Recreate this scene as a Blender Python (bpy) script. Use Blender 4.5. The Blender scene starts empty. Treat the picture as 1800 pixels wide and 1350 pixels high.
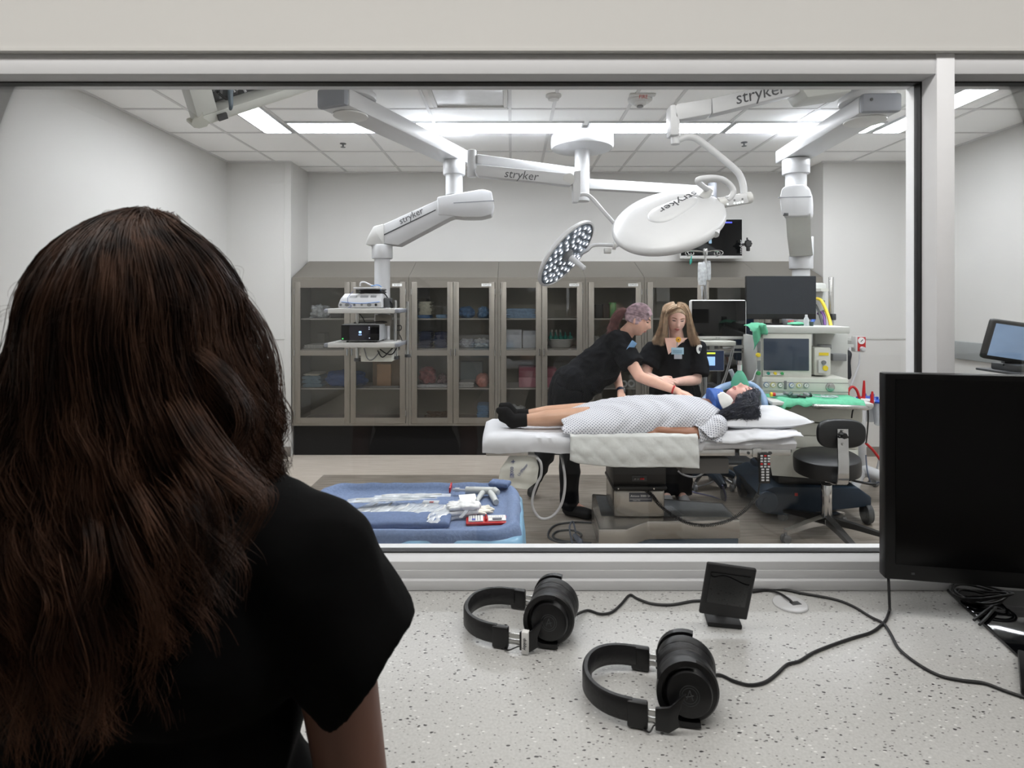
import bpy, bmesh, math, random
import numpy as np
from math import sin, cos, pi, radians, sqrt
from mathutils import Vector, Matrix, noise
random.seed(7)
SC = bpy.context.scene
COL = SC.collection

# ------------------------------------------------------------------ camera, light, exposure
CAM_H = 1.6
cam_data = bpy.data.cameras.new('camera')
cam_data.sensor_width = 36.0
cam_data.lens = 20.0
cam_data.shift_y = -145.0 / 1800.0
cam_data.clip_start = 0.05
cam_data.dof.use_dof = True
cam_data.dof.focus_distance = 3.6
cam_data.dof.aperture_fstop = 11.0
cam = bpy.data.objects.new('camera', cam_data)
COL.objects.link(cam)
cam.location = (0, 0, CAM_H)
cam.rotation_euler = (pi / 2, 0, 0)
SC.camera = cam

world = bpy.data.worlds.new('world')
SC.world = world
world.use_nodes = True
world.node_tree.nodes['Background'].inputs[0].default_value = (0.5, 0.52, 0.55, 1)
world.node_tree.nodes['Background'].inputs[1].default_value = 0.15
SC.view_settings.view_transform = 'Standard'
SC.view_settings.look = 'None'
SC.view_settings.gamma = 1.0
SC.view_settings.use_curve_mapping = False
SC.view_settings.exposure = 0.18

def area_light(name, loc, size, power, color=(1, 1, 1), rot=(0, 0, 0)):
    l = bpy.data.lights.new(name, 'AREA')
    l.shape = 'RECTANGLE'; l.size = size[0]; l.size_y = size[1]
    l.energy = power; l.color = color
    o = bpy.data.objects.new(name, l); COL.objects.link(o)
    o.location = loc; o.rotation_euler = rot
    return o

# unseen fill lamps added to brighten the operating room, then the control room lamps
for lx_, ly_, lw_ in ((0.1, 2.2, 27), (2.0, 2.2, 20), (0.6, 3.0, 6)):
    area_light('added_fill_lamp', (lx_, ly_, 3.03), (1.2, 0.6), lw_, (1.0, 0.985, 0.96))
area_light('control_room_lamp', (0.0, 0.72, 2.66), (4.6, 0.2), 28, (1.0, 0.975, 0.94))
area_light('control_room_lamp', (-0.3, 0.12, 2.66), (1.2, 0.3), 2.2, (1.0, 0.93, 0.86))
RING_EMIT = 26.0

# ------------------------------------------------------------------ helpers
def P(px, py, Y):
    return Vector(((px - 900) / 1000.0 * Y, Y, CAM_H + (530 - py) / 1000.0 * Y))

HK = 0.67            # camera height above the counter
CZ = CAM_H - HK      # counter top
def K(px, py, h=0.0):
    Y = (HK - h) / ((py - 530) / 1000.0)
    return Vector(((px - 900) / 1000.0 * Y, Y, CZ + h))

def lin(c):
    return tuple(((v / 255.0) / 12.92 if v / 255.0 <= 0.04045 else ((v / 255.0 + 0.055) / 1.055) ** 2.4) for v in c)

def mat(name, rgb, rough=0.5, metal=0.0, var=0.04, bump=0.0, scale=30.0, stretch=(1, 1, 1), emit=None, estr=0.0, sheen=0.0, spec=0.5, coat=0.0):
    m = bpy.data.materials.new(name); m.use_nodes = True
    nt = m.node_tree; b = nt.nodes['Principled BSDF']
    c = lin(rgb)
    tc = nt.nodes.new('ShaderNodeTexCoord'); mp = nt.nodes.new('ShaderNodeMapping')
    mp.inputs['Scale'].default_value = stretch
    nz = nt.nodes.new('ShaderNodeTexNoise'); nz.inputs['Scale'].default_value = scale; nz.inputs['Detail'].default_value = 4
    nt.links.new(tc.outputs['Object'], mp.inputs[0]); nt.links.new(mp.outputs[0], nz.inputs['Vector'])
    cr = nt.nodes.new('ShaderNodeValToRGB')
    cr.color_ramp.elements[0].position = 0.3; cr.color_ramp.elements[1].position = 0.7
    cr.color_ramp.elements[0].color = tuple(max(0, v * (1 - var)) for v in c) + (1,)
    cr.color_ramp.elements[1].color = tuple(min(1, v * (1 + var)) for v in c) + (1,)
    nt.links.new(nz.outputs[0], cr.inputs[0]); nt.links.new(cr.outputs[0], b.inputs['Base Color'])
    b.inputs['Roughness'].default_value = rough; b.inputs['Metallic'].default_value = metal
    b.inputs['Specular IOR Level'].default_value = spec
    if coat: b.inputs['Coat Weight'].default_value = coat
    if sheen:
        b.inputs['Sheen Weight'].default_value = sheen
    if bump:
        bp = nt.nodes.new('ShaderNodeBump'); bp.inputs['Strength'].default_value = bump; bp.inputs['Distance'].default_value = 0.002
        nt.links.new(nz.outputs[0], bp.inputs['Height']); nt.links.new(bp.outputs[0], b.inputs['Normal'])
    if emit:
        b.inputs['Emission Color'].default_value = lin(emit) + (1,)
        b.inputs['Emission Strength'].default_value = estr
    return m

def mat_clear(name, tint=(255, 255, 255), mixv=0.9, rough=0.05, noise_amt=0.0):
    """thin clear plastic or glass: mostly see-through, with a glossy surface"""
    m = bpy.data.materials.new(name); m.use_nodes = True
    nt = m.node_tree; nt.nodes.clear()
    out = nt.nodes.new('ShaderNodeOutputMaterial'); tr = nt.nodes.new('ShaderNodeBsdfTransparent')
    tr.inputs[0].default_value = lin(tint) + (1,)
    p = nt.nodes.new('ShaderNodeBsdfPrincipled'); p.inputs['Base Color'].default_value = lin(tint) + (1,)
    p.inputs['Roughness'].default_value = rough
    mx = nt.nodes.new('ShaderNodeMixShader'); mx.inputs[0].default_value = 1 - mixv
    if noise_amt:
        nz = nt.nodes.new('ShaderNodeTexNoise'); nz.inputs['Scale'].default_value = 40
        tc = nt.nodes.new('ShaderNodeTexCoord'); nt.links.new(tc.outputs['Object'], nz.inputs['Vector'])
        ma = nt.nodes.new('ShaderNodeMath'); ma.operation = 'MULTIPLY_ADD'
        ma.inputs[1].default_value = noise_amt; ma.inputs[2].default_value = 1 - mixv - noise_amt * 0.5
        nt.links.new(nz.outputs[0], ma.inputs[0]); nt.links.new(ma.outputs[0], mx.inputs[0])
    nt.links.new(tr.outputs[0], mx.inputs[1]); nt.links.new(p.outputs[0], mx.inputs[2]); nt.links.new(mx.outputs[0], out.inputs[0])
    return m

def mat_pane(name, refl=0.05):
    m = bpy.data.materials.new(name); m.use_nodes = True
    nt = m.node_tree; nt.nodes.clear()
    out = nt.nodes.new('ShaderNodeOutputMaterial'); tr = nt.nodes.new('ShaderNodeBsdfTransparent')
    tr.inputs[0].default_value = (0.97, 0.975, 0.975, 1)
    g = nt.nodes.new('ShaderNodeBsdfGlossy'); g.inputs['Roughness'].default_value = 0.01
    lw = nt.nodes.new('ShaderNodeFresnel'); lw.inputs[0].default_value = 1.45
    ma = nt.nodes.new('ShaderNodeMath'); ma.operation = 'MULTIPLY'; ma.inputs[1].default_value = refl / 0.034
    mx = nt.nodes.new('ShaderNodeMixShader')
    nt.links.new(lw.outputs[0], ma.inputs[0]); nt.links.new(ma.outputs[0], mx.inputs[0])
    nt.links.new(tr.outputs[0], mx.inputs[1]); nt.links.new(g.outputs[0], mx.inputs[2]); nt.links.new(mx.outputs[0], out.inputs[0])
    return m

def frame_from(d, up=Vector((0, 0, 1))):
    d = Vector(d).normalized()
    if abs(d.dot(up)) > 0.98: up = Vector((1, 0, 0))
    x = up.cross(d).normalized(); y = d.cross(x).normalized()
    return Matrix((x, y, d)).transposed()      # columns x, y, d

WL = {}
class G:
    def __init__(s):
        s.v = []; s.f = []; s.mi = []; s.uv = {}
    def add(s, verts, faces, m=0):
        o = len(s.v); s.v.extend([tuple(v) for v in verts])
        s.f.extend([tuple(i + o for i in f) for f in faces]); s.mi.extend([m] * len(faces))
        return s
    def box(s, lo, hi, m=0, bev=0.0, R=None, c=None, seg=2):
        """axis box from lo to hi, or with R,c: local box lo..hi rotated by R about c"""
        if bev > 0:
            bm = bmesh.new(); bmesh.ops.create_cube(bm, size=1)
            for v in bm.verts:
                v.co = Vector([(lo[i] + hi[i]) / 2 + v.co[i] * (hi[i] - lo[i]) for i in range(3)])
            mb = min(abs(hi[i] - lo[i]) for i in range(3)) * 0.49
            bmesh.ops.bevel(bm, geom=bm.edges[:], offset=min(bev, mb), segments=seg, profile=0.5, affect='EDGES')
            bm.verts.index_update()
            vs = [v.co.copy() for v in bm.verts]; fs = [[v.index for v in f.verts] for f in bm.faces]; bm.free()
        else:
            vs = [Vector((x, y, z)) for x in (lo[0], hi[0]) for y in (lo[1], hi[1]) for z in (lo[2], hi[2])]
            fs = [(0, 1, 3, 2), (4, 6, 7, 5), (0, 4, 5, 1), (2, 3, 7, 6), (0, 2, 6, 4), (1, 5, 7, 3)]
        if R is not None:
            cc = Vector(c) if c is not None else Vector()
            vs = [R @ v + cc for v in vs]
        return s.add(vs, fs, m)
    def cyl(s, p1, p2, r1, r2=None, n=24, m=0, cap=True, bev=0.0, sx=1.0):
        p1, p2 = Vector(p1), Vector(p2); r2 = r1 if r2 is None else r2
        R = frame_from(p2 - p1); L = (p2 - p1).length
        prof = [(r1, 0), (r2, L)]
        if bev: prof = [(r1 - bev, 0), (r1 - bev * .3, bev * .3), (r1, bev), (r2, L - bev), (r2 - bev * .3, L - bev * .3), (r2 - bev, L)]
        return s.lathe(prof, p1, R, n, m, cap, sx)
    def lathe(s, prof, c, R, n=32, m=0, cap=True, sx=1.0):
        c = Vector(c); vs = []; k = len(prof)
        for r, h in prof:
            for i in range(n):
                a = 2 * pi * i / n
                vs.append(R @ Vector((r * cos(a) * sx, r * sin(a), h)) + c)
        fs = [(j * n + i, j * n + (i + 1) % n, (j + 1) * n + (i + 1) % n, (j + 1) * n + i) for j in range(k - 1) for i in range(n)]
        if cap:
            fs.append(tuple(range(n - 1, -1, -1))); fs.append(tuple((k - 1) * n + i for i in range(n)))
        return s.add(vs, fs, m)
    def sph(s, c, r, R=None, nu=20, nv=12, m=0):
        if not hasattr(r, '__len__'): r = (r, r, r)
        c = Vector(c); R = R or Matrix.Identity(3); vs = []
        for j in range(nv + 1):
            t = pi * j / nv
            for i in range(nu):
                a = 2 * pi * i / nu
                vs.append(R @ Vector((r[0] * sin(t) * cos(a), r[1] * sin(t) * sin(a), r[2] * cos(t))) + c)
        fs = [(j * nu + i, (j + 1) * nu + i, (j + 1) * nu + (i + 1) % nu, j * nu + (i + 1) % nu) for j in range(nv) for i in range(nu)]
        return s.add(vs, fs, m)
    def cap(s, p1, r1, p2, r2, n=16, m=0, flat1=False, flat2=False):
        """tapered capsule"""
        p1, p2 = Vector(p1), Vector(p2); R = frame_from(p2 - p1); L = (p2 - p1).length
        prof = []
        if flat1: prof.append((0.0005, 0)); prof.append((r1, 0))
        else:
            for k in range(0, 6):
                t = pi / 2 * k / 5; prof.append((max(r1 * sin(t), 0.0004), -r1 * cos(t)))
        if flat2: prof.append((r2, L)); prof.append((0.0005, L))
        else:
            for k in range(0, 6):
                t = pi / 2 * k / 5; prof.append((max(r2 * cos(t), 0.0004), L + r2 * sin(t)))
        return s.lathe(prof, p1, R, n, m, True)
    def tube(s, pts, r, n=8, m=0, sub=6, cap=True, smooth=True):
        pts = [Vector(p) for p in pts]
        rs = r if hasattr(r, '__len__') else [r] * len(pts)
        if smooth and len(pts) > 2: pts, rs = spline(pts, rs, sub)
        vs = []; prev = None; k = len(pts)
        for i, p in enumerate(pts):
            d = (pts[min(i + 1, k - 1)] - pts[max(i - 1, 0)])
            if d.length < 1e-9: d = Vector((0, 0, 1))
            d.normalize()
            if prev is None: x = frame_from(d).col[0]
            else:
                x = prev - d * prev.dot(d)
                x = x.normalized() if x.length > 1e-6 else frame_from(d).col[0]
            prev = x.copy(); y = d.cross(x)
            for j in range(n):
                a = 2 * pi * j / n; vs.append(p + (x * cos(a) + y * sin(a)) * rs[i])
        fs = [(i * n + j, i * n + (j + 1) % n, (i + 1) * n + (j + 1) % n, (i + 1) * n + j) for i in range(k - 1) for j in range(n)]
        if cap: fs.append(tuple(range(n - 1, -1, -1))); fs.append(tuple((k - 1) * n + j for j in range(n)))
        return s.add(vs, fs, m)
    def prism(s, pts, d, m=0, bev=0.0):
        pts = [Vector(p) for p in pts]; d = Vector(d); n = len(pts)
        vs = pts + [p + d for p in pts]
        fs = [tuple(range(n - 1, -1, -1)), tuple(range(n, 2 * n))] + [(i, (i + 1) % n, (i + 1) % n + n, i + n) for i in range(n)]
        if bev:
            bm = bmesh.new(); bv = [bm.verts.new(v) for v in vs]
            for f in fs: bm.faces.new([bv[i] for i in f])
            bmesh.ops.recalc_face_normals(bm, faces=bm.faces[:])
            bmesh.ops.bevel(bm, geom=bm.edges[:], offset=bev, segments=2, profile=0.5, affect='EDGES')
            bm.verts.index_update(); vs = [v.co.copy() for v in bm.verts]; fs = [[v.index for v in f.verts] for f in bm.faces]; bm.free()
        return s.add(vs, fs, m)
    def loft(s, rings, m=0, cap=True, closed=True):
        n = len(rings[0]); vs = [p for r in rings for p in r]; q = n if closed else n - 1
        fs = [(j * n + i, j * n + (i + 1) % n, (j + 1) * n + (i + 1) % n, (j + 1) * n + i) for j in range(len(rings) - 1) for i in range(q)]
        if cap and closed: fs.append(tuple(range(n - 1, -1, -1))); fs.append(tuple((len(rings) - 1) * n + i for i in range(n)))
        return s.add(vs, fs, m)
    def quad(s, a, b, c, d, m=0):
        return s.add([a, b, c, d], [(0, 1, 2, 3)], m)
    def out(s, name, mats, parent=None, smooth=35, origin=None, fixn=True):
        me = bpy.data.meshes.new(name)
        vs = np.array([tuple(v) for v in s.v], dtype=float) if len(s.v) else np.zeros((0, 3))
        if parent is not None: o0 = np.array(WL[parent.name])
        elif origin is not None: o0 = np.array(tuple(origin))
        else:
            lo, hi = vs.min(0), vs.max(0); o0 = np.array([(lo[0] + hi[0]) / 2, (lo[1] + hi[1]) / 2, lo[2]])
        me.from_pydata((vs - o0).tolist(), [], s.f)
        if not isinstance(mats, (list, tuple)): mats = [mats]
        for m_ in mats: me.materials.append(m_)
        if len(mats) > 1: me.polygons.foreach_set('material_index', s.mi)
        me.update()
        if fixn:
            bm = bmesh.new(); bm.from_mesh(me); bmesh.ops.recalc_face_normals(bm, faces=bm.faces[:]); bm.to_mesh(me); bm.free()
        me.shade_smooth()
        if smooth < 180: me.set_sharp_from_angle(angle=radians(smooth))
        ob = bpy.data.objects.new(name, me); COL.objects.link(ob)
        if parent is not None: ob.parent = parent
        else: ob.location = tuple(o0)
        WL[ob.name] = tuple(o0)
        return ob

def spline(pts, rs, sub):
    P2 = []; R2 = []; n = len(pts)
    for i in range(n - 1):
        p0 = pts[max(i - 1, 0)]; p1 = pts[i]; p2 = pts[i + 1]; p3 = pts[min(i + 2, n - 1)]
        for k in range(sub):
            t = k / sub; t2 = t * t; t3 = t2 * t
            P2.append(0.5 * ((2 * p1) + (p2 - p0) * t + (2 * p0 - 5 * p1 + 4 * p2 - p3) * t2 + (3 * p1 - p0 - 3 * p2 + p3) * t3))
            R2.append(rs[i] * (1 - t) + rs[i + 1] * t)
    P2.append(pts[-1]); R2.append(rs[-1])
    return P2, R2

def T(o, label, cat, group=None):
    o['label'] = label; o['category'] = cat
    if group: o['group'] = group
    return o
def E(name, loc, label, cat, group=None):
    o = bpy.data.objects.new(name, None); COL.objects.link(o); o.location = tuple(loc); o.empty_display_size = 0.05
    WL[o.name] = tuple(loc)
    return T(o, label, cat, group)
def ST(o):
    o['kind'] = 'structure'; return o

def text(s, size, c, right, up, m, name='lettering', parent=None, align='CENTER', depth=0.0008, g=None, shear=0.0):
    """lettering lying on a surface, centre c, running along right with up"""
    cu = bpy.data.curves.new('t', 'FONT'); cu.body = s; cu.size = size; cu.align_x = align; cu.align_y = 'CENTER'; cu.extrude = depth; cu.resolution_u = 2; cu.shear = shear
    o = bpy.data.objects.new('t', cu); COL.objects.link(o)
    bpy.context.view_layer.update()
    me = bpy.data.meshes.new_from_object(o.evaluated_get(bpy.context.evaluated_depsgraph_get()))
    bpy.data.objects.remove(o)
    right = Vector(right).normalized(); up = Vector(up); up = (up - right * up.dot(right)).normalized(); nrm = right.cross(up)
    R = Matrix((right, up, nrm)).transposed()
    gg = g or G()
    gg.add([R @ v.co + Vector(c) for v in me.vertices], [tuple(p.vertices) for p in me.polygons])
    bpy.data.meshes.remove(me)
    if g: return None
    return gg.out(name, m, parent, smooth=20)

def remesh(g, name, m, parent=None, voxel=0.006, it=6, disp=None, factor=0.5, cut=None):
    ob = g.out(name + '_raw', m, None, smooth=180, origin=(0, 0, 0), fixn=False)
    md = ob.modifiers.new('r', 'REMESH'); md.mode = 'VOXEL'; md.voxel_size = voxel; md.use_smooth_shade = True
    if it:
        sm = ob.modifiers.new('s', 'SMOOTH'); sm.factor = factor; sm.iterations = it
    bpy.context.view_layer.update()
    dg = bpy.context.evaluated_depsgraph_get()
    me = bpy.data.meshes.new_from_object(ob.evaluated_get(dg))
    bpy.data.objects.remove(ob)
    n = len(me.vertices); co = np.empty(n * 3); me.vertices.foreach_get('co', co); co = co.reshape(-1, 3)
    if disp:
        no = np.empty(n * 3); me.vertices.foreach_get('normal', no); no = no.reshape(-1, 3)
        d = np.array([disp(Vector(c)) for c in co]); co = co + no * d[:, None]
    if parent is not None: o0 = np.array(WL[parent.name])
    else:
        lo, hi = co.min(0), co.max(0); o0 = np.array([(lo[0] + hi[0]) / 2, (lo[1] + hi[1]) / 2, lo[2]])
    me.vertices.foreach_set('co', (co - o0).ravel()); me.update()
    if not me.materials: me.materials.append(m)
    me.shade_smooth(); me.name = name
    o = bpy.data.objects.new(name, me); COL.objects.link(o)
    if parent is not None: o.parent = parent
    else: o.location = tuple(o0)
    WL[o.name] = tuple(o0)
    return o

def fold(sc=(8, 8, 8), amp=0.006, off=0.0):
    def f(p):
        return amp * (abs(noise.noise(Vector((p.x * sc[0] + off, p.y * sc[1], p.z * sc[2])))) * -2 + 0.5 + 0.4 * noise.noise(Vector((p.x * sc[0] * 2.7, p.y * sc[1] * 2.7, p.z * sc[2] * 2.7 + off))))
    return f

# ------------------------------------------------------------------ materials
M = {}
M['wall'] = mat('wall_paint', (206, 205, 202), 0.6, var=0.012, scale=2)
M['wall_obs'] = mat('control_room_paint', (206, 205, 202), 0.7, var=0.01, scale=2)
M['ceil'] = mat('ceiling_tile', (250, 250, 249), 0.85, var=0.02, scale=180, bump=0.15)
M['grid'] = mat('ceiling_grid_metal', (214, 214, 214), 0.5, var=0.01)
M['alu'] = mat('window_frame_metal', (212, 213, 215), 0.45, 0.0, var=0.015, scale=6)
M['mull'] = mat('mullion_paint', (242, 243, 246), 0.5, var=0.01)
M['gasket'] = mat('black_gasket', (14, 14, 15), 0.5)
M['steel'] = mat('stainless_steel', (138, 133, 125), 0.36, 0.55, var=0.02, scale=6, stretch=(1, 1, 14))
M['steel_in'] = mat('cabinet_interior_steel', (150, 146, 136), 0.5, 0.3, var=0.04, scale=5)
M['chrome'] = mat('chrome', (200, 200, 200), 0.12, 1.0)
M['steel2'] = mat('brushed_base_steel', (176, 172, 166), 0.26, 0.85, var=0.03, scale=6, stretch=(12, 1, 1))
M['rod'] = mat('metal_rod', (190, 190, 188), 0.25, 0.9)
M['white'] = mat('white_enamel', (196, 197, 199), 0.35, var=0.01)
M['white2'] = mat('white_plastic', (202, 202, 200), 0.45, var=0.015)
M['cream'] = mat('ivory_plastic', (205, 206, 198), 0.45, var=0.02)
M['cream2'] = mat('light_grey_panel', (190, 192, 188), 0.45, var=0.02)
M['greycap'] = mat('grey_bumper', (134, 137, 144), 0.5, var=0.02)
M['grey'] = mat('grey_plastic', (120, 122, 124), 0.5)
M['dgrey'] = mat('dark_grey_plastic', (62, 64, 66), 0.5)
M['black'] = mat('black_plastic', (20, 20, 21), 0.42, var=0.08)
M['blackm'] = mat('matte_black_plastic', (24, 24, 26), 0.6, var=0.08, bump=0.1, scale=200)
M['vinyl'] = mat('black_vinyl', (26, 27, 29), 0.42, var=0.06, bump=0.15, scale=120)
M['screen'] = mat('screen_glass', (8, 9, 12), 0.06, var=0.02, spec=0.35)
M['screen_g'] = mat('grey_screen_glass', (58, 68, 82), 0.15, var=0.04, scale=3)
M['screen_d'] = mat('desk_screen_glass', (5, 5, 6), 0.16, var=0.02, spec=0.3)
M['navy'] = mat('navy_plastic', (34, 50, 66), 0.45, var=0.05)
M['rubber'] = mat('grey_rubber', (100, 100, 100), 0.7)
M['text'] = mat('dark_lettering', (70, 72, 76), 0.5)
M['textw'] = mat('white_lettering', (235, 235, 235), 0.5)
M['red'] = mat('red_plastic', (186, 32, 34), 0.4)
M['redt'] = mat('red_lettering', (190, 60, 60), 0.5)
M['yellow'] = mat('yellow_plastic', (226, 200, 50), 0.4)
M['green'] = mat('green_cloth', (94, 176, 140), 0.85, var=0.1, bump=0.4, scale=60)
M['greenp'] = mat('green_plastic', (60, 160, 90), 0.4)
M['teal'] = mat('teal_rubber', (40, 140, 125), 0.4)
M['bluehose'] = mat('pale_blue_hose', (130, 158, 194), 0.35)
M['purple'] = mat('purple_hose', (110, 70, 140), 0.4)
M['sheet'] = mat('white_sheet', (204, 205, 209), 0.9, var=0.015, bump=0.25, scale=25)
M['pad'] = mat('quilted_pad', (204, 206, 204), 0.9, var=0.03, bump=0.9, scale=45)
M['cable'] = mat('black_cable', (26, 26, 28), 0.5)
M['gcable'] = mat('grey_cable', (176, 176, 178), 0.45)
M['paper'] = mat('white_paper', (232, 232, 230), 0.7)
M['glass'] = mat_pane('cabinet_glass', 0.05)
M['wglass'] = mat_pane('window_glass', 0.028)
M['clear'] = mat_clear('clear_plastic', (240, 243, 245), 0.62, 0.08, 0.5)
M['clear2'] = mat_clear('clear_tubing', (225, 228, 232), 0.55, 0.1)
M['emit'] = mat('light_diffuser', (255, 255, 255), 0.5, emit=(247, 250, 255), estr=RING_EMIT)
def cloth(name, rgb, **k):
    return mat(name, rgb, 0.85, var=k.pop('var', 0.18), scale=k.pop('scale', 40), bump=0.5, **k)
def solid(name, rgb, r=0.5): return mat(name, rgb, r, var=0.06)
# ------------------------------------------------------------------ room shell
WY0, WY1 = 1.33, 1.43      # window wall
XL, XR = -2.95, 4.14
YB, YP = 6.37, 5.88
CH = 3.05
def floor_mat():
    m = bpy.data.materials.new('vinyl_floor'); m.use_nodes = True; nt = m.node_tree; b = nt.nodes['Principled BSDF']
    tc = nt.nodes.new('ShaderNodeTexCoord'); mp = nt.nodes.new('ShaderNodeMapping'); mp.inputs['Scale'].default_value = (1.2, 14, 1)
    nz = nt.nodes.new('ShaderNodeTexNoise'); nz.inputs['Scale'].default_value = 3.0; nz.inputs['Detail'].default_value = 6
    nt.links.new(tc.outputs['Object'], mp.inputs[0]); nt.links.new(mp.outputs[0], nz.inputs['Vector'])
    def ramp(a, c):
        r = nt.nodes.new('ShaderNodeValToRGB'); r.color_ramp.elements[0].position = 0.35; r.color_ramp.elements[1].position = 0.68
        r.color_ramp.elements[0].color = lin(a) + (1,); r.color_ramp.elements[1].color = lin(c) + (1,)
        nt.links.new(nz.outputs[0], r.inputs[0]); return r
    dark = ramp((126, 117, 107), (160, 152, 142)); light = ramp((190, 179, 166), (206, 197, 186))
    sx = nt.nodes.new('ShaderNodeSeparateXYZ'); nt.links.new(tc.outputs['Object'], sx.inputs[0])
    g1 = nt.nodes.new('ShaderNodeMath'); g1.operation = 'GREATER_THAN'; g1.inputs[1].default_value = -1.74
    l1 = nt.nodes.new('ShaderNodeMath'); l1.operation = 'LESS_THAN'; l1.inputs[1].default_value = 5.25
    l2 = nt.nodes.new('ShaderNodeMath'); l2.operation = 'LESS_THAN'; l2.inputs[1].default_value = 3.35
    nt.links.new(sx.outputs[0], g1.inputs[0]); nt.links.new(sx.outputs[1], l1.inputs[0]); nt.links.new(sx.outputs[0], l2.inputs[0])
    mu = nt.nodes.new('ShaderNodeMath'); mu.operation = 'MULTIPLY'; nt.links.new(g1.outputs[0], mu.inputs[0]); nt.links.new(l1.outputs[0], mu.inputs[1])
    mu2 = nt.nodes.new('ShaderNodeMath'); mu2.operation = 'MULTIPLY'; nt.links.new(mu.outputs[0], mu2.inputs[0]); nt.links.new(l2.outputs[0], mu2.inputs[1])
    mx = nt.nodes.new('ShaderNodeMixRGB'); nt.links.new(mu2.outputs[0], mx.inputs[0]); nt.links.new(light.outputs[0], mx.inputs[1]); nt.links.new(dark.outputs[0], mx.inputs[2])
    nt.links.new(mx.outputs[0], b.inputs['Base Color']); b.inputs['Roughness'].default_value = 0.42
    return m
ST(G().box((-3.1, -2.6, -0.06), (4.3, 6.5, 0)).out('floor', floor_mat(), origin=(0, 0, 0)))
ST(G().box((XL - .12, WY1, -.0), (XL, YB + .12, 3.3)).out('wall_left', M['wall']))
ST(G().box((XR, WY1, 0), (XR + .12, YB + .12, 3.3)).out('wall_right', M['wall']))
ST(G().box((XL, YB, 0), (XR, YB + .12, 3.3)).out('wall_back', M['wall']))
ST(G().box((XL, YP, 0), (-2.285, YB, CH)).out('wall_back_left', M['wall']))
ST(G().box((3.215, YP, 0), (XR, YB, CH)).out('wall_back_right', M['wall']))
# window wall: parts around the two openings
ZB, ZT = 0.992, 2.132
MX0, MX1 = 0.991, 1.033
X0, X1 = -1.95, 2.25
g = G()
g.box((-3.07, WY0, 0), (4.26, WY1, ZB - 0.0401)); g.box((-3.07, WY0 - .012, ZT + .047), (4.26, WY1, 3.3))
g.box((-3.07, WY0, ZB - .04), (X0 - .04, WY1, ZT + .047)); g.box((X1 + .04, WY0, ZB - .04), (4.26, WY1, ZT + .047))
ST(g.out('wall_front', M['wall_obs']))
# control room
ST(G().box((-2.6, -2.5, 0), (-2.48, WY0 - .013, 2.75)).out('wall_control_left', M['wall_obs']))
ST(G().box((2.6, -2.5, 0), (2.72, WY0 - .013, 2.75)).out('wall_control_right', M['wall_obs']))
ST(G().box((-2.6, -2.62, 0), (2.72, -2.5, 2.75)).out('wall_control_back', M['wall_obs']))
ST(G().box((-2.6, -2.6, 2.70), (2.72, WY0 - .013, 2.78)).out('ceiling_control_room', M['ceil']))
# window frames
def window(name, xa, xb):
    e = bpy.data.objects.new(name, None); COL.objects.link(e); e.location = ((xa + xb) / 2, 1.38, ZB); WL[e.name] = tuple(e.location); ST(e)
    f = G(); t = 0.04
    f.box((xa - t, WY0, ZB - t), (xb + .0, WY1, ZB), bev=.0015); f.box((xa - t, WY0, ZT), (xb, WY1, ZT + .047), bev=.0015)
    f.box((xa - t, WY0, ZB), (xa, WY1, ZT), bev=.0015)
    f.out('window_frame', M['alu'], e)
    for (ya, yb, h, nm) in ((1.36, 1.3745, .004, 'a'), (1.3985, 1.41, .004, 'b')):
        pass
    k = G()
    ya, yb = 1.3755, 1.3975
    k.box((xa, ya, ZB), (xb, yb, ZB + .0035)); k.box((xa, ya, ZT - .0035), (xb, yb, ZT))
    k.box((xa, ya, ZB), (xa + .0035, yb, ZT)); k.box((xb - .0035, ya, ZB), (xb, yb, ZT))
    k.out('gasket', M['gasket'], e)
    G().box((xa + .003, 1.383, ZB + .003), (xb - .003, 1.389, ZT - .003)).out('glass_pane', M['wglass'], e)
    return e
w1 = window('window_1', X0, MX0); w2 = window('window_2', MX1, X1)
j = G(); j.box((X1, WY0, ZB - .04), (X1 + .04, WY1, ZT + .047)); j.out('window_frame', M['alu'], w2)
ST(G().box((MX0, WY0 - .003, CZ + .044), (MX1, WY1 + .002, ZT + .049), bev=.001).out('trim_1', M['mull']))
# thin moulding above the frame and the two-step sill board on the counter
ST(G().box((-2.4, WY0 - .017, ZT + .047), (2.5, WY0 - .012, ZT + .054)).out('trim_2', M['wall_obs']))
g = G(); g.box((-2.4, WY0 - .014, CZ + .0005), (2.5, WY0 - .0005, CZ + .024), bev=.002); g.box((-2.4, WY0 - .003, CZ + .0235), (2.5, WY0 - .0003, CZ + .043), bev=.0008)
ST(g.out('trim_3', M['alu']))
# baseboards
bbm = mat('baseboard_vinyl', (128, 122, 116), 0.5)
ST(G().box((XL + .001, WY1, 0), (XL + .012, YP, .1)).out('baseboard_left', bbm))
g = G(); g.box((XL, YP - .012, 0), (-2.285, YP - .0005, .1)); ST(g.out('baseboard_back_left', bbm))
ST(G().box((3.215, YP - .012, 0), (XR, YP - .0005, .1)).out('baseboard_back_right', bbm))
ST(G().box((XR - .012, WY1, 0), (XR - .0005, YP - .013, .1)).out('baseboard_right', bbm))
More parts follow.
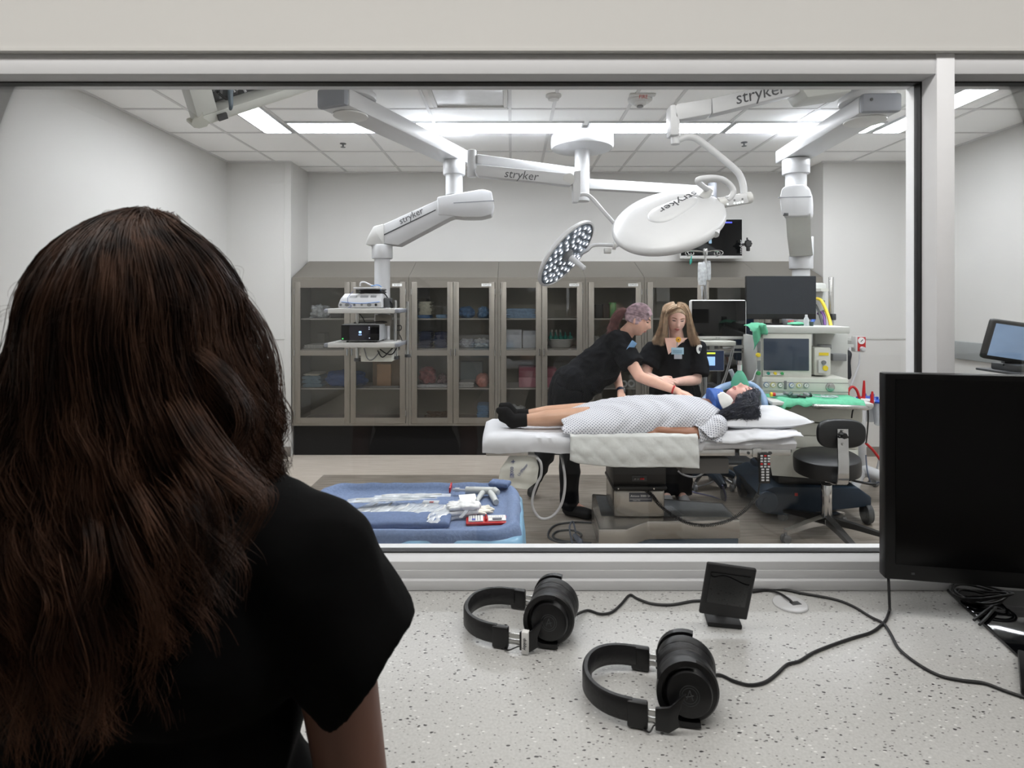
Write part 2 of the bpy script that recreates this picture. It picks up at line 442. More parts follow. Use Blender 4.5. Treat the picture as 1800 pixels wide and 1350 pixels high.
# wall protection sheet joints and the bumper rail
seam = mat('wall_sheet_joint', (186, 186, 182), 0.5)
ST(G().box((3.28, YP - .006, 1.205), (XR, YP - .0005, 1.222), bev=.002).out('trim_4', seam))
ST(G().box((XL, YP - .006, 1.205), (-2.35, YP - .0005, 1.215), bev=.002).out('trim_5', seam))
ST(G().box((-2.36, YP - .005, .1), (-2.35, YP - .0005, CH)).out('trim_6', M['wall']))
g = G(); g.box((XR - .03, 1.6, 1.07), (XR - .0005, 5.6, 1.235), bev=.012)
ST(g.out('trim_7', mat('wall_bumper_rail', (150, 154, 154), 0.5)))

# ------------------------------------------------------------------ ceiling with grid
ST(G().box((XL, WY1, CH), (XR, YB, CH + .05)).out('ceiling', M['ceil']))
g = G(); w = .012
xs = [-2.45, -1.845, -1.24, -.63, -.016, .31, .87, 1.19, 1.76, 2.30, 2.90, 3.5]
ys = [1.84, 2.45, 3.06, 3.67, 4.28, 4.88, 5.49, 6.10]
for x in xs: g.box((x - w, WY1, CH - .006), (x + w, YB if -2.28 < x < 3.2 else YP, CH - .0005))
for y in ys:
    if y < YP: g.box((XL, y - w, CH - .0055), (XR, y + w, CH - .0004))
    else: g.box((-2.28, y - w, CH - .0055), (3.2, y + w, CH - .0004))
g.box((XL, WY1, CH - .012), (XL + .02, YP, CH - .0003)); g.box((XR - .02, WY1, CH - .012), (XR, YP, CH - .0003))
g.box((-2.28, YB - .02, CH - .012), (3.2, YB, CH - .0003)); g.box((XL, YP - .02, CH - .012), (-2.28, YP, CH - .0003)); g.box((3.2, YP - .02, CH - .012), (XR, YP, CH - .0003))
ST(g.out('trim_8', M['grid']))

# ring of linear ceiling lights round the table
def ceil_light(x0, y0, x1, y1, label):
    e = E('ceiling_light', ((x0 + x1) / 2, (y0 + y1) / 2, CH - .03), label, 'ceiling light', 'linear ceiling lights')
    f = G(); t = .016; zb = CH - .016
    f.box((x0, y0, zb), (x1, y0 + t, CH - .001)); f.box((x0, y1 - t, zb), (x1, y1, CH - .001))
    f.box((x0, y0 + t, zb), (x0 + t, y1 - t, CH - .001)); f.box((x1 - t, y0 + t, zb), (x1, y1 - t, CH - .001))
    f.out('frame', M['white'], e)
    G().box((x0 + t, y0 + t, CH - .012), (x1 - t, y1 - t, CH - .004)).out('diffuser', M['emit'], e)
rx = [-1.84, -1.24 + .0, -.63, -.016, .6, 1.19, 1.76, 2.30, 3.04]
segs = [(-1.83, -.64, 'leftmost linear light of the back row, half behind the left boom arm'),
        (-.62, .58, 'long linear ceiling light just left of the round surgical light canopy'),
        (.62, 1.78, 'linear ceiling light just right of the round surgical light canopy'),
        (1.80, 3.02, 'linear ceiling light of the back row partly behind the right boom arm')]
for a, b, l in segs: ceil_light(a, 4.57, b, 4.86, l)
for y0, y1 in ((3.68, 4.86),): ceil_light(-2.115, y0, -1.86, y1, 'slanting ceiling light at the far left beside the open ceiling housing')
ceil_light(3.055, 3.68, 3.31, 4.86, 'slanting ceiling light seen through the right edge of the big window')
ceil_light(3.055, 2.46, 3.31, 3.66, 'ceiling light at the top corner of the narrow right window')

# ceiling fittings
def on_ceiling(px, py): 
    Y = 1.45 / ((530 - py) / 1000.0); return Vector(((px - 900) / 1000.0 * Y, Y, CH))
c = on_ceiling(824, 166)
e = E('ceiling_hatch', c, 'square clear plastic panel in the ceiling tiles left of centre', 'ceiling hatch')
g = G(); hw, hd = .27, .2
for (a, b) in (((-hw, -hd), (hw, -hd + .03)), ((-hw, hd - .03), (hw, hd)), ((-hw, -hd + .03), (-hw + .03, hd - .03)), ((hw - .03, -hd + .03), (hw, hd - .03))):
    g.box((c.x + a[0], c.y + a[1], CH - .035), (c.x + b[0], c.y + b[1], CH - .002), bev=.006)
g.out('frame', M['white2'], e)
G().box((c.x - hw + .03, c.y - hd + .03, CH - .02), (c.x + hw - .03, c.y + hd - .03, CH - .01)).out('cover', mat('glossy_white_cover', (220, 222, 224), 0.15), e)
def lathe_down(c, prof, n=28): return G().lathe(prof, c, Matrix.Rotation(pi, 3, 'X'), n)
c = on_ceiling(973, 167)
T(lathe_down(c, [(.055, .001), (.055, .012), (.04, .02), (.038, .034), (.02, .04), (.002, .04)]).out('smoke_detector', M['white2']), 'small round smoke detector on the ceiling left of the red lettered alarm', 'smoke detector')
c = on_ceiling(1125, 172)
e = E('fire_alarm', c, 'round white ceiling alarm with red FIRE lettering', 'fire alarm')
lathe_down(c, [(.085, .001), (.085, .02), (.07, .032), (.045, .035), (.04, .05), (.015, .055), (.002, .055)]).out('housing', M['white2'], e)
lathe_down(c + Vector((0, .0, -.055)), [(.02, .0), (.024, .01), (.002, .012)]).out('strobe', M['grey'], e)
g = G(); g.box((c.x - .09, c.y - .10, CH - .016), (c.x + .09, c.y - .06, CH - .002), bev=.004); g.out('label_bracket', M['white2'], e)
text('FIRE', .034, (c.x, c.y - .103, CH - .03), (1, 0, 0), (0, 0, 1), M['redt'], 'lettering', e)
for (px, py, l) in ((603, 252, 'small ceiling sprinkler on the left above the boom arm'), (1308, 250, 'small ceiling sprinkler on the right above the curved lamp tube')):
    c = on_ceiling(px, py)
    T(lathe_down(c, [(.028, .001), (.028, .006), (.008, .01), (.007, .03), (.022, .034), (.022, .037), (.002, .038)]).out('sprinkler', M['grey']), l, 'sprinkler')

# ------------------------------------------------------------------ stainless cabinets
FY, ZC0, ZC1 = YP, .318, 1.82
def door(e, x0, x1, hinge_left, label_plate=None):
    z0, z1 = .345, 1.80
    f = G(); s = .058; y0, y1 = FY - .02, FY - .001
    gz = [(.60, z0 + .058), (1.04, 1.095)]
    # panes: lower z .40-1.04, upper 1.10-1.74
    lo = (z0 + .058, 1.042); up = (1.10, 1.742)
    f.box((x0, y0, z0), (x0 + s, y1, z1), bev=.003); f.box((x1 - s, y0, z0), (x1, y1, z1), bev=.003)
    for a, b in ((z0, lo[0]), (lo[1], up[0]), (up[1], z1)): f.box((x0 + s - .001, y0 + .0005, a), (x1 - s + .001, y1, b))
    d = f.out('door', M['steel'], e)
    for a, b in (lo, up):
        G().box((x0 + s, FY - .013, a), (x1 - s, FY - .009, b)).out('glass_pane', M['glass'], d)
    hx = x1 - .022 if hinge_left else x0 + .022
    h = G(); h.cyl((hx, FY - .045, 1.045), (hx, FY - .045, 1.115), .006, n=10); h.box((hx - .005, FY - .045, 1.055), (hx + .005, FY - .02, 1.065)); h.box((hx - .005, FY - .045, 1.095), (hx + .005, FY - .02, 1.105))
    h.out('handle', M['chrome'], d)
    px = x0 - .003 if hinge_left else x1 + .003
    for z in (.45, 1.07, 1.70): G().cyl((px, FY - .022, z - .03), (px, FY - .022, z + .03), .005, n=8).out('hinge', M['rod'], d)
    if label_plate:
        cx = x1 - .085
        G().box((cx - .05, FY - .0235, 1.757), (cx + .05, FY - .0205, 1.785)).out('label_plate', M['paper'], d)
        text(label_plate, .02, (cx, FY - .0237, 1.771), (1, 0, 0), (0, 0, 1), M['text'], 'lettering', d, depth=.0003)
def cabinet(x0, x1, doors, label, slope_full=True):
    e = E('storage_cabinet', ((x0 + x1) / 2, FY + .2, ZC0), label, 'cabinet', 'glass-door steel wall cabinets')
    yb = YB - .004; a, b = x0 + .0015, x1 - .0015; t = .02
    g = G()
    g.box((a, FY, ZC0), (a + t, yb, ZC1)); g.box((b - t, FY, ZC0), (b, yb, ZC1)); g.box((a + t, FY, ZC0), (b - t, yb, ZC0 + t)); g.box((a + t, FY, ZC1 - t), (b - t, yb, ZC1))
    g.box((a + t, yb - .01, ZC0 + t), (b - t, yb, ZC1 - t), m=1)
    g.box((a, FY - .012, ZC0), (a + .026, FY, ZC1)); g.box((b - .026, FY - .012, ZC0), (b, FY, ZC1)); g.box((a + .026, FY - .012, ZC1 - .022), (b - .026, FY, ZC1)); g.box((a + .026, FY - .012, ZC0), (b - .026, FY, ZC0 + .028))
    g.out('body', [M['steel'], M['steel_in']], e)
    t_ = G(); t_.prism([(a, FY - .012, ZC1 + .0005), (a, yb, ZC1 + .0005), (a, yb, 2.05), (a, FY - .012, ZC1 + .03)], (b - a, 0, 0)); t_.out('sloped_top', M['steel'], e)
    for z in (.700 - .015, 1.112 - .015, 1.41):
        G().box((a + t, FY + .04, z), (b - t, yb - .012, z + .014)).out('shelf', mat('shelf_steel', (196, 192, 184), .4, .2) if 'shelf' not in M else M['shelf'], e)
    ia, ib = a + .028, b - .028; n = len(doors); w_ = (ib - ia) / n
    for i, (hl, lp) in enumerate(doors): door(e, ia + i * w_ + .002, ia + (i + 1) * w_ - .002, hl, lp)
    return e
M['shelf'] = mat('shelf_steel', (196, 192, 184), .4, .2)
CX = [-2.27, -1.067, -.147, .757, 1.364, 2.575, 3.205]
cabinet(CX[0], CX[1], [(True, None), (False, 'B-1234')], 'stainless glass-door cabinet furthest left, behind the equipment boom')
cabinet(CX[1], CX[2], [(True, None), (False, 'SUPPLIES')], 'stainless glass-door cabinet second from the left, with navy garments and towels')
cabinet(CX[2], CX[3], [(True, None), (False, 'SUPPLIES')], 'stainless glass-door cabinet with pink boxes, behind the round lit lamp and leaning person')
cabinet(CX[3], CX[4], [(False, 'SUPPLIES')], 'narrow single-door steel cabinet holding the green cylinder')
cabinet(CX[4], CX[5], [(True, None), (False, None)], 'steel cabinet behind the blonde person and the infusion pole')
cabinet(CX[5], CX[6], [(True, None)], 'rightmost steel cabinet, mostly hidden by the anaesthesia machine')
T(G().box((CX[0], YP + .05, 0), (CX[6], YB - .002, ZC0 - .001)).out('cabinet_plinth', mat('black_plinth', (13, 12, 13), 0.7, spec=.2)), 'long black plinth under the row of steel cabinets', 'plinth')

# ---- things on the cabinet shelves
SZ = {1: 1.425, 2: 1.112, 3: .700, 4: ZC0 + .021}
def xr(px): return (px - 900) / 1000.0 * 5.98
def folded(px0, px1, sh, h, y, color, n, label, cat='linen', name='folded_linen', group=None, jit=.012, dep=.22, base=0.0, m=None):
    """a stack of n soft folded pieces as one lying pile"""
    g = G(); x0, x1 = xr(px0), xr(px1); z = SZ[sh] + .001 + base; th = h / n
    for i in range(n):
        a = random.uniform(-jit, jit); b = random.uniform(-jit, jit)
        bm = bmesh.new(); bmesh.ops.create_cube(bm, size=1); bmesh.ops.subdivide_edges(bm, edges=bm.edges[:], cuts=5, use_grid_fill=True)
        bmesh.ops.bevel(bm, geom=[], offset=0)
        cx, cy, cz = (x0 + x1) / 2 + a, y + dep / 2 + b, z + th * (i + .5)
        sx, sy = (x1 - x0) / 2 - jit, dep / 2
        for v in bm.verts:
            u = v.co * 2; r = (abs(u.x) ** 4 + abs(u.z) ** 4) ** .25 if (abs(u.x) > .01 or abs(u.z) > .01) else 1
            k = max(abs(u.x), abs(u.z)) / max(r, .01)
            nn = noise.noise(Vector((u.x * 2.2 + i * 3.1, u.y * 2, u.z + px0)))
            v.co = Vector((cx + u.x * k * sx * (1 + .05 * nn), cy + u.y * sy * (1 + .04 * nn), cz + u.z * k * th / 2 * (1 + .25 * nn)))
        bm.verts.index_update(); g.add([v.co.copy() for v in bm.verts], [[v.index for v in f.verts] for f in bm.faces]); bm.free()
    return T(g.out(name, m or cloth('cloth_' + cat, color), None, smooth=60), label, cat, group)
def crumple(px0, px1, sh, h, y, color, label, cat, name, dep=.2, m=None, amp=.35, seed=0, base=0.0, sq=3):
    """soft crumpled lump (bag, bundle)"""
    bm = bmesh.new(); bmesh.ops.create_icosphere(bm, subdivisions=4, radius=1)
    x0, x1 = xr(px0), xr(px1); cx = (x0 + x1) / 2; z = SZ[sh] + .001 + base
    for v in bm.verts:
        u = v.co.normalized(); q = (abs(u.x) ** sq + abs(u.y) ** sq + abs(u.z) ** sq) ** (1 / sq)
        n1 = noise.noise(u * 2.2 + Vector((seed, 0, 0))); n2 = abs(noise.noise(u * 5 + Vector((0, seed, 0))))
        k = (1 + amp * .5 * n1 - amp * .5 * n2) / q
        v.co = Vector((cx + u.x * k * (x1 - x0) / 2, y + dep / 2 + u.y * k * dep / 2, z + max(0, (u.z * k + .8) / 1.75) * h))
    g = G(); bm.verts.index_update(); g.add([v.co.copy() for v in bm.verts], [[v.index for v in f.verts] for f in bm.faces]); bm.free()
    return T(g.out(name, m or cloth('soft_' + name, color), None, smooth=50), label, cat)
def carton(px0, px1, sh, h, y, color, label, cat='box', name='carton', dep=.15, base=0.0, group=None, m=None):
    g = G(); z = SZ[sh] + .001 + base; g.box((xr(px0), y, z), (xr(px1), y + dep, z + h), bev=.004)
    return T(g.out(name, m or solid('card_' + name, color, .6)), label, cat, group)
YS = 5.96
blu = (96, 140, 190); lblu = (150, 182, 212); dnv = (40, 52, 84)
bagm = mat_clear('clear_bag_film', (236, 240, 242), .35, .12, .6)
M['bag'] = bagm
crumple(543, 574, 1, .13, YS, (200, 200, 200), 'crumpled clear plastic bags on the top shelf of the far left cabinet', 'plastic bag', 'plastic_bag', m=bagm, amp=.9, seed=2)
carton(580, 600, 1, .05, YS + .03, (70, 68, 64), 'flat dark box on the top shelf behind the boom generator', name='flat_box')
folded(534, 572, 2, .035, YS, (205, 203, 198), 2, 'flat white folded drape on the second shelf of the far left cabinet')
carton(545, 558, 2, .14, YS + .25, (132, 130, 122), 'grey upright bin on the second shelf of the far left cabinet', 'bin', 'storage_bin')
folded(532, 569, 3, .12, YS, (110, 140, 158), 3, 'grey-blue folded wrap on the third shelf of the far left cabinet')
folded(535, 567, 3, .02, YS, (190, 190, 175), 1, 'cream sheet lying on the grey-blue wrap, third shelf far left', base=.123)
crumple(569, 641, 3, .16, YS, (44, 92, 160), 'blue plastic-wrapped bundle on the third shelf beside the cardboard box', 'bundle', 'wrapped_bundle', amp=.5, seed=5)
cb = carton(651, 703, 3, .31, YS + .12, (148, 124, 96), 'large open cardboard box on the third shelf of the far left cabinet', name='cardboard_box', dep=.2)
carton(661, 686, 3, .235, YS + .05, (186, 148, 112), 'brown paper packet standing before the open cardboard box', 'packet', 'paper_packet', dep=.06)
carton(640, 700, 3, .01, YS - .01, (190, 188, 186), 'white sheet of card under the brown paper packet', 'card', 'card_sheet', dep=.055)
# second cabinet
folded(734, 759, 1, .03, YS, blu, 2, 'blue folded towels under the cream towels, top shelf second cabinet')
folded(735, 760, 1, .14, YS, (206, 204, 186), 8, 'tall pile of cream folded towels on the top shelf of the second cabinet', base=.034)
folded(734, 750, 1, .03, YS, (70, 66, 60), 2, 'dark cloth on top of the cream towel pile', base=.178, jit=.002)
folded(765, 787, 1, .035, YS, lblu, 3, 'light blue folded drapes beside the cream towel pile')
folded(772, 786, 1, .12, YS + .23, (160, 158, 152), 6, 'grey folded drapes at the back beside the cream towel pile', dep=.12)
crumple(806, 833, 1, .12, YS, (90, 130, 175), 'blue crinkled packs left on the top shelf, right door of second cabinet', 'pack', 'wrapped_pack', amp=.5, seed=8)
crumple(839, 860, 1, .115, YS, (120, 160, 200), 'blue crinkled pack right beside the hinge, top shelf second cabinet', 'pack', 'wrapped_pack', amp=.5, seed=9)
folded(734, 760, 2, .17, YS, dnv, 6, 'pile of navy garments behind the left door of the second cabinet', cat='garment', name='folded_garment')
folded(761, 788, 2, .165, YS, (46, 56, 90), 5, 'second navy garment pile, next to the door stile', cat='garment', name='folded_garment')
crumple(805, 832, 2, .085, YS, (212, 214, 220), 'white crumpled cloth with grey top behind the right door, second cabinet', 'cloth', 'crumpled_cloth', amp=.8, seed=3)
crumple(833, 860, 2, .09, YS, (216, 214, 208), 'white crumpled gauze beside the right hinge, second cabinet', 'gauze', 'crumpled_gauze', amp=.9, seed=4)
folded(733, 788, 3, .03, YS - .01, (206, 206, 208), 1, 'white flat tray cover on the third shelf of the second cabinet', jit=.002)
crumple(735, 765, 3, .16, YS + .0, (150, 100, 98), 'reddish plastic bag of supplies on the white tray cover', 'plastic bag', 'supply_bag', amp=.5, seed=6, base=.034, m=mat('pinkish_film', (150, 96, 96), .3, var=.4, scale=22))
crumple(768, 787, 3, .09, YS + .0, (170, 150, 150), 'clear bag with small red items on the white tray cover', 'plastic bag', 'supply_bag', amp=.7, seed=7, base=.034, m=mat('speckled_film', (150, 128, 130), .3, var=.5, scale=45))
folded(806, 837, 3, .055, YS, (204, 202, 198), 2, 'white rolled drape behind the right door, third shelf second cabinet')
crumple(836, 859, 3, .13, YS, (216, 150, 138), 'salmon pink wrapped bundle on the third shelf of the second cabinet', 'bundle', 'wrapped_bundle', amp=.35, seed=12)
e = carton(806, 846, 3, .24, YS + .23, (176, 186, 186), 'translucent storage bin at the back of the third shelf', 'bin', 'clear_bin', m=mat_clear('bin_plastic', (190, 200, 202), .5, .3), dep=.14)
folded(838, 860, 4, .17, YS, (104, 150, 192), 8, 'stack of light blue drapes in the bottom of the second cabinet', jit=.006)
crumple(745, 787, 4, .07, YS + .05, (110, 84, 62), 'brown crumpled items in the bottom left of the second cabinet', 'supplies', 'brown_packet', amp=.9, seed=14)
# third cabinet
folded(888, 943, 1, .10, YS, (140, 168, 198), 4, 'wide pile of light blue wrapped drapes on the top shelf of the third cabinet', jit=.008)
carton(889, 917, 2, .19, YS, (196, 200, 206), 'left white printed box on the second shelf of the third cabinet', name='supply_box')
carton(919, 944, 2, .18, YS + .01, (186, 190, 196), 'right white printed box on the second shelf of the third cabinet', name='supply_box')
xb = (xr(962) + xr(1013)) / 2
g = G(); rr = .15
g.lathe([(rr * .72, 0), (rr * .8, .01), (rr * .95, .075), (rr * 1.02, .08), (rr * 1.02, .09), (rr * .93, .088), (rr * .78, .015), (.002, .012)], (xb, YS + .16, SZ[2] + .001), Matrix.Identity(3), 36)
T(g.out('basin', mat('white_basin', (214, 214, 210), .4)), 'round white plastic basin on the second shelf of the third cabinet', 'basin')
for i in range(5):
    x = xb - .11 + i * .052
    g = G(); c0 = Vector((x, YS + .085 + .02 * (i % 2), SZ[2] + .10)); g.sph(c0, (.026, .026, .03)); g.cyl(c0 + Vector((0, 0, .025)), c0 + Vector((.0, .04, .055)), .009, n=10)
    T(g.out('bulb_syringe', M['teal']), 'teal rubber bulb syringe in the white basin, %s' % ['first from the left', 'second from the left', 'middle one', 'fourth from the left', 'at the right end'][i], 'bulb syringe', 'teal bulbs in the basin')
g = G()
for i in range(3): g.cyl((xb - .09 + i * .045, YS + .2, SZ[2] + .08), (xb - .09 + i * .045, YS + .22, SZ[2] + .18), .016, .012, n=12)
T(g.out('clear_bottle_rack', mat('pale_bottle', (176, 176, 168), .4)), 'row of pale bottle necks behind the teal bulbs', 'bottles')
pk = (196, 132, 146)
carton(912, 944, 3, .105, YS, pk, 'lower pink box left of the centre stile, third cabinet', name='pink_box', dep=.2, group=None)
carton(912, 944, 3, .10, YS + .01, (160, 88, 104), 'upper darker pink box left of the centre stile, third cabinet', name='pink_box', dep=.2, base=.107)
carton(961, 978, 3, .105, YS, pk, 'lower pink box right of the centre stile, third cabinet', name='pink_box', dep=.2)
carton(961, 978, 3, .09, YS + .01, (164, 96, 110), 'upper darker pink box right of the centre stile, third cabinet', name='pink_box', dep=.2, base=.107)
crumple(889, 922, 4, .15, YS, (180, 180, 178), 'clear plastic bags in the bottom of the third cabinet above the socked feet', 'plastic bag', 'plastic_bag', m=bagm, amp=.9, seed=21)
# fourth cabinet
carton(1047, 1058, 1, .14, YS, (26, 27, 27), 'left black box beside the green cylinder', name='black_box')
carton(1060, 1071, 1, .15, YS, (34, 32, 32), 'right black box beside the green cylinder', name='black_box')
g = G(); g.cyl((xr(1078), YS + .06, SZ[1] + .001), (xr(1078), YS + .06, SZ[1] + .165), .038, bev=.003); T(g.out('green_canister', M['greenp']), 'bright green cylinder canister on the top shelf of the narrow cabinet', 'canister')
for px, r, l in ((1096, .036, 'left roll of white tape on the third shelf of the narrow cabinet'), (1109, .04, 'right roll of white tape on the third shelf of the narrow cabinet')):
    g = G(); c0 = Vector((xr(px), YS, SZ[3] + .001 + r)); R = frame_from((0.2, 1, 0))
    g.lathe([(r, 0), (r, .025), (r * .55, .025), (r * .55, 0), (r, 0)], c0, R, 28, cap=False)
    T(g.out('tape_roll', M['paper']), l, 'tape')
crumple(1044, 1056, 2, .12, YS, (196, 196, 192), 'white packet beside the left stile of the narrow cabinet', 'packet', 'white_packet', amp=.3, seed=31)
# ------------------------------------------------------------------ left equipment boom
def local_box(A, B, w, z0, z1, g, m=0, bev=.012):
    """level bar between two plan points"""
    A, B = Vector((A[0], A[1], 0)), Vector((B[0], B[1], 0)); d = (B - A); L = d.length; d.normalize(); s = Vector((d.y, -d.x, 0))
    R = Matrix((d, s, Vector((0, 0, -1)))).transposed()
    R = Matrix((d, -s, Vector((0, 0, 1)))).transposed()
    return g.box((0, -w / 2, z0), (L, w / 2, z1), m=m, bev=bev, R=R, c=A)
def V(*a): return Vector(a)

bm1 = E('equipment_boom', (-1.09, 3.6, CH), 'left white ceiling boom with jointed arms carrying two equipment shelves', 'ceiling boom')
g = G().cyl((-1.02, 3.66, 2.905), (-1.02, 3.66, CH - .001), .125, bev=.01); g.cyl((-1.02, 3.66, 2.9), (-1.02, 3.66, 2.94), .145, bev=.008); g.out('ceiling_mount', M['white'], bm1)
A, B = (-1.085, 3.5), (-.455, 4.98)
g = G(); local_box(A, B, .21, 2.79, 2.90, g); arm = g.out('upper_arm', M['white'], bm1)
dA = (V(-1.085, 3.5, 0) - V(-.455, 4.98, 0)).normalized()
g = G(); A2 = V(-1.085, 3.5, 0) + dA * .05; local_box((A2.x, A2.y), A, .215, 2.785, 2.905, g, bev=.018); g.out('arm_end_cap', M['greycap'], bm1)
g = G().cyl((-1.03, 3.63, 2.778), (-1.03, 3.63, 2.79), .11, bev=.004); g.out('bearing_ring', M['white2'], bm1)
cxy = (-.49, 4.82)
g = G(); g.cyl((*cxy, 2.67), (*cxy, 2.79), .093, bev=.006); g.cyl((*cxy, 2.50), (*cxy, 2.675), .072); g.cyl((*cxy, 2.715), (*cxy, 2.72), .0945); g.out('upper_column', M['white'], bm1)
YF = 4.72
def fp(pts, Y): return [P(x, y, Y) for x, y in pts]
g = G(); g.prism(fp([(768, 346), (801, 340), (848, 332), (864, 336), (868, 358), (864, 377), (845, 382), (815, 382), (784, 378), (770, 378)], YF), (0, .2, 0), bev=.012)
g.out('joint_housing', M['white'], bm1)
g = G(); g.prism(fp([(797, 356), (868, 352), (868.5, 353.2), (797, 357.5)], YF - .0015), (0, .02, 0)); g.out('housing_seam', M['greycap'], bm1)
g = G(); g.box(tuple(P(838, 381.5, YF + .05)), tuple(P(850, 377, YF + .05) + V(0, .05, 0))); g.out('joint_port', M['dgrey'], bm1)
# spring arm
g = G(); g.prism(fp([(790, 342), (800, 380), (790, 383), (700, 431), (674, 428), (674, 394)], YF + .012), (0, .176, 0), bev=.008)
sa = g.out('spring_arm', M['white'], bm1)
g = G(); g.prism(fp([(675, 411.5), (766, 368), (766, 370), (675, 414)], YF + .010), (0, .01, 0)); g.out('side_groove', M['dgrey'], sa)
g = G(); g.prism(fp([(642, 430), (647, 414), (656, 398), (674, 393), (675, 431), (673, 431)], YF + .004), (0, .19, 0), bev=.01); g.out('arm_end_cap', M['white2'], bm1)
dr = (P(760, 357, YF) - P(675, 400, YF)).normalized()
text('stryker', .075, P(722, 380, YF + .0105), dr, V(-dr.z, 0, dr.x) * 1, M['text'], 'lettering', sa, shear=.15)
lx = P(672, 440, 4.8)
g = G(); g.cyl((lx.x, 4.8, P(0, 455, 4.8).z), (lx.x, 4.8, P(0, 431, 4.8).z), .086, bev=.006); g.cyl((lx.x, 4.8, 1.15), (lx.x, 4.8, P(0, 454, 4.8).z), .065)
g.out('lower_column', M['white'], bm1)
x0, x1, y0, y1 = -1.473, -.887, 4.45, 4.79
for z, nm in ((1.545, 'a'), (1.277, 'b')):
    g = G(); g.box((x0 + .03, y0, z - .038), (x1 - .03, y1 - .0, z), bev=.004)
    sh = g.out('shelf', M['white2'], bm1)
    for sx_ in (x0, x1 - .032):
        g = G(); g.box((sx_, y0 - .004, z - .036), (sx_ + .034, y1 + .03, z - .003), bev=.01); g.out('corner_bumper', M['greycap'], sh)
for (x, y, za, zb) in ((-.955, 4.66, 1.14, 1.61), (-.865, 4.72, 1.15, 1.60), (-1.25, 4.6, 1.13, 1.54)):
    g = G(); g.cyl((x, y, za), (x, y, zb), .0135, n=16); g.cyl((x, y, za - .012), (x, y, za + .012), .026, n=16, m=1); g.out('rod', [M['rod'], M['dgrey']], bm1)
g = G(); g.box((-1.21, 4.55, P(0, 636, 4.55).z), (-.96, 4.8, 1.235), bev=.006); g.out('utility_box', M['cream'], bm1)
g = G(); g.box((-1.12, 4.66, 1.40), (-.99, 4.70, 1.49), bev=.004); g.out('bracket_plate', M['steel'], bm1)
r = random.Random(4)
for i, (a, b, c_, d_) in enumerate((((640, 612), (646, 630), (655, 632), (668, 618)), ((668, 614), (680, 622), (690, 622), (697, 612)), ((664, 616), (672, 628), (684, 618), (690, 612)))):
    g = G(); g.tube([P(*a, 4.53), P(*b, 4.52), P(*c_, 4.52), P(*d_, 4.53)], .005, n=8); g.out('under_shelf_cable', M['cable'] if i else M['grey'], bm1)
g = G(); g.tube([P(692, 575, 4.74), P(704, 572, 4.74), P(704, 580, 4.74), P(692, 580, 4.74)], .004); g.tube([P(702, 588, 4.74), P(706, 596, 4.74), P(708, 606, 4.74)], .004); g.out('side_cable', M['cable'], bm1)
# generator on the upper shelf
z = 1.546
gen = E('electrosurgical_generator', (-1.2, 4.6, z), 'white and blue electrosurgical generator on the upper boom shelf', 'medical device')
ya, yb = 4.47, 4.74
def gx(px): return (px - 900) / 1000 * ya
g = G()
g.loft([[V(gx(595), ya, z + .006), V(gx(670), ya, z + .006), V(gx(670), yb, z + .006), V(gx(597), yb, z + .006)],
        [V(gx(594.5), ya, z + .025), V(gx(670.5), ya, z + .025), V(gx(671), yb, z + .025), V(gx(597), yb, z + .025)],
        [V(gx(598), ya + .012, z + .075), V(gx(669), ya + .012, z + .075), V(gx(671), yb, z + .08), V(gx(600), yb, z + .08)],
        [V(gx(603), ya + .05, z + .115), V(gx(667), ya + .05, z + .115), V(gx(670), yb - .02, z + .12), V(gx(606), yb - .02, z + .12)]])
g.out('housing', M['white'], gen)
g = G(); g.box((gx(670) + .0005, ya + .07, z + .008), (gx(670) + .035, yb, z + .085), bev=.012); g.out('side_vent', M['dgrey'], gen)
g = G()
pb = [(x_, z + .052 - .012 * sin(pi * (x_ - gx(600)) / (gx(667) - gx(600)))) for x_ in np.linspace(gx(600), gx(667), 9)]
g.tube([V(x_, ya + .003, zz) for x_, zz in pb], .0035, n=6); g.out('blue_stripe', solid('blue_stripe', (130, 160, 215)), gen)
for a, b in ((612, 626), (632, 646), (650, 660)):
    g = G(); zz0, zz1 = z + .085, z + .102; g.quad(V(gx(a), ya + .018, zz0), V(gx(b), ya + .018, zz0), V(gx(b), ya + .034, zz1), V(gx(a), ya + .034, zz1)); g.out('display', M['grey'], gen)
for px, rr in ((599, .010), (610, .012), (623, .009), (636, .009), (649, .013), (661, .010)):
    g = G(); g.cyl((gx(px), ya - .006, z + .028), (gx(px), ya + .006, z + .028), rr, n=16, sx=1.3 if rr > .011 else 1); g.out('socket', M['grey'] if px != 661 else M['black'], gen)
g = G()
for i in range(5): 
    c0 = V(gx(647), ya + .15, z + .124 + i * .006); rr = .10 + .008 * sin(i * 2)
    g.tube([c0 + V(rr * cos(t), rr * .7 * sin(t), .003 * sin(3 * t)) for t in np.linspace(0, 2 * pi, 14)], .0045, n=6, sub=3)
T(g.out('cable_coil', M['cable']), 'flat coil of dark cable on top of the electrosurgical generator', 'cable')
g = G(); g.box((gx(619), ya + .03, z + .153), (gx(668), ya + .17, z + .167), bev=.004); T(g.out('instrument_tray', M['white']), 'small white tray resting on the coiled cable of the upper shelf', 'tray')
g = G(); g.tube([P(633, 503, ya + .1), P(634, 497, ya + .1), P(641, 496, ya + .1), P(652, 501, ya + .1), P(663, 504, ya + .1)], .006, n=8); g.tube([P(652, 503, ya + .08), P(664, 501, ya + .08), P(670, 505, ya + .08), P(668, 512, ya + .1)], .0035, m=1)
T(g.out('hand_pencil', [M['white'], solid('blue_lead', (70, 130, 190))]), 'white curved handpiece with blue lead lying on the small white tray', 'handpiece')
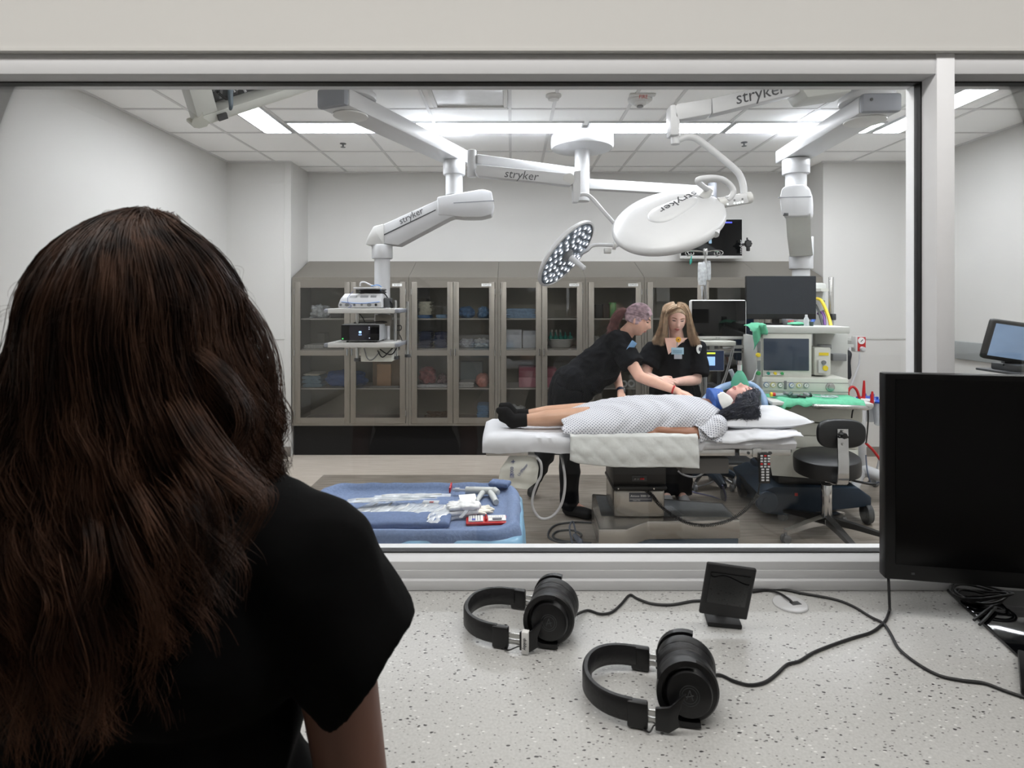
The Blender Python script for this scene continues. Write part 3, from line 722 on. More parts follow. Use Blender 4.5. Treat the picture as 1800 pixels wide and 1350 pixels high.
g = G(); g.tube([P(664, 508, ya + .08), P(676, 516, ya + .12), P(684, 528, ya + .15), P(690, 536, ya + .2), P(690, 545, ya + .33)], .0055); T(g.out('power_lead', M['cable']), 'black lead running down behind the electrosurgical generator', 'cable')
g = G(); g.tube([P(621, 512, ya + .01), P(612, 522, ya - .01), P(612, 532, ya - .01), P(618, 538, ya - .012), P(612, 541, ya - .01)], .0022, n=6); T(g.out('thin_blue_lead', solid('thin_lead', (90, 100, 150))), 'thin lead hanging over the front of the electrosurgical generator', 'cable')
# console on the lower shelf
z = 1.278
con = E('video_console', (-1.2, 4.6, z), 'silver video console with black touchscreen front on the lower boom shelf', 'medical device')
ya, yb = 4.47, 4.78
g = G(); g.box((gx(599.5), ya, z + .012), (gx(667.5), yb - .02, z + .142), bev=.01); g.out('housing', mat('silver_housing', (186, 189, 193), .4, .2), con)
g = G(); g.box((gx(600), ya - .006, z + .016), (gx(667), ya + .004, z + .139), bev=.004); fr = g.out('front_panel', M['screen'], con)
g = G(); g.box((gx(615), ya - .0075, z + .02), (gx(651.5), ya - .006, z + .132)); g.out('touchscreen', mat('lit_dark_screen', (28, 26, 34), .15, emit=(30, 28, 38), estr=.25), con)
g = G(); c0 = V(gx(633.5), ya - .009, z + .078); g.box(tuple(c0 - V(.010, 0, .006)), tuple(c0 + V(.010, .002, .012)), bev=.003); g.box(tuple(c0 - V(.012, 0, .02)), tuple(c0 + V(.012, .002, -.015)))
g.out('screen_icon', mat('screen_icon_blue', (180, 210, 255), .4, emit=(150, 190, 255), estr=1.2), con)
g = G(); c0 = V(gx(603), ya - .0075, z + .03); g.cyl(c0, c0 + V(0, -.002, 0), .006, n=16); g.out('power_button', mat('green_lamp', (90, 220, 120), .4, emit=(80, 210, 110), estr=.8), con)
for px, zz in ((649.3, .12), (649.3, .105), (650, .035)):
    g = G(); c0 = V(gx(px), ya - .0085, z + zz); g.box(tuple(c0 - V(.004, 0, .003)), tuple(c0 + V(.004, .001, .003))); g.out('screen_icon', mat('screen_icon_white', (200, 205, 215), .4, emit=(200, 205, 220), estr=.6) if 'ico' not in M else M['ico'], con)
for px in (609, 660):
    for yy in (ya + .03, yb - .06):
        g = G(); g.cyl((gx(px), yy, z), (gx(px), yy, z + .014), .010, n=12); g.out('foot', M['black'], con)
g = G(); c0 = V(gx(647), ya + .17, z + .147)
g.tube([P(622, 567.5, ya + .12), P(640, 566.6, ya + .13), P(650, 567, ya + .12), P(668, 565.5, ya + .12), P(680, 566.5, ya + .12)], .005); g.tube([P(625, 566, ya + .2), P(630, 552, ya + .2), P(637, 558, ya + .2), P(641, 566, ya + .2)], .004)
T(g.out('cable_bundle', M['cable']), 'loose black cables lying on top of the silver video console', 'cable')

# ------------------------------------------------------------------ surgical light on the middle canopy
def tubes(pts, r, name, m, parent, n=14, sub=8): return G().tube(pts, r, n=n, sub=sub).out(name, m, parent, smooth=60)
sl = E('surgical_light', (.61, 4.95, CH), 'surgical light on the round ceiling canopy with lit LED disc at left', 'surgical light')
cx, cy = .61, 4.95
lathe_down(V(cx, cy, CH), [(.272, .001), (.272, .105), (.262, .122), (.20, .135), (.002, .137)], 56).out('canopy', M['white'], sl)
g = G(); g.cyl((cx, cy, 2.62), (cx, cy, 2.92), .066); g.out('drop_tube', M['white'], sl)
g = G(); g.cyl((cx, cy, 2.47), (cx, cy, 2.735), .064, bev=.004); g.cyl((cx, cy, 2.63), (cx, cy, 2.634), .0655); g.out('arm_hub', M['white'], sl)
g = G(); local_box((cx, cy), (-.29, 4.47), .09, 2.675, 2.75, g, bev=.01); g.out('horizontal_arm', M['white'], sl)
g = G(); g.cyl((-.315, 4.46, 2.575), (-.315, 4.46, 2.785), .036, bev=.005); g.out('elbow_joint', M['white'], sl)
ya = 4.36
g = G(); g.prism(fp([(838, 290), (845, 289), (1003, 305), (1010, 312), (1009, 320), (1002, 326), (840, 309), (834, 302)], ya), (0, .085, 0), bev=.01); s2 = g.out('spring_arm', M['white'], sl)
dr = (P(1003, 322, ya) - P(840, 305, ya)).normalized()
text('stryker', .09, P(916, 308, ya - .0015), dr, (0, 0, 1), M['text'], 'lettering', s2, shear=.15)
g = G(); g.cyl(P(1000, 315, ya - .006), P(1000, 315, ya + .09), .046, bev=.004); g.out('joint_disc', M['white2'], s2)
g = G(); g.prism(fp([(1009, 301), (1021, 299), (1021, 340), (1017, 355), (1007, 355), (1007, 322)], ya), (0, .08, 0), bev=.008); g.out('joint_bracket', M['white'], sl)
tubes([P(1016, 343, 4.4), P(1030, 342, 4.4), P(1042, 350, 4.4), P(1062, 373, 4.38), P(1088, 402, 4.36), P(1094, 412, 4.35), P(1090, 428, 4.33), P(1078, 433, 4.32)], .015, 'curved_tube', M['white'], sl)
c0 = P(995, 446, 4.3); n0 = V(.70, -.36, -.62).normalized(); R = frame_from(n0)
hd = G().lathe([(.002, -.045), (.16, -.045), (.26, -.03), (.295, -.01), (.302, .0), (.300, .014), (.285, .018), (.282, .012)], c0, R, 64, cap=False).out('light_head', M['white'], sl, smooth=50)
g = G().lathe([(.284, .008), (.27, .0105), (.002, .012)], c0, R, 64, cap=False); fc = g.out('lens_plate', mat('lens_plate', (112, 122, 132), .2, var=.3, scale=30), hd)
led = mat('lit_led', (235, 240, 250), .3, emit=(235, 242, 255), estr=4.5)
ledr = mat('led_reflector', (206, 214, 224), .16, .6)
r = random.Random(11); pts = []
for ring_, nn in ((.085, 7), (.14, 12), (.195, 17), (.245, 22)):
    for i in range(nn):
        a = 2 * pi * (i + r.uniform(-.15, .15)) / nn; pts.append((ring_ + r.uniform(-.008, .008), a))
gr = G(); ge = G()
for rad, a in pts:
    p = c0 + R @ V(rad * cos(a), rad * sin(a), .0125)
    gr.lathe([(.023, -.001), (.021, .006), (.011, .007), (.011, .002)], p, R, 10, cap=False)
    ge.sph(p + n0 * .004, (.0125, .0125, .005), R, 8, 4)
gr.out('led_reflectors', ledr, hd)['kind'] = 'stuff'
ge.out('led_lenses', led, hd)['kind'] = 'stuff'
g = G(); g.lathe([(.05, .010), (.048, .03), (.038, .034), (.036, .05)], c0, R, 28); g.out('handle_socket', M['grey'], hd)
g = G(); g.lathe([(.030, .03), (.026, .06), (.021, .11), (.019, .185), (.014, .19), (.002, .19)], c0, R, 24); g.out('sterile_handle', M['white'], hd)
e0 = P(1032, 440, 4.33)
tubes([P(1020, 447, 4.42), e0, P(1044, 431, 4.33), P(1078, 431, 4.32)], .014, 'yoke_tube', M['white'], sl)
g = G(); g.cyl(P(1062, 441, 4.32), P(1074, 441, 4.32), .021, bev=.003); g.cyl(P(1078, 431, 4.30), P(1083, 432, 4.30), .032); g.out('yoke_joint', M['white2'], sl)
g = G(); local_box((cx, cy), (1.85, 5.28), .085, 2.575, 2.665, g, bev=.01); g.out('horizontal_arm', M['white'], sl)
g = G(); g.cyl((1.86, 5.285, 2.50), (1.86, 5.285, 2.70), .04, bev=.006); g.out('elbow_joint', M['greycap'], sl)
g = G(); g.prism([(1.86, 5.25, 2.55), (1.86, 5.25, 2.63), (1.42, 5.2, 2.45), (1.40, 5.2, 2.37)], (0, .07, 0), bev=.01); g.out('spring_arm', M['white'], sl)

# ------------------------------------------------------------------ large white surgical light
ll = E('surgical_light', (1.98, 3.6, CH), 'large white surgical light disc seen from its back, hung on the curved tube', 'surgical light')
g = G(); g.prism(fp([(1406, 150), (1500, 128), (1500, 160), (1420, 172)], 3.5), (0, .2, 0), bev=.02); g.out('mount_cover', M['cream2'], ll)
ya = 3.52
g = G(); g.prism(fp([(1186, 186), (1192, 181), (1252, 172), (1252, 200), (1192, 211), (1186, 205)], ya), (0, .11, 0), bev=.012); g.out('arm_joint', M['white'], ll)
g = G(); g.prism(fp([(1251, 172), (1470, 122), (1475, 134), (1400, 164), (1253, 200)], ya + .008), (0, .094, 0), bev=.008); s3 = g.out('spring_arm', M['white'], ll)
dr = (P(1440, 144, ya) - P(1260, 187, ya)).normalized()
text('stryker', .11, P(1336, 164, ya + .0065), dr, (0, 0, 1), M['text'], 'lettering', s3, shear=.15)
g = G(); g.prism(fp([(1178, 184), (1188, 182), (1192, 196), (1196, 214), (1195, 237), (1179, 237)], ya), (0, .1, 0), bev=.01); g.cyl(P(1187, 236, ya + .05), P(1187, 254, ya + .05), .028, bev=.003); g.out('joint_bracket', M['white'], ll)
tubes([P(1192, 246, 3.57), P(1206, 241, 3.57), P(1222, 243, 3.57), P(1240, 255, 3.57), P(1270, 279, 3.57), P(1294, 300, 3.57), P(1303, 314, 3.57), P(1307, 330, 3.56), P(1308, 348, 3.55)], .021, 'curved_tube', M['white'], ll, n=20)
g = G(); g.cyl(P(1262, 357, 3.52), P(1276, 355, 3.52), .033, bev=.004); g.out('swivel_joint', M['white2'], ll)
dr = (P(1318, 348, 3.52) - P(1274, 355, 3.52)).normalized(); nz_ = V(-dr.z, 0, dr.x)
Rr = Matrix((dr, V(0, 1, 0), nz_)).transposed()
g = G(); g.box((0, -.03, -.033), ((P(1312, 349, 3.52) - P(1274, 355, 3.52)).length, .03, .033), bev=.008, R=Rr, c=P(1274, 355, 3.52)); cb = g.out('control_box', M['white'], ll)
g = G(); g.cyl(P(1310, 349, 3.52), P(1321, 347, 3.52), .036, bev=.01); g.out('end_knob', M['white2'], ll)
for i, (a, b) in enumerate(((1279, 359), (1291, 352), (1291, 357.5), (1296, 357), (1300, 356), (1305, 350), (1305, 355))):
    p = P(a, b, 3.489); G().cyl(p, p + V(0, -.003, 0), .006, n=12).out('button', M['grey'] if i in (1, 5) else mat('lit_button', (240, 245, 245), .4, emit=(235, 245, 245), estr=.6), cb)
G().box((-.016, -.0325, -.0), (.016, -.030, .004), R=Rr, c=P(1280, 349, 3.52)).out('name_label', M['dgrey'], cb)
c0 = P(1173, 389, 3.55); n0 = V(-.30, -.56, .77).normalized(); R = frame_from(n0)
hd = G().lathe([(.002, -.035), (.30, -.035), (.335, -.03), (.348, -.012), (.345, .012), (.325, .032), (.24, .052), (.12, .060), (.002, .062)], c0, R, 80, cap=False).out('light_head', M['white'], ll, smooth=60)
# raised centre keyhole moulding
up = V(0, 0, 1); u1 = (up - n0 * up.dot(n0)).normalized(); s1 = u1.cross(n0).normalized()
u2 = (P(1216, 330, 3.5) - c0); u2 = (u2 - n0 * u2.dot(n0)).normalized(); s2_ = u2.cross(n0)
Rk = Matrix((u2, -s2_, n0)).transposed()
ring = []
for i in range(40):
    a = 2 * pi * i / 40; x, y = -.02 + .095 * cos(a), .095 * sin(a)
    if x > 0: x = x * 3.0 if abs(y) < .0951 else x
    ring.append((x, y))
rings = [[c0 + Rk @ V(x * k, y * k, h) for x, y in ring] for k, h in ((1.05, .048), (1.0, .064), (.93, .072), (.5, .074))]
G().loft(rings).out('back_moulding', M['white'], hd, smooth=50)
dr = -u2
text('stryker', .095, c0 + Rk @ V(.12, .03, .0752), -Rk.col[0], -Rk.col[1], M['text'], 'lettering', hd, shear=.15)
g = G(); g.cyl(c0 + Rk @ V(.27, 0, .03), c0 + Rk @ V(.33, 0, .075), .035, .025, bev=.004); g.out('hinge_knob', M['white2'], ll)
tubes([c0 + Rk @ V(.315, 0, .07), P(1226, 318, 3.45), P(1242, 313, 3.46), P(1262, 313, 3.48), P(1279, 321, 3.5), P(1289, 334, 3.5), P(1286, 345, 3.5), P(1279, 352, 3.5)], .017, 'handle_tube', M['white'], ll, n=16)
tubes([P(1268, 360, 3.52), c0 + Rk @ V(.10, -.33, -.01)], .022, 'hinge_arm', M['white'], ll)

# ------------------------------------------------------------------ right boom
b2 = E('equipment_boom', (2.3, 3.62, CH), 'right white ceiling boom whose arm drops behind the black monitor', 'ceiling boom')
g = G().cyl((2.32, 3.72, 2.905), (2.32, 3.72, CH - .001), .14, bev=.01); g.cyl((2.32, 3.72, 2.9), (2.32, 3.72, 2.94), .165, bev=.008); g.out('ceiling_mount', M['white'], b2)
g = G(); local_box((2.315, 3.6), (2.395, 4.92), .235, 2.79, 2.90, g); g.out('upper_arm', M['white'], b2)
g = G(); local_box((2.312, 3.545), (2.315, 3.6), .24, 2.785, 2.905, g, bev=.02); cp = g.out('arm_end_cap', M['greycap'], b2)
g = G(); p = V(2.24, 3.545, 2.86); g.cyl(p, p + V(0, -.003, 0), .010, n=14); g.out('cap_screw', M['dgrey'], cp)
g = G().cyl((2.32, 3.74, 2.778), (2.32, 3.74, 2.79), .125, bev=.004); g.out('bearing_ring', M['white2'], b2)
c_ = (2.37, 4.75)
g = G(); g.cyl((*c_, 2.66), (*c_, 2.785), .106, bev=.006); g.cyl((*c_, 2.53), (*c_, 2.67), .082); g.cyl((*c_, 2.72), (*c_, 2.725), .1075); g.out('upper_column', M['white'], b2)
g = G(); g.prism(fp([(1374, 330), (1384, 325), (1414, 323), (1424, 331), (1426, 346), (1426, 372), (1422, 379), (1378, 381), (1373, 374), (1370, 348)], 4.6), (.16, .27, 0), bev=.02); g.out('joint_housing', M['white'], b2)
g = G(); g.prism(fp([(1369.5, 346.5), (1426, 345), (1426, 346.2), (1369.5, 347.8)], 4.597), (0, .02, 0)); g.out('housing_seam', M['greycap'], b2)
g = G(); p = P(1382, 376, 4.598); g.box(tuple(p - V(.018, .002, .014)), tuple(p + V(.018, .02, .008)), bev=.003); g.out('joint_port', M['dgrey'], b2)
tA = [P(1381, 378, 4.64), P(1424, 376, 4.64), P(1424, 362, 4.85), P(1381, 362, 4.85)]
tB = [P(1388, 451, 5.1), P(1429, 449, 5.1), P(1427, 436, 5.34), P(1388, 436, 5.34)]
mid = [(a + b) / 2 + V(-.005, 0, 0) for a, b in zip(tA, tB)]
G().loft([tA, mid, tB]).out('spring_arm', M['cream2'], b2)
g = G(); g.box(tuple(P(1426, 452, 5.16)), tuple(P(1431, 415, 5.16) + V(0, .12, 0)), bev=.008); g.out('side_cover', M['white'], b2)
cxx = P(1408, 460, 5.22).x
g = G(); g.cyl((cxx, 5.22, P(0, 473, 5.22).z), (cxx, 5.22, P(0, 448, 5.22).z), .10, bev=.006); g.cyl((cxx, 5.22, 1.75), (cxx, 5.22, P(0, 472, 5.22).z), .075); g.out('lower_column', M['white'], b2)
g = G(); g.box((P(1402, 0, 5.12).x, 5.12, 1.0), (P(1455, 0, 5.12).x, 5.34, P(0, 497, 5.12).z), bev=.03); g.out('service_tower', M['cream2'], b2)
for i in range(4):
    g = G(); p = P(1447, 530 + 17 * i, 5.118); g.cyl(p, p + V(0, -.01, 0), .012, n=12); g.out('gas_outlet', M['grey'], b2)
xr_ = P(1461, 0, 5.0).x
g = G(); g.cyl((xr_, 5.0, 1.0), (xr_, 5.0, P(0, 487, 5).z), .021, bev=.003); g.out('rod', M['rod'], b2)
g = G(); g.box((xr_ - .09, 5.0, P(0, 512, 5).z), (xr_, 5.16, P(0, 507, 5).z)); g.box((xr_ - .09, 5.0, P(0, 590, 5).z), (xr_, 5.16, P(0, 585, 5).z)); g.out('rod_bracket', M['cream'], b2)
g = G(); p = P(1465, 557, 4.97); g.box(tuple(p - V(.022, .02, .028)), tuple(p + V(.015, .03, .028)), bev=.006); g.out('rod_clamp', M['dgrey'], b2)

def hose(pts, r, nm, m, label, cat='hose', n=10):
    return T(G().tube(pts, r, n=n, sub=8).out(nm, m, None, smooth=60), label, cat)
hose([P(1436, 525, 5.08), P(1444, 529, 5.0), P(1452, 545, 4.95), P(1458, 562, 4.9), P(1461, 575, 4.85)], .014, 'gas_hose', M['yellow'], 'yellow gas hose hanging beside the black monitor')
hose([P(1438, 551, 5.08), P(1445, 549, 5.0), P(1449, 557, 4.95), P(1450, 572, 4.9)], .012, 'gas_hose', M['purple'], 'purple gas hose beside the yellow one')
hose([P(1434, 536, 5.08), P(1440, 550, 5.0), P(1446, 572, 4.9)], .010, 'gas_hose', M['dgrey'], 'dark grey hose between monitor and purple hose')
hose([P(1431, 560, 4.95), P(1428, 565, 4.9), P(1426, 572, 4.85)], .017, 'gas_hose', solid('blue_hose', (50, 90, 170)), 'short blue hose end under the black monitor corner')

# ------------------------------------------------------------------ monitors
def screen_box(e, x0, x1, z0, z1, y, th, bez, mf, ms, bot=None, bev=.006):
    g = G(); g.box((x0, y, z0), (x1, y + th, z1), bev=bev); g.out('housing', mf, e)
    bot = bez if bot is None else bot
    g = G(); g.box((x0 + bez, y - .002, z0 + bot), (x1 - bez, y + .002, z1 - bez)); return g.out('screen', ms, e)
Y = 4.72
p0, p1 = P(1312, 554, Y), P(1435, 485, Y)
mo = E('monitor', (0.5 * (p0.x + p1.x), Y, p0.z - .03), 'wide black monitor standing above the anaesthesia machine', 'monitor')
sc_ = screen_box(mo, p0.x, p1.x, P(0, 554, Y).z - .035, p1.z, Y, .035, .004, M['black'], mat('satin_dark_screen', (44, 48, 54), .22, var=.04, scale=3), bot=.045)
g = G(); g.box((P(1362, 0, Y).x, Y + .02, 1.40), (P(1372, 0, Y).x, Y + .05, p0.z + .05)); g.box((P(1352, 0, Y).x, Y - .02, 1.408), (P(1382, 0, Y).x, Y + .10, 1.42)); g.out('stand', M['black'], mo)
# wall monitor
Y = 6.24
p0, p1 = P(1195, 455, Y), P(1306, 384, Y)
wm = E('wall_monitor', ((p0.x + p1.x) / 2, YB, p0.z), 'wall-mounted monitor above the cabinets partly behind the large lamp disc', 'monitor')
screen_box(wm, p0.x, p1.x, p0.z, p1.z, Y, .05, .012, M['white2'], M['screen'], bot=.035, bev=.012)
g = G(); g.box(((p0.x + p1.x) / 2 - .1, Y + .04, (p0.z + p1.z) / 2 - .1), ((p0.x + p1.x) / 2 + .1, YB, (p0.z + p1.z) / 2 + .1)); g.out('wall_bracket', M['grey'], wm)
def lit(nm, c, s=1.0): 
    if nm not in M: M[nm] = mat(nm, c, .4, emit=c, estr=s)
    return M[nm]
g = G(); a, b = P(1260, 390, Y - .0035), P(1272, 391.8, Y - .0035); 
for (xa, xb, c) in ((1236, 1255, 'lit_red'), (1255, 1268, 'lit_magenta'), (1268, 1287, 'lit_blue')):
    a, b = P(xa, 392.3, Y - .0035), P(xb, 389.8, Y - .0035); G().box(tuple(a), (b.x, b.y + .001, b.z)).out('screen_graphic', lit(c, {'lit_red': (230, 40, 40), 'lit_magenta': (200, 60, 120), 'lit_blue': (70, 80, 220)}[c], .8), wm)
for (xa, ya_, xb, yb_) in ((1246, 413, 1252, 411), (1245, 419, 1252, 416), (1246, 428, 1251, 420)):
    a, b = P(xa, ya_, Y - .0035), P(xb, yb_, Y - .0035); G().box(tuple(a), (b.x, b.y + .001, b.z)).out('screen_graphic', lit('lit_slate', (120, 150, 170), .35), wm)
text('stryker', .055, P(1303, 434, Y - .0035), (0, 0, 1), (-1, 0, 0), lit('lit_grey', (170, 170, 170), .4), 'lettering', wm)
g = G(); q = P(1315, 430, 6.1)
for i in range(8):
    a = i * pi / 4; g.sph(q + V(.03 * cos(a), 0, .03 * sin(a) + .01), (.014, .02, .014), nu=10, nv=6)
g.cyl(q + V(0, -.02, .01), q + V(0, .02, .01), .03, n=20); g.box(tuple(q + V(-.018, -.015, -.07)), tuple(q + V(.018, .015, 0)), bev=.008); g.cyl(q + V(-.01, 0, .04), q + V(-.01, 0, .075), .008); g.box(tuple(q + V(-.06, -.0, .0)), tuple(q + V(0, .012, .015)))
g.box(tuple(q + V(-.012, .0, -.0)), (q.x + .012, YB, q.z + .02))
T(g.out('camera_knob', M['black']), 'black lobed mounting knob beside the wall monitor', 'knob')

# ------------------------------------------------------------------ infusion pole
Y = 5.0
c0 = P(1240, 443, Y)
iv = E('infusion_pole', (c0.x, Y, 0), 'steel infusion pole with curled hooks behind the blonde person', 'infusion pole')
g = G(); g.cyl((c0.x, Y, .12), (c0.x, Y, c0.z - .35), .016); g.cyl((c0.x, Y, c0.z - .36), (c0.x, Y, c0.z + .02), .011); g.cyl((c0.x, Y, c0.z - .03), (c0.x, Y, c0.z + .03), .02, bev=.004); g.out('pole', M['chrome'], iv)
for s_, L in ((-1, .15), (1, .15)):
    for dy in (.0, .035):
        q = V(c0.x, Y + dy, c0.z)
        G().tube([q, q + V(s_ * L * .5, dy, .012), q + V(s_ * (L - .02), dy, .012), q + V(s_ * (L + .005), dy, -.005), q + V(s_ * (L - .015), dy, -.028), q + V(s_ * (L - .045), dy, -.02), q + V(s_ * (L - .045), dy, .0)], .0045, n=8).out('hook', M['chrome'], iv)
for i in range(5):
    a = 2 * pi * i / 5 + .3; q = V(c0.x + .26 * cos(a), Y + .26 * sin(a), .07)
    g = G(); g.tube([V(c0.x, Y, .14), q], [.018, .014], n=8); lg = g.out('leg', M['rod'], iv)
    g = G(); g.cyl(V(q.x - .01, q.y, .03), V(q.x + .012, q.y, .03), .03, n=18); g.cyl(V(q.x, q.y, .03), q, .008); g.out('caster', M['grey'], lg)
def bag_mesh(c, w, h, d, seed=0, n=18):
    rings = []
    for j in range(13):
        t = j / 12; zz = c.z - h * t; e_ = (1 - abs(2 * t - 1) ** 3) ** .6 if 0 < t < 1 else .04
        rings.append([V(c.x + w / 2 * cos(a) * (.8 + .2 * e_) + .004 * noise.noise(V(t * 6, a, seed)), c.y + d / 2 * e_ * sin(a) * (1 + .5 * noise.noise(V(a * 2, t * 5, seed))), zz) for a in [2 * pi * i / n for i in range(n)]])
    return G().loft(rings)
for dx, py, h, lbl, sd in ((-.035, 461, .20, 'clear fluid bag hanging left of the infusion pole shaft', 1), (.022, 458, .17, 'clear fluid bag hanging right behind the infusion pole shaft', 2)):
    q = P(1240, py, Y) + V(dx, .03 * (1 if dx > 0 else -.5), 0)
    T(bag_mesh(q, .075, h, .03, sd).out('fluid_bag', M['clear']), lbl, 'fluid bag')
q = P(1233, 503, Y) + V(0, -.015, 0)
g = G(); g.cyl(q, q + V(0, 0, -.03), .012, n=14); g.cyl(q + V(0, 0, -.02), q + V(0, 0, -.09), .006, n=10); g.tube([q + V(0, 0, -.09), q + V(.01, 0, -.25), q + V(.03, 0, -.45)], .003)
T(g.out('drip_chamber', M['clear2']), 'clear drip chamber and line below the left fluid bag', 'drip chamber')
q = P(1213, 450, Y) + V(.01, -.01, 0)
g = G(); g.box(tuple(q + V(-.006, -.004, -.06)), tuple(q + V(.004, .004, 0)), bev=.002); g.box(tuple(q + V(-.016, -.004, -.075)), tuple(q + V(-.004, .004, -.03)), bev=.002)
T(g.out('green_clip', M['teal']), 'small green clip hanging from the left hook of the infusion pole', 'clip')

# ------------------------------------------------------------------ patient monitor cart
Y = 4.66
pm = E('patient_monitor_cart', (1.6, 4.85, 0), 'white-framed patient monitor on a wheeled pole cart beside the blonde person', 'monitor cart')
p0, p1 = P(1214, 597, Y), P(1313, 527, Y)
g = G(); g.box((p0.x, Y, p0.z), (p1.x, Y + .06, p1.z), bev=.02, seg=3); mh = g.out('monitor', M['white2'], pm)
g = G(); g.box((p0.x + .011, Y - .002, P(0, 591, Y).z), (p1.x - .011, Y + .004, p1.z - .008), bev=.001); g.out('screen', M['screen'], mh)
text('SP 700', .014, P(1262, 594, Y - .0005), (1, 0, 0), (0, 0, 1), M['grey'], 'lettering', mh)
g = G(); g.box(tuple(P(1226, 608, Y - .1)), tuple(P(1294, 600, Y - .1) + V(0, .2, 0)), bev=.006); g.out('keyboard_shelf', M['cream'], pm)
g = G(); g.box(tuple(P(1270, 613, Y - .02)), tuple(P(1334, 607, Y - .02) + V(0, .05, 0)), bev=.004); g.box(tuple(P(1232, 620, Y)), tuple(P(1334, 617.5, Y) + V(0, .02, 0))); g.out('side_rail', M['rod'], pm)
for i, (a, b, c, d, mm) in enumerate(((1234, 607, 1246, 613, 'grey'), (1247, 606, 1256, 615, 'cream'), (1256, 607, 1262, 613, 'grey'), (1236, 612, 1245, 615, 'white'))):
    g = G(); g.box(tuple(P(a, d, Y - .03)), tuple(P(c, b, Y - .03) + V(0, .04, 0)), bev=.003); g.out('module', M[mm], pm)
p0, p1 = P(1229, 653, Y - .06), P(1274, 615, Y - .06)
g = G(); g.box((p0.x, Y - .06, p0.z), (p1.x, Y - .02, p1.z), bev=.012); sm_ = g.out('small_display', M['white2'], pm)
g = G(); g.box((p0.x + .008, Y - .0625, p0.z + .01), (p1.x - .008, Y - .058, p1.z - .007)); g.out('small_screen', mat('deep_blue_screen', (16, 32, 58), .2, emit=(14, 34, 66), estr=.5), sm_)
def glow(a, b, c, d, Yy, col, s, par, nm='screen_graphic'):
    q0, q1 = P(a, d, Yy), P(c, b, Yy); G().box(tuple(q0), (q1.x, q1.y + .001, q1.z)).out(nm, lit('glow_%d_%d_%d' % col, col, s), par)
glow(1232, 619.5, 1257.5, 622.5, Y - .0635, (214, 226, 70), .9, sm_)
glow(1235, 627, 1257, 642.5, Y - .0635, (150, 190, 235), .9, sm_)
px_ = P(1238, 0, 4.75).x
g = G(); g.cyl((px_, 4.75, .2), (px_, 4.75, 1.25), .014); g.cyl((P(1228, 0, 4.8).x, 4.8, .2), (P(1228, 0, 4.8).x, 4.8, 1.3), .02); g.out('pole', M['rod'], pm)
g = G(); g.tube([P(1289, 600, Y - .03), P(1285, 620, Y - .05), P(1276, 655, Y - .05), P(1264, 685, Y - .05)], .005, m=0); g.tube([P(1292, 600, Y - .03), P(1288, 622, Y - .05), P(1279, 655, Y - .05), P(1268, 685, Y - .05)], .005); g.out('hanging_lead', M['gcable'], pm)
bx, by = P(1245, 0, 4.85).x, 4.85
for i, (ax, ay) in enumerate(((-.21, -.02), (.22, .02), (.03, -.27), (.10, .22), (-.15, .2))):
    q = V(bx + ax, by + ay, .11)
    g = G(); g.tube([V(bx, by, .165), V(bx + ax * .6, by + ay * .6, .15), q], [.05, .04, .03], n=10, sub=4); lg = g.out('leg', M['navy'], pm)
    g = G(); g.cyl((q.x - .012, q.y, .045), (q.x + .012, q.y, .045), .045, n=22, bev=.004); g.cyl((q.x, q.y, .05), q, .012); g.out('caster', M['grey'], lg)
g = G(); g.cyl((bx, by, .13), (bx, by, .21), .07, bev=.01); g.cyl((P(1228, 0, 4.8).x, 4.8, .2), (bx, by, .17), .03); g.out('base', M['navy'], pm)

# ------------------------------------------------------------------ anaesthesia machine
AM0 = set(o.name for o in SC.objects)
AY = 4.3
am = E('anaesthesia_machine', (2.28, 4.5, 0), 'ivory anaesthesia machine with grey screen, gauges and navy wheeled base', 'anaesthesia machine')
def B(a, b, c, d, y0, y1, nm, m, par=None, bev=.004, yref=None):
    yr = y0 if yref is None else yref
    q0, q1 = P(a, d, yr), P(c, b, yr)
    return G().box((q0.x, y0, q0.z), (q1.x, y1, q1.z), bev=bev).out(nm, m, par or am)
B(1340, 574, 1487, 586, AY, AY + .30, 'top_shelf', M['cream2'], bev=.008)
B(1341, 586, 1423, 664, AY + .01, AY + .26, 'screen_housing', M['cream'], bev=.004)
scr = B(1343, 595, 1419, 651, AY + .002, AY + .012, 'display_screen', M['screen_g'], bev=.003)
B(1423, 586, 1477, 664, AY + .22, AY + .27, 'rear_panel', M['cream2'])
B(1329.5, 592, 1340, 683, AY + .02, AY + .4, 'flowmeter_column', M['cream2'], bev=.006)
for a, b, c in ((600, 620, 'yellow'), (634, 652, 'greenp')):
    B(1332, a, 1337.5, b, AY + .014, AY + .021, 'flow_tube', M['grey'], bev=.001)
    q = P(1334.5, b + 4.5, AY + .0); G().cyl(q, q + V(0, .03, 0), .016, n=18, bev=.003).out('flow_knob', M[c], am)
for a in (638, 645): 
    q = P(1324, a, AY + .1); G().cyl(q, q + V(.03, 0, 0), .008, n=10).out('side_port', M['rod'], am)
vp = B(1426, 610, 1454, 659, AY + .06, AY + .22, 'vaporizer', M['cream'], bev=.012)
q0 = P(1440, 608, AY + .14); G().cyl(q0 + V(0, 0, -.02), q0 + V(0, 0, .014), .05, bev=.004).out('vaporizer_dial', M['grey'], vp)
B(1434, 619, 1450, 624, AY + .056, AY + .06, 'yellow_label', M['yellow'], vp, bev=.0)
B(1434, 632, 1449, 655, AY + .03, AY + .06, 'filler_block', M['white2'], vp, bev=.006)
q = P(1445, 646, AY + .029); G().cyl(q, q + V(0, -.004, 0), .02, n=24).out('yellow_dot_label', M['yellow'], vp)
q = P(1442, 636, AY + .03); G().cyl(q, q + V(0, -.012, 0), .016, n=18).out('filler_cap', M['grey'], vp)
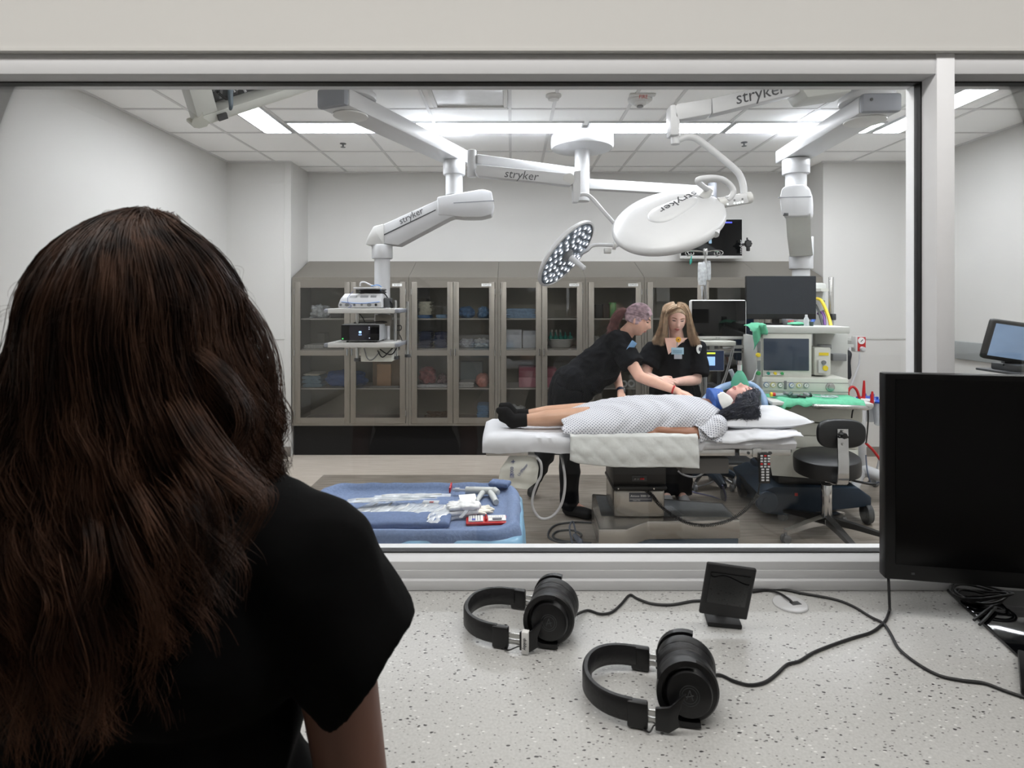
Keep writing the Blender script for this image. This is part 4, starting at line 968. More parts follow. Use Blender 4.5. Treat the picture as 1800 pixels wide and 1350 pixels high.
B(1454, 621, 1477, 633, AY + .16, AY + .26, 'vaporizer_bracket', M['grey'])
# gauge panel
B(1341, 664, 1485, 699, AY - .02, AY + .26, 'gauge_panel', M['cream'], bev=.006)
q = [P(1341, 667, AY - .0215), P(1485, 667, AY - .0215)]
B(1341, 671.5, 1485, 672.3, AY - .0215, AY - .019, 'panel_groove', M['grey'], bev=0)
B(1341, 687, 1485, 687.8, AY - .0215, AY - .019, 'panel_groove', M['grey'], bev=0)
def gauge(px, py, col, r=.019):
    q = P(px, py, AY - .021); gg = G().cyl(q, q + V(0, -.008, 0), r, n=26).out('gauge', solid('gauge_ring_%d' % col[0], col), am)
    G().cyl(q + V(0, -.0075, 0), q + V(0, -.0095, 0), r * .78, n=26).out('dial_face', M['paper'], gg)
    a = random.uniform(-.5, 2); n_ = q + V(0, -.0105, 0); G().tube([n_ - V(.4 * r * cos(a), 0, .4 * r * sin(a)), n_ + V(.6 * r * cos(a), 0, .6 * r * sin(a))], .0016, n=5, smooth=False).out('needle', M['black'], gg)
for px, c in ((1347.5, (110, 140, 170)), (1359, (190, 186, 90)), (1371, (90, 130, 100)), (1390, (120, 140, 190)), (1402.5, (200, 195, 110)), (1414.5, (140, 146, 150))): gauge(px, 676.5, c)
B(1378, 669, 1382.5, 684, AY - .024, AY - .019, 'indicator_slot', M['grey'], bev=.001)
q = P(1454.5, 679, AY - .02); G().lathe([(.034, 0), (.032, .006), (.02, .008), (.018, .014), (.002, .015)], q, frame_from((0, -1, 0)), 28).out('pressure_knob', M['rod'], am)
for i in range(3):
    q = P(1350 + i * 11.5, 656, AY + .008); G().cyl(q, q + V(0, -.014, 0), .011, n=14).out('small_knob', M[('teal', 'yellow', 'greenp')[i]], am)
q = P(1344, 658, AY); G().cyl(P(1344, 658, AY - .002), P(1378, 658, AY - .002), .003, n=6).out('knob_guard', M['rod'], am)
# worktop, rail, drawers
B(1346, 699, 1508, 706, AY - .28, AY + .26, 'worktop', M['cream2'], bev=.01, yref=AY - .1)
Yd = AY - .14
B(1356, 708, 1514, 742, Yd - .02, AY + .26, 'drawer_cabinet_top', M['cream'], bev=.02)
B(1358, 742, 1505, 806, Yd, AY + .26, 'cabinet_body', M['cream'], bev=.006)
for a, b in ((743, 764), (765.5, 786), (787.5, 806)): 
    d_ = B(1359, a, 1504, b, Yd - .012, Yd - .001, 'drawer', M['cream'], bev=.003)
q = P(1387, 713, Yd - .022); G().cyl(q, q + V(0, -.008, 0), .026, n=24, sx=1.3).out('oval_button', M['greenp'], am)
q = P(1389, 713, Yd - .022)
G().tube([P(1436, 713, Yd - .17), P(1450, 713.5, Yd - .20), P(1505, 714, Yd - .20), P(1522, 714.5, Yd - .14), P(1524, 712, Yd + .02)], .016, n=14).out('push_handle', M['rod'], am)
G().tube([P(1438, 713, Yd - .18), P(1440, 716, Yd - .01)], .012, n=10).out('handle_bracket', M['rod'], am)
# lower tray (front section) and base
g = G(); zt, zb_ = P(0, 797, Yd).z, P(0, 836, Yd).z
g.loft([[P(1362, 836, Yd - .02), P(1498, 842, Yd - .02), P(1498, 842, Yd + .35), P(1362, 836, Yd + .35)], [P(1356, 800, Yd - .04), P(1500, 806, Yd - .04), P(1500, 806, Yd + .35), P(1356, 800, Yd + .35)]])
g.out('lower_tray', M['cream'], am)
for a in (1370, 1378): B(a, 797.5, a + 5, 800, Yd - .03, Yd, 'tray_slot', M['dgrey'], bev=0)
bsx = lambda px: P(px, 0, Yd).x
g = G()
g.prism([V(bsx(1335), Yd - .02, .20), V(bsx(1360), Yd - .05, .26), V(bsx(1500), Yd - .05, .27), V(bsx(1523), Yd - .03, .20), V(bsx(1523), Yd - .03, .14), V(bsx(1500), Yd - .03, .12), V(bsx(1380), Yd - .03, .045), V(bsx(1350), Yd - .02, .05)], (0, .66, 0), bev=.012)
g.out('base', M['navy'], am)
B(1372, 838, 1490, 850, Yd + .0, AY + .4, 'base_plinth', M['black'], bev=.004)
B(1401, 866, 1406, 871, Yd - .055, Yd - .051, 'base_label', M['red'], bev=0)
def wheel(q, r, w, nm, m, par, ax=(1, 0, 0)):
    ax = V(*ax).normalized(); g = G().cyl(q - ax * w / 2, q + ax * w / 2, r, n=28, bev=min(.008, r * .2)); g.cyl(q - ax * (w / 2 + .003), q + ax * (w / 2 + .003), r * .5, n=20); return g.out(nm, m, par)
wheel(P(1352, 882, Yd - .03) + V(0, 0, 0), .078, .05, 'wheel', M['navy'], am, (0.15, -1, 0)).location.z = 0
wheel(V(bsx(1517), Yd - .0, .075), .075, .03, 'caster', M['dgrey'], am); wheel(V(bsx(1524), Yd + .02, .07), .07, .02, 'caster', M['dgrey'], am)
wheel(V(bsx(1345), Yd + .5, .07), .07, .05, 'caster', M['dgrey'], am); wheel(V(bsx(1510), Yd + .5, .07), .07, .05, 'caster', M['dgrey'], am)
# navy brake drum seen left of the base
g = G(); q = P(1312, 828, 4.65); wheel_c = V(q.x, 4.65, .11)
g.cyl(wheel_c + V(0, -.04, 0), wheel_c + V(0, .04, 0), .11, n=36, bev=.01); g.box((q.x + .02, 4.62, .13), (q.x + .22, 4.75, .30), bev=.02)
g.out('side_wheel_cover', M['navy'], am)

# things on and around the machine
def drape_sheet(rows, name, m, label, cat, th=.004):
    """rows: list of lists of points -> thin cloth with thickness"""
    n = len(rows[0]); vs = [p for r_ in rows for p in r_]; k = len(vs)
    fs = [(j * n + i, j * n + i + 1, (j + 1) * n + i + 1, (j + 1) * n + i) for j in range(len(rows) - 1) for i in range(n - 1)]
    g = G(); g.add(vs, fs); o = g.out(name, m, None, smooth=80)
    md = o.modifiers.new('thickness', 'SOLIDIFY'); md.thickness = th; md.offset = 1
    return T(o, label, cat)
rows = []
zt = P(0, 699, AY - .1).z
xa, xb = P(1343, 0, AY - .1).x, P(1508, 0, AY - .2).x
for j in range(14):
    t = j / 13; y = AY - .03 - t * .275
    row = []
    for i in range(40):
        s = i / 39; x = xa + (xb - xa) * s; z = zt + .014 + .006 * noise.noise(V(x * 9, y * 14, 0))
        if s < .16: z -= (.16 - s) * .9 * t; x += (.16 - s) * .2 * t
        if j > 11: z -= .02 * (j - 11) + .008 * sin(s * 40)
        row.append(V(x, y, z))
    rows.append(row)
drape_sheet(rows, 'green_cloth', M['green'], 'green cloth spread over the worktop of the anaesthesia machine', 'cloth')
rows = []
for j in range(12):
    t = j / 11; row = []
    for i in range(12):
        s = i / 11; x = P(1325 + 22 * s, 0, AY).x
        if t < .45: y, z = AY + .25 - t * .5, P(0, 573, AY).z + .01 + .012 * noise.noise(V(s * 5, t * 5, 1))
        else: y, z = AY + .01 - .012 * sin(s * 9), P(0, 573, AY).z + .008 - (t - .45) * .13
        if s < .6: z -= (0.6 - s) * .20 * max(.15, t); 
        row.append(V(x + .006 * sin(t * 9), y - .015 + .01 * sin(s * 13), z))
    rows.append(row)
drape_sheet(rows, 'green_cloth', M['green'], 'green cloth hanging over the top left corner of the anaesthesia machine', 'cloth', .006)
for a, b, l in ((1395, 1409, 'thin strip of green cloth on the top shelf behind the sanitizer bottle'),):
    q = P(1400, 571, AY + .2); g = G(); 
    bm = bmesh.new(); bmesh.ops.create_icosphere(bm, subdivisions=3, radius=1)
    for v in bm.verts: v.co = V(P(1393, 0, AY + .2).x + v.co.x * .07, AY + .2 + v.co.y * .05, P(0, 574, AY).z + .014 + v.co.z * .012 * (1 + noise.noise(v.co * 3)))
    bm.verts.index_update(); g.add([v.co.copy() for v in bm.verts], [[v.index for v in f.verts] for f in bm.faces]); bm.free(); T(g.out('green_cloth', M['green']), l, 'cloth')
zt2 = P(0, 574, AY).z + .001
q = V(P(1411, 0, AY + .12).x, AY + .12, zt2)
bt = E('sanitizer_bottle', q, 'clear small bottle with white cap on top of the anaesthesia machine', 'bottle')
G().lathe([(.016, 0), (.018, .004), (.018, .055), (.012, .066), (.009, .07)], q, Matrix.Identity(3), 24).out('body', mat_clear('bottle_plastic', (225, 230, 232), .4), bt)
G().lathe([(.010, .068), (.010, .085), (.006, .087)], q, Matrix.Identity(3), 16).out('cap', M['white'], bt)
q = V(P(1419, 0, AY + .14).x, AY + .14, zt2); T(G().lathe([(.014, 0), (.016, .03), (.014, .032), (.012, .004)], q, Matrix.Identity(3), 18).out('specimen_cup', mat('dark_cup', (70, 84, 80), .3)), 'small dark cup beside the clear bottle', 'cup')
q = P(1379, 567, AY + .35); g = G(); g.box(tuple(q - V(.035, 0, .02)), tuple(q + V(.035, .1, .024)), bev=.004); o = g.out('infusion_display', M['grey']); o.location.z = zt2; T(o, 'small grey box with red digits on the machine top below the black monitor', 'display box')
text('88:8', .025, V(q.x, q.y - .0015, zt2 + .024), (1, 0, 0), (0, 0, 1), lit('lit_digit', (200, 70, 80), .7), 'lettering', o)
# goggles, syringe and wires on the green cloth
zc = zt + .016
gl = E('instrument_clutter', V(P(1405, 0, AY - .2).x, AY - .2, zc), 'dark tangled airway connectors lying on the green cloth', 'connectors')
rnd = random.Random(5)
for i in range(9):
    q = V(P(1392 + i * 5.0, 0, AY - .2).x, AY - .2 + rnd.uniform(-.04, .04), zc + .014)
    G().cyl(q, q + V(rnd.uniform(-.05, .05), rnd.uniform(-.03, .03), rnd.uniform(-.003, .018)), rnd.uniform(.008, .014), n=10).out('connector', M[('dgrey', 'grey', 'cable')[i % 3]] if i % 3 else solid('green_grey', (70, 96, 88)), gl)
q = V(P(1366, 0, AY - .13).x, AY - .13, zc + .012)
sy = E('syringe', q, 'syringe with yellow and red end lying on the green cloth', 'syringe')
G().cyl(q, q + V(.11, .0, 0), .010, n=14).out('barrel', M['clear2'], sy); G().cyl(q + V(-.02, 0, 0), q + V(0, 0, 0), .014, n=14).out('red_tip', M['red'], sy); G().cyl(q + V(-.035, 0, 0), q + V(-.021, 0, 0), .016, n=14).out('yellow_cap', M['yellow'], sy)
rnd = random.Random(8); g = G()
for i in range(7):
    q = V(P(1440 + i * 6, 0, AY - .2).x, AY - .18, zc + .01); g.tube([q, q + V(rnd.uniform(-.05, .05), rnd.uniform(-.06, .06), .006), q + V(rnd.uniform(-.05, .08), rnd.uniform(-.06, .06), 0)], .004, n=6)
T(g.out('clear_tubing', M['clear2']), 'loops of clear tubing lying on the right of the green cloth', 'tubing')
# breathing bag
YB_ = 4.12
q = P(1300, 642, YB_)
bb = E('breathing_bag', P(1300, 712, YB_), 'green breathing bag hanging behind the patient head', 'breathing bag')
prof = [(640, 4), (652, 4), (655, 7), (662, 11), (672, 15), (683, 17.5), (696, 18), (708, 16), (716, 10), (719, 2)]
rings = []
for py, r_ in prof:
    c_ = P(1300.5, py, YB_); rr = r_ * YB_ / 1000
    rings.append([V(c_.x + rr * cos(a) * (1 + .04 * sin(3 * a)), YB_ + rr * .7 * sin(a), c_.z) for a in [2 * pi * i / 28 for i in range(28)]])
G().loft(rings).out('bag', mat('green_bag', (86, 168, 138), .5, var=.12, bump=.3, scale=14), bb, smooth=70)
G().cyl(P(1300, 634, YB_), P(1300, 641, YB_), .018, n=18).out('connector', M['rod'], bb); G().cyl(P(1300, 640, YB_), P(1300, 651, YB_), .015, n=18).out('neck', M['white2'], bb)
o = hose([P(1237, 705, 3.98), P(1250, 692, 4.02), P(1272, 680, 4.1), P(1298, 674, 4.2), P(1322, 677, 4.2), P(1338, 692, 4.15), P(1345, 712, 4.1), P(1345, 730, 4.12), P(1348, 745, 4.25)], .024, 'breathing_hose', mat('corrugated_blue', (134, 160, 194), .35), 'pale blue corrugated hose arching behind the patient head')
g = G(); r_ = random.Random(3)
for i in range(8):
    q = P(1322 + r_.uniform(-6, 10), 695 + i * 4, 4.2); g.cyl(q, q + V(r_.uniform(-.04, .05), .02, r_.uniform(-.04, .04)), .012, n=8)
T(g.out('circuit_connectors', M['grey']), 'grey connectors clustered between the blue hose and the machine', 'connectors')
hose([P(1284, 650, 4.25), P(1290, 668, 4.25), P(1283, 690, 4.25)], .016, 'clear_hose', M['clear2'], 'clear hose left of the green breathing bag')
hose([P(1318, 672, 4.2), P(1326, 668, 4.25), P(1329, 656, 4.28), P(1332, 650, 4.3)], .004, 'sample_line', M['gcable'], 'thin grey sampling line from the machine to the green bag', 'tubing')

# the machine and what stands on it are turned a little towards the table
pv = V(1.95, AY, 0); Rz = Matrix.Rotation(radians(-6), 4, 'Z')
for o in [o for o in SC.objects if o.name not in AM0 and o.parent is None and not o.name.startswith(('breathing', 'clear_hose', 'circuit'))]:
    o.location = (Rz @ (Vector(o.location) - pv)) + pv; o.rotation_euler.z += radians(-6)
# suction on the right wall: regulator, stand with canisters
Y = 5.6
q0, q1 = P(1504, 619, Y), P(1522, 591, Y)
rg = E('suction_regulator', ((q0.x + q1.x) / 2, Y, q0.z), 'red and white suction regulator with round gauge on the right wall', 'regulator')
G().box((q0.x, Y, q0.z), (q1.x, Y + .08, q1.z), bev=.012).out('housing', M['white2'], rg)
G().box((q0.x + .018, Y - .006, q0.z + .01), (q1.x - .004, Y, q1.z - .008), bev=.003).out('red_face', M['red'], rg)
q = P(1514, 599, Y - .007); G().cyl(q, q + V(0, -.006, 0), .033, n=28).out('dial_face', M['paper'], rg)
G().cyl(q + V(-.01, -.0065, -.01), q + V(.012, -.0075, .012), .003, n=6).out('needle', M['black'], rg)
q = P(1515, 613.5, Y - .006); G().cyl(q, q + V(0, -.035, 0), .026, .022, n=22, bev=.003).out('knob', M['white'], rg)
g = G(); g.box((P(1478, 0, Y).x, Y + .03, P(0, 611, Y).z), (q0.x + .01, Y + .06, P(0, 606, Y).z)); g.box((q0.x + .02, Y + .06, q0.z + .06), (q1.x - .02, YP - .0005, q1.z - .05)); g.out('wall_bracket', M['cream2'], rg)
hose([P(1511, 620, Y), P(1510, 640, Y - .05), P(1502, 662, Y - .3), P(1495, 680, Y - .6)], .008, 'suction_tube', M['gcable'], 'grey tube hanging from the red suction regulator', 'tubing')
hose([P(1494, 612, 5.3), P(1490, 632, 5.2), P(1484, 655, 5.1), P(1478, 664, 5.0)], .011, 'suction_tube', M['gcable'], 'pale tube running down behind the right side of the machine', 'tubing')
# black backpack-like bag behind the machine
crm = mat('black_fabric_bag', (34, 36, 40), .8, bump=.3)
g = G(); g.prism(fp([(1478, 616), (1496, 615), (1500, 622), (1497, 636), (1499, 660), (1497, 668), (1478, 668)], 5.0), (0, .15, 0), bev=.02)
T(g.out('black_bag', crm), 'black fabric bag hanging behind the right side of the anaesthesia machine', 'bag')
Y = 4.62
st = E('suction_stand', (2.85, Y, 0), 'white rolling suction stand with blue-lidded canisters right of the machine', 'suction stand')
sx_ = P(1514, 0, Y).x
G().cyl((sx_, Y, .18), (sx_, Y, P(0, 706, Y).z), .036, .034, bev=.004).out('post', M['white'], st)
for (dx, dy) in ((.36, -.42), (.3, .3), (-.3, .25), (-.12, -.1)):
    q = V(sx_ + dx, Y + dy, .09); g = G(); g.tube([V(sx_, Y, .24), V(sx_ + dx * .5, Y + dy * .5, .18), q], [.05, .04, .028], n=12, sub=4); lg = g.out('leg', M['white'], st)
    G().cyl((q.x - .015, q.y, .045), (q.x + .015, q.y, .045), .045, n=20, bev=.004).out('caster', M['grey'], lg)
G().box((sx_ - .14, Y - .04, P(0, 706, Y).z - .004), (sx_ + .24, Y + .16, P(0, 703, Y).z), bev=.006).out('canister_bracket', M['white2'], st)
for i, (px, dy, bh) in enumerate(((1499, -.02, 0), (1527, .12, 6), (1549, -.02, 0))):
    q = V(P(px, 0, Y + dy).x, Y + dy, P(0, 706 - bh, Y + dy).z)
    cn = E('suction_canister', q - V(0, 0, .2), ['clear suction canister with blue lid, left of the white post', 'clear suction canister with blue lid, in the middle behind the red clamp', 'clear suction canister with blue lid, beside the foreground monitor edge'][i], 'suction canister', 'suction canisters on the rolling stand')
    G().lathe([(.045, -.19), (.05, -.185), (.062, 0)], q, Matrix.Identity(3), 26, cap=False).out('jar', mat_clear('canister_plastic', (222, 226, 230), .55, .1) if 'canp' not in M else M['canp'], cn)
    if 'canp' not in M: M['canp'] = bpy.data.materials['canister_plastic']
    bl = M.setdefault('lid_blue', mat('blue_lid', (32, 74, 168), .4)) if 'lid_blue' not in M else M['lid_blue']
    G().lathe([(.068, -.008), (.07, .004), (.055, .012), (.02, .018), (.002, .019)], q, Matrix.Identity(3), 28).out('lid', bl, cn)
    for (ax_, ay_) in ((.03, -.01), (-.025, .01), (.0, -.035)): G().cyl(q + V(ax_, ay_, .01), q + V(ax_, ay_, .038), .010, n=12).out('lid_port', bl, cn)
for px, y0_, y1_, l in ((1518, 669, 708, 'tall red clamp standing on the suction stand behind the canisters'), (1532.5, 688, 710, 'short red clamp between the blue canister lids')):
    yy = 4.7 if px < 1520 else 4.56; q0, q1 = P(px, y1_, yy), P(px + 1, y0_, yy)
    g = G(); g.tube([q0, (q0 + q1) / 2, q1], [.014, .013, .007], n=10, sub=4)
    if px < 1520: g.box(tuple(P(1511, 706, yy)), tuple(P(1521, 698, yy) + V(0, .05, 0)), bev=.004)
    T(g.out('red_clamp', M['red']), l, 'clamp')
hose([P(1492, 700, 4.5), P(1491, 688, 4.5), P(1498, 680, 4.5), P(1506, 686, 4.5), P(1511, 702, 4.5), P(1513, 715, 4.5)], .010, 'red_hose', M['red'], 'red hose looping at the right end of the green cloth')
hose([P(1497, 735, 4.05), P(1499, 722, 4.05), P(1505, 710, 4.06), P(1518, 706, 4.1), P(1525, 716, 4.15), P(1526, 740, 4.2), P(1523, 775, 4.3), P(1522, 778, 4.4)], .005, 'black_lead', M['cable'], 'black lead looping over the push handle at the right', 'cable')
hose([P(1522, 779, 4.5), P(1535, 792, 4.5), P(1547, 808, 4.5)], .010, 'red_hose', M['red'], 'straight red hose end below the suction canisters')
hose([P(1553, 740, 4.6), P(1548, 780, 4.6), P(1544, 815, 4.6), P(1535, 838, 4.6), P(1522, 851, 4.6)], .008, 'suction_tube', M['gcable'], 'clear grey tube dropping from the right canister to the floor', 'tubing')
hose([P(1522, 800, 4.55), P(1525, 830, 4.5), P(1533, 852, 4.5), P(1545, 848, 4.55), P(1562, 862, 4.5)], .005, 'floor_lead', solid('blue_grey_lead', (90, 100, 120)), 'thin blue-grey lead at the foot of the suction stand', 'cable')

# dark equipment rack between patient monitor and anaesthesia machine
g = G(); q0, q1 = P(1262, 790, 5.15), P(1330, 622, 5.15)
rk = E('equipment_rack', ((q0.x + q1.x) / 2, 5.3, 0), 'dark shelving rack with equipment behind the green breathing bag', 'rack')
G().box((q0.x, 5.15, .12), (q1.x, 5.5, .14)).out('shelf', M['dgrey'], rk)
for zz in (.5, .8, 1.1): G().box((q0.x, 5.15, zz), (q1.x, 5.5, zz + .02)).out('shelf', M['dgrey'], rk)
for xx in (q0.x, q1.x - .025):
    for yy in (5.15, 5.475): G().box((xx, yy, 0), (xx + .025, yy + .025, 1.14)).out('upright', M['dgrey'], rk)
G().box((q0.x + .05, 5.2, .822), (q1.x - .05, 5.45, 1.0), bev=.02).out('device', M['black'], rk)
G().box((q0.x + .06, 5.2, .522), (q1.x - .08, 5.45, .72), bev=.02).out('device', mat('dark_device', (58, 60, 66), .3), rk)
q0, q1 = P(1295, 610, 5.0), P(1326, 560, 5.0)
T(G().box((q0.x, 5.0, q0.z - .12), (q1.x, 5.08, q1.z), bev=.01).out('dark_panel', mat('navy_screen', (20, 34, 52), .15)), 'dark navy panel between the patient monitor and the anaesthesia machine', 'panel')

# ------------------------------------------------------------------ open boom housing at the top left
Y = 2.75
oh = E('ceiling_display_housing', P(440, 150, Y + .1), 'open grey ceiling housing with exposed cables at the top left of the window', 'ceiling housing')
# a broad inclined panel: long tray rising to the right, open on its lower face
a0, a1 = P(352, 222, 2.70), P(546, 158, 3.05)          # lower front edge
ax = (a1 - a0).normalized(); dn = V(.10, -.72, .62); dn = (dn - ax * dn.dot(ax)).normalized(); nn = ax.cross(dn).normalized()
if nn.z < 0: nn = -nn
L = (a1 - a0).length * 1.25; W = .26
Rm = Matrix((ax, dn, nn)).transposed()
hg = G()
hg.box((0, 0, 0), (L, .045, .09), R=Rm, c=a0, bev=.006); hg.box((0, W - .03, 0), (L, W, .09), R=Rm, c=a0, bev=.006)
hg.box((0, .045, 0), (.10, W - .03, .09), R=Rm, c=a0, bev=.004); hg.box((L - .12, .045, 0), (L, W - .03, .09), R=Rm, c=a0, bev=.004)
hg.out('tray_frame', M['cream2'], oh)
G().box((.09, .04, .08), (L - .11, W - .02, .095), R=Rm, c=a0).out('back_plate', M['dgrey'], oh)
G().box((-.02, -.02, .02), (L, .002, .10), R=Rm, c=a0, bev=.01).out('lower_lip', M['cream'], oh)
r_ = random.Random(9)
for i in range(14):
    u = .14 + i * (L - .3) / 14; q = [a0 + Rm @ V(u + r_.uniform(-.05, .05), .06 + r_.uniform(0, .15), .03 + r_.uniform(0, .04)) for _ in range(3)]
    G().tube(q, r_.uniform(.004, .009), n=6).out('inner_cable', M[('cable', 'grey', 'dgrey', 'gcable')[i % 4]], oh)
q = a0 + Rm @ V(.19, .02, .02)
G().tube([P(405, 150, 2.7), P(405, 170, 2.7), P(406, 186, 2.7), P(405, 192, 2.72)], [.012, .012, .009, .007], n=12).out('hanging_hose', mat('blue_grey_hose', (84, 98, 108), .5), oh)
g = G(); g.loft([[P(x, y, 2.68 + (.07 if k else 0)) for x, y in ((338, 195), (350, 163), (359, 165), (356, 190), (352, 200), (345, 198))] for k in (0, 1)]); g.out('side_latch', M['cream2'], oh)
g = G(); g.loft([[P(x, y, 2.67 + (.10 if k else 0)) for x, y in ((337, 219), (343, 192), (356, 196), (358, 208), (368, 214), (364, 222), (350, 226), (342, 224))] for k in (0, 1)]); g.out('corner_joint', M['cream'], oh)
G().cyl(P(349, 150, 2.72), P(349, 163, 2.72), .012, .016, n=12).out('top_screw', M['dgrey'], oh)
G().box((.09, .0, -.012), (.135, .03, .002), R=Rm, c=a0 + V(0, 0, 0)).out('sensor_window', M['dgrey'], oh)
g = G(); top = a0 + Rm @ V(L * .8, W * .5, .09); g.cyl(top, (top.x, top.y, CH - .001), .05); g.out('ceiling_post', M['cream2'], oh)
# ------------------------------------------------------------------ people
skin1 = mat('fair_skin', (228, 182, 162), 0.5, var=.06, scale=18, bump=.1)
skin2 = mat('pale_skin', (238, 196, 180), 0.5, var=.06, scale=18, bump=.1)
for s_ in (skin1, skin2):
    b_ = s_.node_tree.nodes['Principled BSDF']; b_.inputs['Specular IOR Level'].default_value = .25; b_.inputs['Roughness'].default_value = .62; b_.inputs['Subsurface Weight'].default_value = .12; b_.inputs['Subsurface Radius'].default_value = (.02, .008, .004)
skin3 = mat('brown_manikin_skin', (146, 100, 76), 0.45, var=.08, scale=16)
skin4 = mat('tan_manikin_skin', (190, 148, 122), 0.45, var=.06, scale=16)
skin5 = mat('pink_manikin_face', (226, 172, 160), 0.42, var=.07, scale=22)
skin6 = mat('arm_skin', (128, 94, 82), 0.5, var=.05, scale=18)
scrub = mat('black_scrubs', (15, 17, 22), 0.9, var=.08, scale=20, bump=.0, spec=.2)
tshirt = mat('black_tshirt', (7, 7, 8), 0.95, var=.1, scale=80, bump=.2, spec=.15)
hairp = mat('lilac_brown_hair', (186, 160, 168), 0.4, var=.45, scale=40)
hairpd = mat('brown_ponytail_hair', (128, 90, 88), 0.45, var=.35, scale=30)
hairb = mat('blonde_hair', (200, 174, 146), 0.42, var=.25, scale=26)
hairk = mat('black_wig_hair', (36, 40, 56), 0.25, var=.4, scale=30)
eye_m = mat('dark_eye', (46, 34, 30), .3); brow_m = mat('brown_brow', (110, 80, 62), .7); lip_m = mat('lips', (178, 100, 96), .4); white_e = mat('eye_white', (225, 220, 215), .3)

def fr(fwd, up=(0, 0, 1)):
    f = Vector(fwd).normalized(); u = Vector(up); x = f.cross(u).normalized(); u = x.cross(f)
    return Matrix((x, f, u)).transposed()
def gsn(x, y, z, c, s): return math.exp(-(((x - c[0]) / s[0]) ** 2 + ((y - c[1]) / s[1]) ** 2 + ((z - c[2]) / s[2]) ** 2))
def head_point(u):
    """unit direction -> head surface point (x right, y forward, z up), about 0.225 m tall"""
    x, y, z = u.x * .0745, u.y * .094, u.z * .112
    if z < 0:
        t = min(1, -z / .112); x *= 1 - .30 * t * t; y = y * (1 - .12 * t) + .012 * t
        if y < 0: y *= 1 - .45 * t
    if y > 0: y *= .93
    p = V(x, y, z)
    if y > 0:
        p.y += .024 * gsn(x, 0, z, (0, 0, -.022), (.011, 1, .017)) + .012 * gsn(x, 0, z, (0, 0, .0), (.008, 1, .03))
        p.y -= .009 * (gsn(x, 0, z, (.031, 0, .012), (.014, 1, .011)) + gsn(x, 0, z, (-.031, 0, .012), (.014, 1, .011)))
        p.y += .004 * gsn(x, 0, z, (0, 0, .032), (.05, 1, .008))
        p.y += .007 * gsn(x, 0, z, (0, 0, -.054), (.022, 1, .007)) + .004 * gsn(x, 0, z, (0, 0, -.066), (.018, 1, .006)) - .003 * gsn(x, 0, z, (0, 0, -.075), (.02, 1, .005))
        p.y += .010 * gsn(x, 0, z, (0, 0, -.095), (.022, 1, .014))
        p.y += .004 * (gsn(x, 0, z, (.04, 0, -.02), (.018, 1, .018)) + gsn(x, 0, z, (-.04, 0, -.02), (.018, 1, .018)))
    return p
def add_head(g, c, R, k=1.0):
    nu, nv = 72, 56; vs = []
    for j in range(nv + 1):
        t = pi * j / nv
        for i in range(nu):
            a = 2 * pi * i / nu; vs.append(Vector(c) + R @ (head_point(V(sin(t) * cos(a), sin(t) * sin(a), cos(t))) * k))
    g.add(vs, [(j * nu + i, (j + 1) * nu + i, (j + 1) * nu + (i + 1) % nu, j * nu + (i + 1) % nu) for j in range(nv) for i in range(nu)])
    for s_ in (-1, 1):
        g.sph(Vector(c) + R @ (V(s_ * .074, -.008, -.008) * k), (.009 * k, .018 * k, .031 * k), R @ Matrix.Rotation(s_ * .35, 3, 'Z'), 12, 8)
def face_parts(c, R, body, k=1.0, closed=True, lip=None, brow=None):
    c = Vector(c)
    def srf(x, z, off): return c + R @ (V(x, head_point(V(x / .0745, sqrt(max(.05, 1 - (x / .0745) ** 2 - (z / .112) ** 2)), z / .112)).y + off, z) * k)
    for s_ in (-1, 1):
        g = G(); g.tube([srf(s_ * (.031 + dx), .012 + dz, .0015) for dx, dz in ((-.013, -.002), (-.006, .0015 - .003), (.0, -.003), (.007, -.002), (.014, .001))], [.0015 * k, .0035 * k, .0045 * k, .0038 * k, .0015 * k], n=6, sub=3); g.out('eye', eye_m, body)
        g = G(); g.tube([srf(s_ * (.031 + dx), .031 + dz, .002) for dx, dz in ((-.017, -.001), (-.006, .003), (.006, .004), (.018, -.001))], [.0025 * k, .0042 * k, .004 * k, .0018 * k], n=6, sub=3); g.out('eyebrow', brow or brow_m, body)
    g = G(); g.tube([srf(x, z, .0012) for x, z in ((-.021, -.058), (-.01, -.056), (0, -.0575), (.01, -.056), (.021, -.058))], [.001 * k, .004 * k, .0045 * k, .004 * k, .001 * k], n=8, sub=3)
    g.tube([srf(x, z, .001) for x, z in ((-.019, -.060), (-.008, -.0645), (.008, -.0645), (.019, -.060))], [.001 * k, .004 * k, .004 * k, .001 * k], n=8, sub=3); g.out('lips', lip or lip_m, body)
